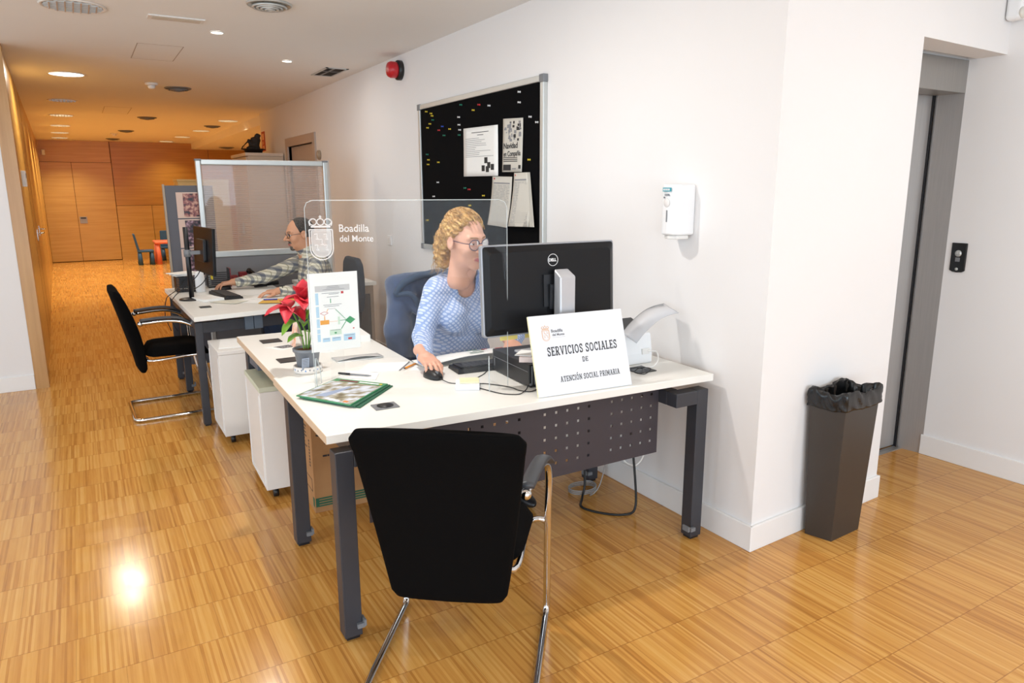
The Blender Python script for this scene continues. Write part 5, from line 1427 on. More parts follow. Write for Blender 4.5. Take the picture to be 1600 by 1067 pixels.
# ------------------------------------------------------------------ waste bin
bn = thing('waste_bin', 'tall dark square waste bin with a black liner beside the lift', 'bin', (0, 0, 0))
fp = [(2.640, 1.872), (2.672, 1.760), (2.883, 1.772), (2.858, 1.884)]
tp = [(2.612, 1.885), (2.650, 1.735), (2.905, 1.750), (2.872, 1.895)]
def ringpts(P_, z, s=1.0):
    cx = sum(p[0] for p in P_) / 4; cy = sum(p[1] for p in P_) / 4
    return [(cx + (p[0] - cx) * s, cy + (p[1] - cy) * s, z) for p in P_]
m = MB(); vs = ringpts(fp, 0.0) + ringpts(tp, 0.66) + ringpts(tp, 0.66, 0.95) + ringpts(fp, 0.02, 0.93)
fs = [(3, 2, 1, 0)]
for L_ in (0, 4, 8):
    fs += [(L_ + i, L_ + (i + 1) % 4, L_ + 4 + (i + 1) % 4, L_ + 4 + i) for i in range(4)]
fs.append((12, 13, 14, 15))
m.add(vs, fs); m.obj('body', M_BIN, bn, bevel=0.002)
# liner folded over the rim, crumpled
m = MB(); n = 80; rows_ = [(1.035, 0.600), (1.05, 0.606), (1.04, 0.615), (1.055, 0.625), (1.045, 0.637), (1.06, 0.648), (1.05, 0.660), (1.03, 0.672), (0.985, 0.678), (0.94, 0.668), (0.91, 0.60), (0.87, 0.45)]
vs = []; rr = random.Random(9)
ph = [rr.random() * 6.28 for _ in range(6)]
for ri, (s_, z_) in enumerate(rows_):
    P_ = ringpts(tp, z_, s_)
    for i in range(n):
        e = i / n * 4; k = int(e); f = e - k
        a = Vector(P_[k]); b = Vector(P_[(k + 1) % 4]); p = a.lerp(b, f)
        cx = sum(q[0] for q in P_) / 4; cy = sum(q[1] for q in P_) / 4
        w = 0.004 * math.sin(i * 0.9 + ph[0] + ri) + 0.003 * math.sin(i * 1.7 + ph[1] + ri * 0.6)
        w *= 1.6 if 8 <= ri <= 9 else (0.2 if ri > 9 else 0.45)
        d = Vector((p.x - cx, p.y - cy, 0)).normalized()
        zz = p.z + (0.010 * math.sin(i * 0.157 * 2 + ph[2]) + 0.004 * math.sin(i * 0.83 + ph[3])) * (1 if 6 <= ri <= 9 else 0.35)
        vs.append((p.x + d.x * (w + 0.002 if ri < 8 else w), p.y + d.y * (w + 0.002 if ri < 8 else w), zz))
R_ = len(rows_)
m.add(vs, [(r * n + i, r * n + (i + 1) % n, (r + 1) * n + (i + 1) % n, (r + 1) * n + i) for r in range(R_ - 1) for i in range(n)], True)
m.obj('bin_liner', M_BAG, bn, solid=0.0012)
# lift call panel
lp = thing('lift_call_panel', 'black lift call button panel on the wall right of the lift', 'call button', (4.0705, 2.094, 1.145), -0.044)
m = MB(); m.M = Matrix.Translation((0, 0, 0)) @ Matrix.Rotation(PI / 2, 4, 'Z') @ Matrix.Rotation(PI / 2, 4, 'X') @ Matrix.Rotation(PI, 4, 'Y'); m.prism([(-0.040, -0.07), (-0.025, -0.078), (0, -0.081), (0.025, -0.078), (0.040, -0.07), (0.040, 0.078), (-0.040, 0.078)], 0.0, 0.012)
m.obj('plate', M_BLACKG, lp, bevel=0.003)
for z_, r_, mm_ in ((0.022, 0.018, M_ALU), (-0.062, 0.008, M_ALU)):
    m = MB(); m.M = Matrix.Translation((-0.0125, 0, z_)) @ Matrix.Rotation(-PI / 2, 4, 'Y'); m.lathe([(r_, 0.0), (r_ * 0.94, 0.003)], 24); m.obj('button', mm_, lp)
MB().box(-0.0145, -0.012, -0.022, -0.0125, 0.012, 0.0).obj('indicator', M_GREY, lp)
# ------------------------------------------------------------------ screens and cabinets behind the man
sc1 = thing('partition_screen', 'grey partition with a large ribbed clear window behind the man', 'partition', (0.0, 6.52, 0))
FX0, FX1, FZ1 = 0.862, 1.955, 1.765
MB().box(FX0 + 0.04, -0.016, 0.05, FX1 - 0.04, 0.016, 0.955).obj('lower_panel', M_GREYF, sc1, bevel=0.003)
MB().box(FX0 + 0.045, -0.004, 1.011, FX1 - 0.045, 0.004, FZ1 - 0.046).obj('clear_panel', ribbed_material(), sc1)
for nm, a in (('top_rail', (FX0 + 0.041, FZ1 - 0.045, FX1 - 0.041, FZ1)), ('middle_rail', (FX0 + 0.041, 0.956, FX1 - 0.041, 1.010)), ('bottom_rail', (FX0 + 0.041, 0.02, FX1 - 0.041, 0.049))):
    MB().box(a[0], -0.022, a[1], a[2], 0.022, a[3]).obj(nm, M_ALU, sc1, bevel=0.008, seg=3)
for x in (FX0, FX1 - 0.04):
    p_ = MB().box(x, -0.024, 0.0, x + 0.04, 0.024, FZ1 + 0.002).obj('post', M_ALU, sc1, bevel=0.008, seg=3)
    MB().box(x - 0.004, -0.028, FZ1 - 0.012, x + 0.044, 0.028, FZ1 + 0.004).obj('corner_cap', M_GREY, p_, bevel=0.003)
sc2 = thing('partition_screen', 'plain dark grey partition with photographs pinned on it', 'partition', (0.0, 6.60, 0))
MB().box(0.622, -0.018, 0.04, 0.99, 0.018, 1.555).obj('panel', mat('dark_grey_screen_fabric', '66666c', 0.9, noise=0.06, scale=300), sc2, bevel=0.003)
MB().box(0.606, -0.022, 0.0, 0.6215, 0.022, 1.565).obj('edge_post', mat('beige_post', 'a59582', 0.5), sc2)
pm_ = mottled('photo_print', [(0.38, '2b1d26'), (0.5, '8a4a48'), (0.62, 'c99b84')], 30, 0.4)
pm2 = mottled('dark_photo_print', [(0.40, '17141c'), (0.52, '5a3a44'), (0.66, 'b08f9a')], 34, 0.4)
for k, (z0, z1, mm_, lab) in enumerate(((1.29, 1.50, pm_, 'topmost photograph on the dark grey partition, reddish on pink'), (1.045, 1.28, pm2, 'middle dark photograph on the dark grey partition'), (0.80, 1.035, pm2, 'lowest photograph on the dark grey partition, behind the monitor pole'))):
    t = thing('photograph', lab, 'photograph', (0.70, 6.579, z0))
    MB().box(-0.0, -0.004, 0, 0.20, 0.0, z1 - z0).obj('paper', mat('pink_photo_paper', 'd5b8a8', 0.6), t)
    MB().box(0.05, -0.0055, 0.01, 0.19, -0.0042, z1 - z0 - 0.01).obj('picture', mm_, t)
cb_ = thing('tall_cabinet', 'tall beige cabinet standing against the wall beyond the glazed screen', 'cabinet', (1.86, 9.46, 0))
MB().box(0.0, 0.0, 0.0, 0.43, 0.95, 1.925).obj('carcass', M_CAB, cb_, bevel=0.003)
MB().box(-0.03, -0.012, 1.926, 0.43, 0.962, 1.965).obj('top', mat('pale_cabinet_top', 'd8cabb', 0.5), cb_, bevel=0.003)
for k in range(2):
    d_ = MB().box(-0.022, 0.004 + k * 0.475, 0.06, -0.001, 0.471 + k * 0.475, 1.915).obj('door', M_CAB, cb_, bevel=0.002)
    MB().box(-0.040, 0.44 + k * 0.07, 0.95, -0.0225, 0.45 + k * 0.07, 1.10).obj('handle', M_ALU, d_)
st = thing('dark_sculpture', 'black seated figure sculpture in a footed tray on the tall cabinet', 'sculpture', (2.0, 9.78, 1.966))
m = MB(); m.lathe([(0.0, 0), (0.10, 0), (0.115, 0.045), (0.15, 0.052), (0.15, 0.06), (0.0, 0.06)], 24); m.obj('tray', mat('black_iron', '14110f', 0.6), st)

cc = thing('cream_cabinet', 'cream low cabinet far in the corridor, its top showing over the partition', 'cabinet', (1.10, 10.0, 0))
MB().box(0, 0, 0, 0.6, 0.42, 1.62).obj('carcass', M_CREAMC, cc, bevel=0.004)
MB().box(-0.01, -0.01, 1.6205, 0.61, 0.43, 1.65).obj('top', M_CREAMC, cc, bevel=0.004)
MB().box(0.01, -0.012, 0.05, 0.295, -0.0005, 1.60).obj('door', M_CREAMC, cc, bevel=0.002)
MB().box(0.305, -0.012, 0.05, 0.59, -0.0005, 1.60).obj('door', M_CREAMC, cc, bevel=0.002)
# children's table and chairs
kt = thing('childrens_table', 'salmon pink plastic children\'s table at the end of the corridor', 'table', (1.58, 16.9, 0))
MB().box(-0.30, -0.30, 0.42, 0.30, 0.30, 0.47).obj('tabletop', M_PINK, kt, bevel=0.02, seg=3)
for x in (-0.24, 0.24):
    for y in (-0.24, 0.24):
        MB().tube([(x, y, 0), (x, y, 0.42)], [0.055, 0.035], 16).obj('leg', M_PINK, kt)
def kid_chair(lab, loc, rz):
    t = thing('childrens_chair', lab, 'chair', loc, rz)
    MB().box(-0.16, -0.15, 0.26, 0.16, 0.15, 0.30).obj('seat', M_BLUEP, t, bevel=0.012)
    for x in (-0.12, 0.12):
        for y in (-0.11, 0.11):
            MB().tube([(x, y, 0), (x, y, 0.26)], [0.045, 0.03], 14).obj('leg', M_BLUEP, t)
    m = MB(); m.hull8([(-0.15, -0.15, 0.30), (0.15, -0.15, 0.30), (0.15, -0.11, 0.30), (-0.15, -0.11, 0.30)], [(-0.13, -0.21, 0.64), (0.13, -0.21, 0.64), (0.13, -0.175, 0.64), (-0.13, -0.175, 0.64)])
    m.obj('backrest', M_BLUEP, t, bevel=0.012)
    return t
kid_chair('blue children\'s chair left of the salmon table', (1.10, 16.75, 0), -PI / 2)
kid_chair('blue children\'s chair behind the salmon table', (1.62, 17.55, 0), PI)
# door handles and thermostat on the corridor wall
for k, (y, lab) in enumerate(((9.5, 'nearer brass lever handle on the wooden corridor wall'), (10.5, 'farther brass lever handle on the wooden corridor wall'))):
    t = thing('door_handle', lab, 'door handle', (leftx(y), y, 1.04))
    MB().box(0.0005, -0.02, -0.06, 0.008, 0.02, 0.06).obj('rose', M_CHROME, t)
    MB().tube(smooth([(0.008, 0, 0.02), (0.05, 0, 0.02), (0.06, 0.02, 0.02), (0.06, 0.13, 0.02)], 4), 0.009, 10).obj('lever', M_CHROME, t)
t = thing('wall_thermostat', 'white thermostat box on the wooden wall near the white wall', 'thermostat', (leftx(7.3), 7.3, 1.55))
MB().box(0.0005, -0.05, 0, 0.03, 0.05, 0.13).obj('housing', M_WHITEP, t, bevel=0.004)
MB().box(0.0305, -0.03, 0.07, 0.032, 0.03, 0.11).obj('display', M_GREY, t)

# ------------------------------------------------------------------ things on the farther desk
mn = thing('monitor', 'black monitor on a tall black pole, seen from behind on the farther desk', 'monitor', (0.635, 5.60, DZ + 0.0005))
MB().lathe([(0.0, 0), (0.085, 0), (0.085, 0.008), (0.03, 0.014), (0.0, 0.014)], 32).obj('base', M_BLACKP, mn)
MB().cyl((0, 0, 0.0145), (0, 0, 0.52), 0.017, 16).obj('pole', M_BLACKP, mn)
MM = frame((0.125, 0.0, 0.35), (-0.10, 1.0, 0), (0.05, 0, 1))
m = MB(); m.M = MM; m.prism(rounded(0.53, 0.33, 0.01), -0.022, 0.0); m.obj('shell', M_SCREEN, mn, bevel=0.004)
m = MB(); m.M = MM; m.prism(rounded(0.51, 0.30, 0.004), 0.0002, 0.0012); m.obj('screen', M_BLACKG, mn)
m = MB(); m.M = MM; m.prism(rounded(0.22, 0.16, 0.02), -0.045, -0.0225); m.obj('rear_hump', M_BLACKP, mn, bevel=0.004)
m = MB(); m.cyl((0.0, 0.0, 0.31), (0.0, 0.0, 0.36), 0.026, 14); m.box(0.0, -0.02, 0.325, 0.085, 0.02, 0.35); m.obj('bracket_arm', M_GREY, mn)
tag(slab('sticky_note', 'yellow sticky note under the edge of the pole mounted monitor', 'sticky note', 0.768, 5.50, DZ + 0.150, 0.004, 0.05, 0.045, 0.1, M_YEL))
for k, (lab, pts) in enumerate((('black cable drooping over the left edge of the farther desk, nearer', [(0.74, 5.66, 1.0), (0.70, 5.72, 0.90), (0.60, 5.78, 0.80), (0.54, 5.76, 0.755), (0.505, 5.74, 0.70), (0.50, 5.72, 0.58), (0.53, 5.70, 0.50)]),
                                ('black cable drooping over the left edge of the farther desk, farther', [(0.64, 6.02, 0.84), (0.58, 5.95, 0.78), (0.535, 5.9, 0.757), (0.49, 5.88, 0.72), (0.47, 5.86, 0.60), (0.50, 5.86, 0.48)]),
                                ('black cable running from the pole mounted monitor to the mesh holder', [(0.78, 5.56, 0.96), (0.72, 5.60, 0.86), (0.68, 5.75, 0.80), (0.66, 5.90, 0.76), (0.72, 6.0, 0.748)]))):
    cable('cable', lab, pts, 0.0032, M_CABLE)
mh = thing('mesh_tray', 'black mesh desk organiser heaped with papers at the desk corner', 'desk organiser', (0.655, 6.13, DZ + 0.0005))
m = MB()
for x0, y0, x1, y1 in ((-0.07, -0.09, 0.07, -0.088), (-0.07, 0.088, 0.07, 0.09), (-0.07, -0.088, -0.068, 0.088), (0.068, -0.088, 0.07, 0.088)):
    for k in range(9): m.box(x0, y0, 0.008 + k * 0.013, x1, y1, 0.014 + k * 0.013)
m.box(-0.07, -0.09, 0, 0.07, 0.09, 0.003)
for k in range(8): m.box(-0.07 + k * 0.0197, -0.0905, 0.0, -0.067 + k * 0.0197, -0.0882, 0.122)
for k in range(2): m.box(-0.071 + 0.138 * k, -0.09, 0.118, -0.067 + 0.138 * k, 0.09, 0.124)
m.obj('mesh_box', M_BLACKP, mh)
MB().box(-0.064, -0.085, 0.004, -0.050, 0.085, 0.110).obj('wooden_side', mat('orange_wood', 'a0642a', 0.5), mh)
for k, (dx, dy, rz_) in enumerate(((0, 0, 0.2), (0.02, -0.01, -0.25), (-0.015, 0.01, 0.5))):
    tag(slab('loose_paper', ('lowest', 'middle', 'topmost')[k] + ' white paper heaped on the mesh organiser', 'paper', 0.665 + dx, 6.12 + dy, DZ + 0.126 + 0.007 * k, 0.20, 0.15, 0.0055, rz_, M_PAPER))
bt = thing('sanitiser_bottle', 'white squeeze bottle standing behind the monitor pole on the farther desk', 'bottle', (0.748, 5.99, DZ + 0.0005))
MB().lathe([(0.0, 0), (0.034, 0), (0.036, 0.006), (0.036, 0.12), (0.030, 0.150), (0.014, 0.162), (0.0, 0.162)], 28).obj('body', M_WHITEP, bt)
MB().lathe([(0.0, 0.1625), (0.012, 0.1625), (0.012, 0.185), (0.006, 0.187), (0.005, 0.21), (0.0, 0.21)], 16).obj('pump', M_WHITEM, bt)
pcup = thing('highlighter', 'yellow highlighter pen upright beside the mesh organiser', 'pen', (0.735, 6.18, DZ + 0.0005)); MB().cyl((0, 0, 0), (0.004, 0, 0.13), 0.008, 10).obj('barrel', M_YEL, pcup)
pcup = thing('marker_pen', 'red marker pen upright beside the white squeeze bottle', 'pen', (0.745, 6.115, DZ + 0.0005)); MB().cyl((0, 0, 0), (0.004, 0, 0.12), 0.009, 10).obj('barrel', M_RED, pcup)
kt2 = thing('file_tray', 'black slatted file tray with a red edge behind the monitor', 'tray', (0.93, 6.25, DZ + 0.0005))
m = MB()
for k in range(8): m.box(-0.09, -0.06, 0.004 + k * 0.016, 0.07, -0.057, 0.013 + k * 0.016)
m.box(-0.09, -0.0565, 0, 0.07, 0.06, 0.004); m.box(0.07, -0.06, 0, 0.074, 0.06, 0.15); m.box(-0.094, -0.06, 0, -0.0905, 0.06, 0.13)
m.obj('slats', M_BLACKP, kt2)
MB().box(0.0745, -0.06, 0, 0.082, 0.06, 0.15).obj('red_folder', M_DRED, kt2)
sp = slab('paper_pile', 'pile of white papers at the foot of the monitor pole', 'paper pile', 0.73, 5.52, DZ + 0.0006, 0.15, 0.20, 0.018, 0.3, M_PAPER)
keyboard('black keyboard on the farther desk beside the monitor pole', 0.875, 5.66, DZ + 0.0005, PI / 2 + 0.12, 0.42, 0.13)
t = mouse('black mouse under the man\'s right hand', 0.925, 6.03, PI / 2 + 0.1)
for k, (lab, pts, m_, z_) in enumerate((('white sheet lying right of the keyboard on the farther desk', [(0.95, 5.62), (1.24, 5.56), (1.27, 5.84), (0.98, 5.90)], M_PAPER, 0.0006),
                                       ('large white sheet near the front edge of the farther desk', [(0.86, 5.30), (1.14, 5.10), (1.26, 5.36), (0.98, 5.46)], M_PAPER, 0.0006),
                                       ('cream sheet lying before the keyboard on the farther desk', [(0.72, 5.38), (0.86, 5.20), (0.97, 5.30), (0.84, 5.42)], mat('cream_sheet', 'dcd9c8', 0.8), 0.0030),
                                       ('white sheet with fine grey print under the man\'s left hand', [(1.00, 5.38), (1.22, 5.30), (1.28, 5.50), (1.06, 5.56)], M_PAPER, 0.0030),
                                       ('orange folder near the right front corner of the farther desk', [(1.00, 5.13), (1.22, 5.03), (1.29, 5.22), (1.08, 5.30)], M_MANILA, 0.0052))):
    sheet('folder' if 'folder' in lab else 'paper_sheet', lab, 'folder' if 'folder' in lab else 'paper', pts, DZ + z_, m_)
t = thing('ballpoint_pen', 'blue ballpoint pen lying on the papers of the farther desk', 'pen', (1.06, 5.235, DZ + 0.012)); MB().cyl((0, 0, 0), (0.09, -0.03, 0), 0.0045, 8).obj('barrel', mat('blue_pen', '2c45b8', 0.4), t)
rc = thing('block_calendar', 'dark red perpetual block calendar on the farther desk', 'calendar', (1.10, 6.34, DZ + 0.0005), 0.05)
MB().box(-0.085, -0.03, 0, 0.085, 0.035, 0.014).obj('base', M_DRED, rc, bevel=0.003)
MB().box(-0.080, -0.02, 0.0145, -0.012, 0.03, 0.075).obj('cube', M_DRED, rc, bevel=0.004)
MB().box(0.0, -0.02, 0.0145, 0.066, 0.03, 0.10).obj('cube', M_DRED, rc, bevel=0.004)
m = MB()
for x, z in ((-0.065, 0.03), (-0.045, 0.045), (0.015, 0.03), (0.02, 0.06), (0.045, 0.045)): m.box(x, -0.0215, z, x + 0.012, -0.0203, z + 0.012)
m.obj('number_marks', mat('pinkish_print', 'c0706c', 0.6), rc)
ph = thing('desk_phone', 'black desk telephone near the grey partition', 'telephone', (1.255, 6.16, DZ + 0.0005), 0.35)
PBM = Matrix.Translation((0, 0, 0))
m = MB(); m.hull8([(-0.10, -0.08, 0), (0.10, -0.08, 0), (0.10, 0.09, 0), (-0.10, 0.09, 0)], [(-0.10, -0.08, 0.035), (0.10, -0.08, 0.030), (0.10, 0.09, 0.085), (-0.10, 0.09, 0.085)]); m.obj('base', M_BLACKG, ph, bevel=0.006)
m = MB(); m.tube(smooth([(-0.07, -0.085, 0.065), (-0.07, -0.05, 0.078), (-0.07, 0.03, 0.105), (-0.07, 0.085, 0.118)], 5), [0.026, 0.024, 0.020, 0.017, 0.016, 0.016, 0.016, 0.016, 0.016, 0.016, 0.017, 0.018, 0.020, 0.022, 0.025, 0.026], 14)
m.obj('handset', M_BLACKG, ph)
m = MB()
for r in range(4):
    for c in range(3): m.box(0.0 + c * 0.024, -0.06 + r * 0.026, 0.042 + r * 0.0082, 0.017 + c * 0.024, -0.042 + r * 0.026, 0.052 + r * 0.0082)
m.obj('keypad', M_GREY, ph)
slab('ink_pad', 'small dark stapler lying by the dark red calendar', 'stapler', 1.21, 6.05, DZ + 0.0005, 0.10, 0.03, 0.014, 0.2, M_BLACKP)
slab('paper_stack', 'stack of white papers on the low cabinet behind the man', 'paper stack', 1.86, 6.12, DZ + 0.0006, 0.30, 0.22, 0.03, 0.1, M_PAPER)

# ------------------------------------------------------------------ signed-distance modelling for people
f32 = np.float32
def sseg(p, a, b, ra, rb):
    a = np.array(a, f32); b = np.array(b, f32); d = b - a
    t = np.clip(((p - a) @ d) / (d @ d), 0, 1)
    return np.linalg.norm(p - (a + t[..., None] * d), axis=-1) - (ra + (rb - ra) * t)
def sell(p, c, r, R=None):
    q = p - np.array(c, f32)
    if R is not None: q = q @ np.array(R, f32)
    r = np.array(r, f32); k0 = np.linalg.norm(q / r, axis=-1); k1 = np.linalg.norm(q / (r * r), axis=-1)
    return k0 * (k0 - 1) / np.maximum(k1, 1e-6)
def sbox(p, c, h, r, R=None):
    q = p - np.array(c, f32)
    if R is not None: q = q @ np.array(R, f32)
    q = np.abs(q) - (np.array(h, f32) - r)
    return np.linalg.norm(np.maximum(q, 0), axis=-1) + np.minimum(q.max(axis=-1), 0) - r
def smin(a, b, k):
    h = np.clip(0.5 + 0.5 * (b - a) / k, 0, 1)
    return b * (1 - h) + a * h - k * h * (1 - h)
def smax(a, b, k): return -smin(-a, -b, k)
def surfnet(fn, lo, hi, h):
    ax = [np.arange(lo[i], hi[i] + h, h, dtype=f32) for i in range(3)]
    P = np.stack(np.meshgrid(*ax, indexing='ij'), -1)
    Vv = fn(P).astype(f32)
    nx, ny, nz = Vv.shape
    acc = np.zeros((nx - 1, ny - 1, nz - 1, 3), f32); cnt = np.zeros((nx - 1, ny - 1, nz - 1), f32)
    cor = [(i, j, k) for i in (0, 1) for j in (0, 1) for k in (0, 1)]
    def sl(c): return Vv[c[0]:nx - 1 + c[0], c[1]:ny - 1 + c[1], c[2]:nz - 1 + c[2]]
    for a in cor:
        for ax_ in range(3):
            if a[ax_] == 0:
                b = list(a); b[ax_] = 1
                va, vb = sl(a), sl(b); cr_ = (va < 0) != (vb < 0)
                t = np.where(cr_, va / np.where(cr_, va - vb, 1), 0)
                for d in range(3):
                    acc[..., d] += np.where(cr_, a[d] + (t if d == ax_ else 0), 0)
                cnt += cr_
    act = cnt > 0; idx = -np.ones(act.shape, int); n = int(act.sum()); idx[act] = np.arange(n)
    cells = np.argwhere(act)
    verts = np.array(lo, f32) + (cells + acc[act] / cnt[act][:, None]) * h
    quads = []
    for ax_ in range(3):
        o = [0, 1, 2]; o.remove(ax_); u, w = o
        sa = [slice(0, s) for s in Vv.shape]; sb = list(sa)
        sa[ax_] = slice(0, Vv.shape[ax_] - 1); sb[ax_] = slice(1, None)
        A_, B_ = Vv[tuple(sa)] < 0, Vv[tuple(sb)] < 0
        E_ = np.argwhere(A_ != B_)
        ok = (E_[:, u] > 0) & (E_[:, w] > 0) & (E_[:, u] < Vv.shape[u] - 1) & (E_[:, w] < Vv.shape[w] - 1)
        E_ = E_[ok]
        def ci(du, dw):
            q = E_.copy(); q[:, u] += du; q[:, w] += dw; return idx[q[:, 0], q[:, 1], q[:, 2]]
        q4 = np.stack([ci(-1, -1), ci(0, -1), ci(0, 0), ci(-1, 0)], 1)
        ins = A_[E_[:, 0], E_[:, 1], E_[:, 2]]
        flip = ins if ax_ != 1 else ~ins
        q4[~flip] = q4[~flip][:, ::-1]
        quads.append(q4)
    return verts, np.concatenate(quads)
def mesh_parts(name, parts, mats, parent=None, sub=0):
    """parts: (verts, quads, matrix, material index or function)"""
    V_all = []; F_all = []; MI = []; b = 0
    for v, q, M, k in parts:
        v = np.asarray(v, float); kk = k(v, q) if callable(k) else np.full(len(q), k)
        if M is not None:
            Mn = np.array(M); v = v @ Mn[:3, :3].T + Mn[:3, 3]
        V_all.append(v); F_all.append(np.asarray(q) + b); MI.append(kk); b += len(v)
    Vx = np.concatenate(V_all); Fx = np.concatenate(F_all); Mx = np.concatenate(MI)
    me = bpy.data.meshes.new(name); me.from_pydata(Vx.tolist(), [], Fx.tolist())
    for m in mats: me.materials.append(m)
    me.polygons.foreach_set('material_index', Mx.astype(int)); me.polygons.foreach_set('use_smooth', [True] * len(me.polygons)); me.update()
    o = bpy.data.objects.new(name, me); C.objects.link(o)
    if parent: o.parent = parent
    return o
def sph(c, r, n=10):
    m = MB(); m.ball(c, r, n); q = [f if len(f) == 4 else f for f in m.f]; return np.array(m.v), np.array(q)

# head in its own frame: z up, +y face direction, origin between the ears
def head_sdf(P, male=False):
    X_ = np.abs(P[..., 0]); Q = np.stack([X_, P[..., 1], P[..., 2]], -1)
    d = sell(Q, (0, -0.015, 0.035), (0.073, 0.095, 0.085))
    d = smin(d, sell(Q, (0, 0.030, -0.015), (0.060, 0.062, 0.082)), 0.03)
    jw = 0.052 if male else 0.047
    d = smin(d, sell(Q, (0, 0.030, -0.075), (jw, 0.052, 0.038)), 0.03)
    d = smin(d, sell(Q, (0, 0.070, -0.103), (0.022, 0.018, 0.015)), 0.02)
    d = smin(d, sell(Q, (0.036, 0.058, -0.030), (0.026, 0.026, 0.026)), 0.02)
    d = smin(d, sseg(Q, (0.006, 0.084, 0.027), (0.042, 0.070, 0.027), 0.009, 0.008), 0.015)
    d = smax(d, -sell(Q, (0.031, 0.101, 0.006), (0.020, 0.020, 0.014)), 0.014)
    nb_ = 0.118 if male else 0.113
    d = smin(d, sseg(P, (0, 0.086, 0.014), (0, nb_, -0.026), 0.007, 0.0105), 0.012)
    d = smin(d, sell(Q, (0.011, 0.098, -0.030), (0.0085, 0.011, 0.008)), 0.008)
    d = smax(d, -sell(Q, (0.006, 0.106, -0.0395), (0.0035, 0.006, 0.003)), 0.003)
    # eyelids and eyeballs
    eye = np.linalg.norm(Q - np.array((0.031, 0.073, 0.005), f32), axis=-1) - 0.0140
    lid = smax(eye, -(P[..., 2] - 0.0065 + (P[..., 1] - 0.08) * 0.2), 0.002)
    d = smin(d, lid, 0.003)
    lid2 = smax(eye, (P[..., 2] + 0.0005), 0.002); d = smin(d, lid2, 0.003)
    # mouth
    d = smin(d, sseg(Q, (0, 0.094, -0.0610), (0.021, 0.084, -0.065), 0.0062, 0.003), 0.006)
    d = smin(d, sseg(Q, (0, 0.092, -0.0725), (0.018, 0.084, -0.069), 0.0068, 0.003), 0.006)
    d = smax(d, -sseg(Q, (0, 0.104, -0.0668), (0.021, 0.090, -0.0668), 0.0022, 0.0014), 0.003)
    # ears
    er = sell(Q, (0.078, -0.012, -0.004), (0.009, 0.020, 0.032)); er = smax(er, -sell(Q, (0.087, -0.006, 0.0), (0.006, 0.010, 0.018)), 0.005)
    d = smin(d, er, 0.006)
    nr = 0.060 if male else 0.050
    d = smin(d, sseg(P, (0, -0.018, -0.06), (0, -0.030, -0.185), nr, nr + 0.004), 0.03)
    return d
def head_mats(lips=1, brow=2):
    def f(v, q):
        c = v[q].mean(1); X_, Y_, Z_ = np.abs(c[:, 0]), c[:, 1], c[:, 2]
        k = np.zeros(len(q), int)
        lipz = np.where(X_ < 0.022, 0.0095 * np.sqrt(np.maximum(0, 1 - (X_ / 0.023) ** 2)), 0)
        k[(np.abs(Z_ + 0.0668) < lipz) & (Y_ > 0.07)] = lips
        bz = 0.030 - ((X_ - 0.03) / 0.03) ** 2 * 0.004
        k[(np.abs(Z_ - bz) < 0.0028) & (X_ > 0.012) & (X_ < 0.046) & (Y_ > 0.05)] = brow
        return k
    return f
def hand_sdf(curls, thumb, side=1, spread=0.0):
    """wrist at the origin, fingers along +y, palm facing -z, thumb towards +x*side"""
    def fn(P):
        d = sbox(P, (0, 0.048, 0), (0.040, 0.048, 0.0135), 0.012)
        d = smin(d, sseg(P, (0, -0.10, 0.004), (0, 0.01, 0.0), 0.030, 0.026), 0.02)
        d = smin(d, sell(P, (side * 0.022, 0.030, -0.008), (0.020, 0.032, 0.014)), 0.012)
        for i, (x, y0, L_, r) in enumerate(((0.031, 0.088, 0.070, 0.0088), (0.0105, 0.093, 0.078, 0.0090), (-0.0105, 0.090, 0.072, 0.0086), (-0.030, 0.080, 0.056, 0.0076))):
            x *= side; c = curls[i]; a = c * 0.5; p0 = np.array((x * 0.9, y0 - 0.02, 0.0)); sp_ = spread * (x / 0.03)
            segs = (0.42, 0.32, 0.26); rs = (r, r * 0.94, r * 0.86, r * 0.74); p = p0 + np.array((0, 0.018, 0.0))
            d = smin(d, sseg(P, p0, p, r * 1.1, r), 0.008)
            fd = None
            for j in range(3):
                dirv = np.array((math.sin(sp_) * math.cos(a), math.cos(a) * math.cos(sp_), -math.sin(a))); p2 = p + dirv * L_ * segs[j]
                s_ = sseg(P, p, p2, rs[j], rs[j + 1]); fd = s_ if fd is None else np.minimum(fd, s_); p = p2; a += c * (0.9 if j == 0 else 0.6)
            d = smin(d, fd, 0.004)
        t0, t1, t2, t3 = [np.array((q[0] * side, q[1], q[2])) for q in thumb]
        td = smin(sseg(P, t0, t1, 0.014, 0.0115), smin(sseg(P, t1, t2, 0.0112, 0.0100), sseg(P, t2, t3, 0.0100, 0.0080), 0.003), 0.004)
        return smin(d, td, 0.008)
    return fn
def place(origin, fdir, updir):
    """matrix for a part whose +y runs along fdir and +z along updir"""
    y = Vector(fdir).normalized(); z = Vector(updir); z = (z - y * z.dot(y)).normalized(); x = y.cross(z)
    return Matrix.Translation(origin) @ Matrix((x, y, z)).transposed().to_4x4()
def noise3(P, s, seed=0):
    rr = np.random.RandomState(seed); out = 0
    for k in range(6):
        v = rr.randn(3).astype(f32); v /= np.linalg.norm(v); out = out + np.sin((P @ v) * s * (0.7 + 0.25 * k) + rr.rand() * 6.28)
    return out / 6

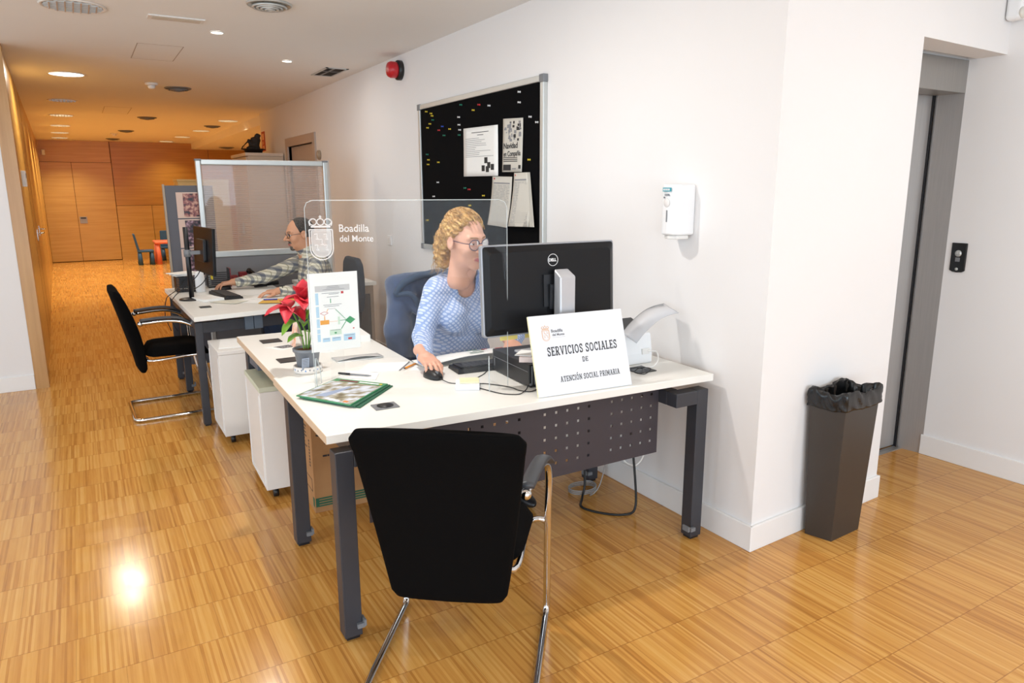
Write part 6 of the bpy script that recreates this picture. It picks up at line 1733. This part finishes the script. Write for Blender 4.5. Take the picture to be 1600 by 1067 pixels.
def glasses(parent, M, col, r=0.0225):
    m = MB(); m.M = M
    for s in (-1, 1):
        ring = [(s * 0.032 + r * 1.08 * math.cos(q), 0.098 - 0.010 * abs(math.cos(q)) * (1 if s * math.cos(q) > 0 else 0.1), 0.001 + r * math.sin(q)) for q in [2 * PI * i / 32 for i in range(32)]]
        m.tube(ring, 0.0019, 6, closed=True)
        m.tube([(s * 0.056, 0.086, 0.006), (s * 0.074, 0.07, 0.007), (s * 0.079, 0.0, 0.008), (s * 0.079, -0.012, 0.002)], 0.0016, 6)
    m.tube(smooth([(-0.0085, 0.099, 0.004), (0, 0.103, 0.008), (0.0085, 0.099, 0.004)], 4), 0.0017, 6)
    g = m.obj('glasses', col, parent)
    m = MB(); m.M = M
    for s in (-1, 1):
        pts = [(s * 0.032 + r * math.cos(q), 0.0975 - 0.009 * abs(math.cos(q)) * (1 if s * math.cos(q) > 0 else 0.1), 0.001 + r * math.sin(q)) for q in [2 * PI * i / 24 for i in range(24)]]
        m.poly(pts)
    m.obj('lenses', glass_material('spectacle_lens', (0.95, 0.94, 0.97, 1), 0.05, 0.05, (1, 1, 1, 1)), g)

# ------------------------------------------------------------------ the woman
wm = thing('person', 'blonde curly haired woman with glasses and pale blue dotted shirt, seated at her computer', 'person', (1.60, 3.25, 0))
def loc_(o):  # children carry world coordinates, parent sits at its own base
    o.matrix_parent_inverse = Matrix.Translation(o.parent.location).inverted() if False else Matrix.Identity(4)
    o.location = -Vector(o.parent.location); return o
HC = Vector((1.528, 2.985, 1.283))
HW = place(HC, (0.26, -0.93, -0.13), (0.0, -0.12, 1)) @ Matrix.Scale(1.05, 4)
hv, hq = surfnet(lambda P: head_sdf(P), (-0.10, -0.14, -0.22), (0.10, 0.135, 0.135), 0.0028)
SH_R, SH_L = (1.420, 3.10, 1.035), (1.735, 3.10, 1.060)
EL_R, WR_R = (1.325, 3.045, 0.842), (1.225, 2.800, 0.797)
EL_L, WR_L = (1.86, 3.02, 0.850), (1.69, 2.84, 0.795)
def torso(P, g=0.0):
    d = sell(P, (1.565, 3.15, 0.93), (0.165 + g, 0.115 + g, 0.20 + g))
    d = smin(d, sell(P, (1.59, 3.19, 0.66), (0.165 + g, 0.13 + g, 0.16 + g)), 0.10)
    d = smin(d, sell(P, (1.60, 3.22, 0.52), (0.175 + g, 0.14 + g, 0.11 + g)), 0.08)
    d = smin(d, sseg(P, (1.45, 3.115, 1.052), (1.68, 3.115, 1.052), 0.052 + g, 0.052 + g), 0.07)
    d = smin(d, sell(P, (1.49, 3.045, 0.915), (0.068 + g, 0.058 + g, 0.075 + g)), 0.04)
    d = smin(d, sell(P, (1.635, 3.045, 0.915), (0.068 + g, 0.058 + g, 0.075 + g)), 0.04)
    d = smin(d, sseg(P, (1.556, 3.065, 1.09), (1.548, 3.020, 1.15), 0.062 + g, 0.056 + g * 0.6), 0.04)
    return d
def arms(P, g=0.0):
    d = smin(sseg(P, SH_R, EL_R, 0.056 + g, 0.045 + g), sseg(P, EL_R, WR_R, 0.043 + g, 0.031 + g), 0.02)
    e = smin(sseg(P, SH_L, EL_L, 0.056 + g, 0.045 + g), sseg(P, EL_L, WR_L, 0.043 + g, 0.031 + g), 0.02)
    return d, e
def w_body(P):
    a, b = arms(P, -0.010); return smin(smin(torso(P, -0.010), a, 0.03), b, 0.03)
def w_shirt(P):
    a, b = arms(P, 0.004)
    wr = 0.0035 * noise3(P * np.array((1, 1, 2.6), f32), 70, 2)
    d = smin(smin(torso(P, 0.004), a, 0.035), b, 0.035) + wr
    # cuffs
    for S_, E_ in ((EL_R, WR_R), (EL_L, WR_L)):
        n_ = np.array(E_, f32) - np.array(S_, f32); n_ /= np.linalg.norm(n_)
        pl = (P - np.array(E_, f32)) @ n_ + 0.004
        near = np.linalg.norm(P - np.array(E_, f32), axis=-1) - 0.11
        d = np.where(near < 0, smax(d, pl, 0.004), d)
    # open collar with a V neck
    ax0 = np.array((1.540, 3.035, 1.150), f32)
    q = P - ax0; neckr = np.sqrt((q[..., 0]) ** 2 + (q[..., 1]) ** 2)
    d = smax(d, P[..., 2] - 1.148 - 0.3 * (P[..., 1] - 3.035), 0.003)
    vdep = (P[..., 2] - 1.015); wv = np.maximum(0, vdep) * 0.36
    cut = np.maximum(np.abs(P[..., 0] - 1.552) - wv, P[..., 1] - 3.05)
    d = np.maximum(d, -cut) if True else d
    inner = sseg(P, (1.556, 3.050, 1.06), (1.546, 3.010, 1.22), 0.053, 0.055)
    d = smax(d, -inner, 0.004)
    return d
bv, bq = surfnet(w_body, (1.15, 2.68, 0.42), (1.98, 3.42, 1.26), 0.010)
THW = ((0.020, 0.018, -0.006), (0.046, 0.045, -0.014), (0.052, 0.075, -0.022), (0.046, 0.098, -0.028))
h1v, h1q = surfnet(hand_sdf((0.55, 0.50, 0.55, 0.62), THW, -1, 0.10), (-0.075, -0.09, -0.10), (0.075, 0.185, 0.04), 0.0028)
M1 = place((1.223, 2.792, 0.806), (-0.10, -1.0, -0.14), (0.03, -0.14, 1)) @ Matrix.Scale(0.95, 4)
h2v, h2q = surfnet(hand_sdf((0.42, 0.40, 0.42, 0.48), THW, 1, 0.10), (-0.075, -0.09, -0.10), (0.075, 0.185, 0.04), 0.0028)
M2 = place((1.69, 2.84, 0.800), (-0.30, -1.0, -0.10), (0.0, -0.10, 1))
ev, eq = sph((0, 0, 0), 0.0126, 8)
def eyes(HM_):
    out = []
    for s in (-1, 1):
        def km(v, q, s=s):
            c = v[q].mean(1); r = np.sqrt(c[:, 0] ** 2 + (c[:, 2] + 0.001) ** 2)
            return np.where((c[:, 1] > 0) & (r < 0.0062), 4, 3)
        out.append((ev, eq, HM_ @ Matrix.Translation((s * 0.031, 0.0735, 0.005)), km))
    return out
legs_w = []
def leg_sdf(hip, knee, ank, g=0.0):
    return lambda P: smin(sseg(P, hip, knee, 0.088 + g, 0.062 + g), sseg(P, knee, ank, 0.058 + g, 0.040 + g), 0.03)
body = mesh_parts('body', [(hv, hq, HW, head_mats()), (bv, bq, None, 0), (h1v, h1q, M1, 0), (h2v, h2q, M2, 0)] + eyes(HW), [M_SKINW, M_LIP, mat('brow_brown', '9a7450', 0.8), M_EYE, M_IRIS], wm)
loc_(body)
sv, sq = surfnet(w_shirt, (1.14, 2.66, 0.46), (2.0, 3.42, 1.22), 0.0065)
loc_(mesh_parts('shirt', [(sv, sq, None, 0)], [M_DOT], wm))
def w_collar(P):
    shell = np.abs(sseg(P, (1.556, 3.055, 1.06), (1.547, 3.012, 1.20), 0.0600, 0.0600)) - 0.0040
    top = P[..., 2] - 1.150 - 0.75 * (P[..., 1] - 3.035); bot = 1.085 + 0.75 * (P[..., 1] - 3.035) - P[..., 2]
    gap = np.maximum(np.abs(P[..., 0] - 1.552) - 0.034, P[..., 1] - 3.03)
    return smax(smax(np.maximum(top, bot), shell, 0.003), -gap, 0.003)
kv, kq = surfnet(w_collar, (1.45, 2.94, 1.02), (1.65, 3.18, 1.24), 0.004)
loc_(mesh_parts('collar', [(kv, kq, None, 0)], [mat('blue_collar_trim', '7f9bd0', 0.85)], wm))
def w_legs(P):
    d = leg_sdf((1.52, 3.22, 0.52), (1.50, 2.80, 0.53), (1.51, 2.86, 0.10))(P)
    d = smin(d, leg_sdf((1.68, 3.22, 0.52), (1.72, 2.80, 0.53), (1.72, 2.86, 0.10))(P), 0.01)
    return smin(d, sell(P, (1.60, 3.24, 0.52), (0.18, 0.15, 0.10)), 0.05)
lv, lq = surfnet(w_legs, (1.36, 2.68, 0.04), (1.86, 3.44, 0.68), 0.012)
loc_(mesh_parts('trousers', [(lv, lq, None, 0)], [mat('dark_trousers', '22242c', 0.9)], wm))
for x in (1.51, 1.72):
    fv, fq = surfnet(lambda P: smin(sseg(P, (x, 2.87, 0.07), (x, 2.88, 0.04), 0.042, 0.038), sell(P, (x, 2.80, 0.035), (0.042, 0.12, 0.034)), 0.02), (x - 0.07, 2.65, 0.0), (x + 0.07, 2.95, 0.14), 0.008)
    loc_(mesh_parts('shoe', [(fv, fq, None, 0)], [M_BLACKP], wm))
# hair: swept back cap, curly low tail
def w_hair(P):
    n_ = noise3(P * np.array((1.0, 1.3, 1.0), f32), 200, 5) * 0.010 + noise3(P, 420, 8) * 0.004
    cap = sell(P, (0, -0.022, 0.040), (0.086, 0.106, 0.099))
    # hairline: remove the face in front of a slanted plane
    X_ = np.abs(P[..., 0])
    face = (P[..., 1] - 0.048 + np.maximum(0, 0.062 - P[..., 2]) * 0.85 + X_ * 0.10)
    cap = smax(cap, face, 0.012)
    cap = smax(cap, -(P[..., 2] + 0.045 + (P[..., 1] + 0.04) * 0.4), 0.015)
    earcut = sell(np.stack([X_, P[..., 1], P[..., 2]], -1), (0.085, -0.006, -0.008), (0.02, 0.026, 0.034)); cap = smax(cap, -earcut, 0.006)
    t = sell(P, (0.015, -0.112, -0.015), (0.055, 0.042, 0.065)); t = smin(t, sell(P, (0.025, -0.112, -0.070), (0.045, 0.038, 0.050)), 0.03)
    t = smin(t, sell(P, (0.03, -0.105, -0.110), (0.034, 0.028, 0.034)), 0.03)
    return smin(cap, t, 0.03) + n_
wv_, wq_ = surfnet(w_hair, (-0.11, -0.165, -0.165), (0.11, 0.10, 0.15), 0.0026)
hair = loc_(mesh_parts('hair', [(wv_, wq_, HW, 0)], [M_HAIRW], wm))
m = MB(); m.M = HW; rr = random.Random(5)
for k in range(230):
    if k < 120:   # curls over the crown running backwards
        th = rr.uniform(-1.25, 1.25); st_ = rr.uniform(-0.15, 1.0)
        y0 = 0.055 - 0.13 * st_; r_ = 1.01
        pts = []
        L0 = rr.uniform(0.025, 0.045)
        for i in range(9):
            yy = y0 - L0 * i / 8 * 1.0
            cz = max(0.03, 1 - ((yy + 0.022) / 0.106) ** 2) ** 0.5
            px_ = 0.089 * math.sin(th) * cz; pz_ = 0.040 + 0.102 * math.cos(th) * cz
            w = 0.0042 * math.sin(i * 1.5 + k); 
            pts.append((px_ + w * math.cos(th), yy, pz_ + w * 0.5 + 0.002))
        if pts[0][2] < 0.03 and pts[0][1] > -0.02: continue
        m.tube(pts, 0.0018, 5)
    else:         # loose ends of the tail
        a = Vector((rr.uniform(-0.02, 0.07), rr.uniform(-0.15, -0.08), rr.uniform(-0.09, 0.03)))
        pts = []; dxx = rr.uniform(-0.1, 0.3); fq_ = rr.uniform(1.0, 1.6)
        for i in range(10):
            pts.append((a.x + dxx * 0.0085 * i + 0.004 * math.sin(i * fq_ + k), a.y - 0.0005 * i + 0.004 * math.cos(i * fq_ + k), a.z - 0.0095 * i))
        m.tube(pts, [0.0013] * 8 + [0.0009, 0.0005], 4)
loc_(m.obj('curls', M_HAIRW, wm))
gl_p = glasses(wm, HW, mat('purple_glasses_frame', '3a3050', 0.3), 0.0235)
for o in [c for c in wm.children if c.name.startswith('glasses')]:
    loc_(o)

# ------------------------------------------------------------------ the man
mnp = thing('person', 'bearded man with glasses in a checked shirt, seated in profile at the farther desk', 'person', (1.60, 5.62, 0))
HM2 = Vector((1.435, 5.60, 1.185))
HW2 = place(HM2, (-0.98, -0.06, -0.12), (-0.12, 0.0, 1))
hv2, hq2 = surfnet(lambda P: head_sdf(P, True), (-0.10, -0.14, -0.22), (0.10, 0.14, 0.135), 0.0032)
mS_L, mE_L, mW_L = (1.520, 5.425, 0.960), (1.420, 5.31, 0.800), (1.215, 5.40, 0.782)
mS_R, mE_R, mW_R = (1.520, 5.800, 0.960), (1.235, 5.97, 0.830), (1.010, 6.015, 0.790)
def m_torso(P, g=0.0):
    d = sell(P, (1.545, 5.615, 0.84), (0.125 + g, 0.175 + g, 0.19 + g))
    d = smin(d, sell(P, (1.60, 5.62, 0.60), (0.135 + g, 0.17 + g, 0.15 + g)), 0.10)
    d = smin(d, sseg(P, (1.530, 5.475, 0.975), (1.530, 5.755, 0.975), 0.060 + g, 0.060 + g), 0.07)
    d = smin(d, sseg(P, (1.50, 5.61, 1.00), (1.478, 5.605, 1.055), 0.068 + g, 0.062 + g), 0.04)
    return d
def m_arms(P, g=0.0):
    a = smin(sseg(P, mS_L, mE_L, 0.062 + g, 0.048 + g), sseg(P, mE_L, mW_L, 0.046 + g, 0.033 + g), 0.02)
    b = smin(sseg(P, mS_R, mE_R, 0.062 + g, 0.048 + g), sseg(P, mE_R, mW_R, 0.046 + g, 0.033 + g), 0.02)
    return smin(a, b, 0.02)
def m_shirt(P):
    d = smin(m_torso(P, 0.005), m_arms(P, 0.005), 0.035) + 0.004 * noise3(P * np.array((1.5, 1, 2.0), f32), 55, 12)
    for S_, E_ in ((mE_L, mW_L), (mE_R, mW_R)):
        n_ = np.array(E_, f32) - np.array(S_, f32); n_ /= np.linalg.norm(n_)
        pl = (P - np.array(E_, f32)) @ n_ + 0.004; near = np.linalg.norm(P - np.array(E_, f32), axis=-1) - 0.12
        d = np.where(near < 0, smax(d, pl, 0.004), d)
    d = smax(d, P[..., 2] - 1.075 - 0.35 * (P[..., 0] - 1.48), 0.003)
    d = smax(d, -sseg(P, (1.515, 5.605, 0.98), (1.455, 5.60, 1.14), 0.062, 0.062), 0.004)
    cut = np.maximum(np.abs(P[..., 1] - 5.605) - np.maximum(0, P[..., 2] - 0.985) * 0.35, P[..., 0] - 1.46)
    return np.maximum(d, -cut)
b2v, b2q = surfnet(lambda P: smin(m_torso(P, -0.01), m_arms(P, -0.01), 0.03), (0.95, 5.22, 0.42), (1.80, 6.10, 1.12), 0.012)
M3 = place((1.005, 6.018, 0.800), (-1, 0.02, -0.12), (-0.12, 0, 1))
M4 = place((1.215, 5.40, 0.786), (-1, 0.10, -0.06), (-0.06, 0, 1))
h3v, h3q = surfnet(hand_sdf((0.55, 0.5, 0.55, 0.6), THW, 1, 0.08), (-0.075, -0.09, -0.10), (0.075, 0.185, 0.04), 0.0032)
h4v, h4q = surfnet(hand_sdf((0.40, 0.38, 0.40, 0.45), THW, -1, 0.08), (-0.075, -0.09, -0.10), (0.075, 0.185, 0.04), 0.0032)
def man_mats(v, q):
    k = head_mats(1, 2)(v, q); c = v[q].mean(1); X_, Y_, Z_ = np.abs(c[:, 0]), c[:, 1], c[:, 2]
    must = (Z_ < -0.043) & (Z_ > -0.060) & (X_ < 0.030) & (Y_ > 0.075)
    chin = (Z_ < -0.082) & (Z_ > -0.116) & (X_ < 0.026) & (Y_ > 0.060)
    k[must | chin] = 5
    return k
bodm = mesh_parts('body', [(hv2, hq2, HW2, man_mats), (b2v, b2q, None, 0), (h3v, h3q, M3, 0), (h4v, h4q, M4, 0)] + eyes(HW2), [M_SKINM, mat('lips_brown', 'a8625a', 0.5), M_HAIRM, M_EYE, M_IRIS, mottled('grey_beard', [(0.35, '3a332e'), (0.7, '7f766c')], 120, 0.8)], mnp)
loc_(bodm)
s2v, s2q = surfnet(m_shirt, (0.96, 5.20, 0.46), (1.82, 6.12, 1.14), 0.008)
loc_(mesh_parts('checked_shirt', [(s2v, s2q, None, 0)], [M_PLAID], mnp))
cv, cq = surfnet(lambda P: smax(np.abs(sseg(P, (1.500, 5.607, 1.02), (1.462, 5.603, 1.10), 0.068, 0.065)) - 0.004, np.maximum(P[..., 2] - 1.088 - 0.45 * (P[..., 0] - 1.47), -(P[..., 2] - 1.035 - 0.30 * (P[..., 0] - 1.47))), 0.003), (1.38, 5.50, 0.98), (1.60, 5.71, 1.16), 0.004)
loc_(mesh_parts('shirt_collar', [(cv, cq, None, 0)], [M_PLAID], mnp))
def m_legs(P):
    d = leg_sdf((1.60, 5.53, 0.52), (1.20, 5.50, 0.53), (1.25, 5.50, 0.10), 0.004)(P)
    d = smin(d, leg_sdf((1.60, 5.71, 0.52), (1.20, 5.76, 0.53), (1.25, 5.76, 0.10), 0.004)(P), 0.01)
    return smin(d, sell(P, (1.62, 5.62, 0.53), (0.15, 0.18, 0.10)), 0.05)
l2v, l2q = surfnet(m_legs, (1.06, 5.38, 0.04), (1.82, 5.88, 0.70), 0.012)
loc_(mesh_parts('jeans', [(l2v, l2q, None, 0)], [M_JEAN], mnp))
for y in (5.50, 5.76):
    fv, fq = surfnet(lambda P: smin(sseg(P, (1.26, y, 0.07), (1.27, y, 0.04), 0.045, 0.04), sell(P, (1.19, y, 0.037), (0.13, 0.045, 0.036)), 0.02), (1.03, y - 0.07, 0.0), (1.34, y + 0.07, 0.14), 0.008)
    loc_(mesh_parts('shoe', [(fv, fq, None, 0)], [M_BLACKP], mnp))
def m_hair(P):
    X_ = np.abs(P[..., 0]); cap = sell(P, (0, -0.020, 0.034), (0.0800, 0.1005, 0.0895))
    face = P[..., 1] - 0.034 + np.maximum(0, 0.070 - P[..., 2]) * 0.34
    cap = smax(cap, face, 0.008); cap = smax(cap, -(P[..., 2] + 0.062), 0.01)
    earcut = sell(np.stack([X_, P[..., 1], P[..., 2]], -1), (0.085, -0.004, -0.010), (0.022, 0.026, 0.036))
    return smax(cap, -earcut, 0.006) + noise3(P, 500, 4) * 0.0012
mv_, mq_ = surfnet(m_hair, (-0.10, -0.14, -0.08), (0.10, 0.08, 0.14), 0.003)
loc_(mesh_parts('hair', [(mv_, mq_, HW2, 0)], [M_HAIRM], mnp))
glasses(mnp, HW2, mat('dark_glasses_frame', '2a2c34', 0.3), 0.018)
for o in [c for c in mnp.children if c.name.startswith('glasses')]:
    loc_(o)
m = MB(); m.M = place((1.235, 5.392, 0.786), (-1, 0.2, 0), (0, 0, 1)); m.tube([(0.033 * math.cos(q), 0.0, 0.031 * math.sin(q) + 0.003) for q in [2 * PI * i / 24 for i in range(24)]], 0.006, 8, closed=True); m.box(-0.016, -0.018, 0.032, 0.016, 0.018, 0.044)
loc_(m.obj('wristwatch', M_BLACKP, mnp))

# ------------------------------------------------------------------ office chairs
def office_chair(lab, loc, rz, back=True):
    t = thing('office_chair', lab, 'chair', loc, rz)
    for k in range(5):
        a = 2 * PI * k / 5 + 0.3; dx, dy = math.cos(a), math.sin(a)
        l_ = MB().tube([(0.03 * dx, 0.03 * dy, 0.10), (0.28 * dx, 0.28 * dy, 0.07)], [0.024, 0.016], 10).obj('base_arm', M_BLACKP, t)
        m = MB(); m.cyl((0.28 * dx - 0.022 * dy, 0.28 * dy + 0.022 * dx, 0.027), (0.28 * dx + 0.022 * dy, 0.28 * dy - 0.022 * dx, 0.027), 0.027, 16); m.cyl((0.28 * dx, 0.28 * dy, 0.027), (0.28 * dx, 0.28 * dy, 0.07), 0.008, 8)
        m.obj('caster', M_BLACKP, l_)
    MB().cyl((0, 0, 0.08), (0, 0, 0.40), 0.026, 16).obj('gas_lift', M_BLACKP, t)
    MB().box(-0.23, -0.22, 0.365, 0.23, 0.23, 0.425).obj('seat', M_BLACKF, t, bevel=0.025, seg=4)
    MB().tube(smooth([(0, -0.16, 0.385), (0, -0.27, 0.40), (0, -0.30, 0.52), (0, -0.29, 0.60)], 4), 0.018, 10).obj('back_post', M_BLACKP, t)
    q = [(x, z) for x, z in [(-0.17, 0.56), (0.17, 0.56), (0.215, 0.68), (0.215, 0.84), (0.19, 0.94), (0.13, 0.985), (-0.13, 0.985), (-0.19, 0.94), (-0.215, 0.84), (-0.215, 0.68)]]
    m = MB(); m.M = Matrix.Rotation(PI / 2, 4, 'X'); m.prism(q, 0.235, 0.285); m.obj('backrest', mat('dark_grey_mesh_fabric', '3a3c42', 0.9), t, bevel=0.02, seg=3)
    return t
oc = office_chair('dark office chair with the navy fleece hung over it, behind the woman', (1.60, 3.27, 0), PI)
dup(oc, (1.60, 5.64, 0), PI / 2, 'dark office chair the man sits on')
# navy fleece jacket over her backrest
jk = thing('fleece_jacket', 'navy fleece jacket hung over the backrest behind the woman', 'jacket', (1.60, 3.50, 0.6))
def jacket(P):
    # world coords; backrest occupies y 3.505..3.555, x 1.385..1.815, z .56..985
    b = sbox(P, (1.585, 3.53, 0.83), (0.245, 0.060, 0.25), 0.055)
    b = smin(b, sseg(P, (1.41, 3.50, 1.02), (1.80, 3.51, 1.05), 0.045, 0.050), 0.05)
    b = smin(b, sseg(P, (1.40, 3.47, 1.01), (1.47, 3.43, 0.90), 0.036, 0.030), 0.03)
    sl_ = smin(sseg(P, (1.405, 3.50, 1.00), (1.370, 3.48, 0.80), 0.060, 0.064), sseg(P, (1.370, 3.48, 0.80), (1.385, 3.49, 0.55), 0.064, 0.055), 0.03)
    s2_ = smin(sseg(P, (1.82, 3.52, 1.02), (1.88, 3.52, 0.78), 0.060, 0.062), sseg(P, (1.88, 3.52, 0.78), (1.86, 3.52, 0.55), 0.062, 0.05), 0.03)
    d = smin(smin(b, sl_, 0.025), s2_, 0.03) + 0.010 * noise3(P * np.array((1.6, 1.0, 0.55), f32), 26, 31) + 0.004 * noise3(P, 60, 33)
    hollow = sbox(P, (1.60, 3.53, 0.72), (0.222, 0.034, 0.272), 0.02)
    return smax(d, -hollow, 0.004)
jv, jq = surfnet(jacket, (1.22, 3.34, 0.46), (1.98, 3.64, 1.16), 0.0075)
o = mesh_parts('fleece', [(jv, jq, None, 0)], [M_NAVY], jk); loc_(o)
m = MB(); m.tube(smooth([(1.36, 3.455, 0.985), (1.385, 3.435, 1.035), (1.44, 3.43, 1.065), (1.50, 3.435, 1.08), (1.58, 3.44, 1.085)], 5), 0.018, 10)
m.tube(smooth([(1.36, 3.455, 0.985), (1.42, 3.41, 0.99), (1.46, 3.40, 0.93), (1.48, 3.40, 0.80), (1.485, 3.41, 0.68)], 5), 0.014, 10)
loc_(m.obj('collar', M_NAVYD, jk))

# sculpture figure, modelled like the people
def sculpt(P):
    d = sell(P, (0.02, 0, 0.11), (0.055, 0.045, 0.06)); d = smin(d, sell(P, (0.05, 0, 0.17), (0.045, 0.035, 0.045)), 0.03)
    d = smin(d, sell(P, (0.005, 0, 0.185), (0.028, 0.025, 0.022)), 0.02); d = smin(d, sell(P, (0.062, 0, 0.225), (0.038, 0.03, 0.026)), 0.02)
    d = smin(d, sseg(P, (-0.05, 0, 0.165), (-0.03, 0, 0.10), 0.017, 0.022), 0.02); d = smin(d, sseg(P, (-0.06, 0, 0.155), (-0.13, 0, 0.085), 0.008, 0.006), 0.01)
    d = smin(d, sseg(P, (-0.13, 0, 0.085), (-0.14, 0, 0.062), 0.007, 0.009), 0.01)
    d = smin(d, sell(P, (0.0, 0, 0.075), (0.085, 0.05, 0.02)), 0.02)
    return d + noise3(P, 120, 3) * 0.004
xv, xq = surfnet(sculpt, (-0.17, -0.08, 0.045), (0.13, 0.08, 0.27), 0.005)
mesh_parts('figure', [(xv, xq, None, 0)], [mat('black_bronze', '1d1814', 0.6)], st)
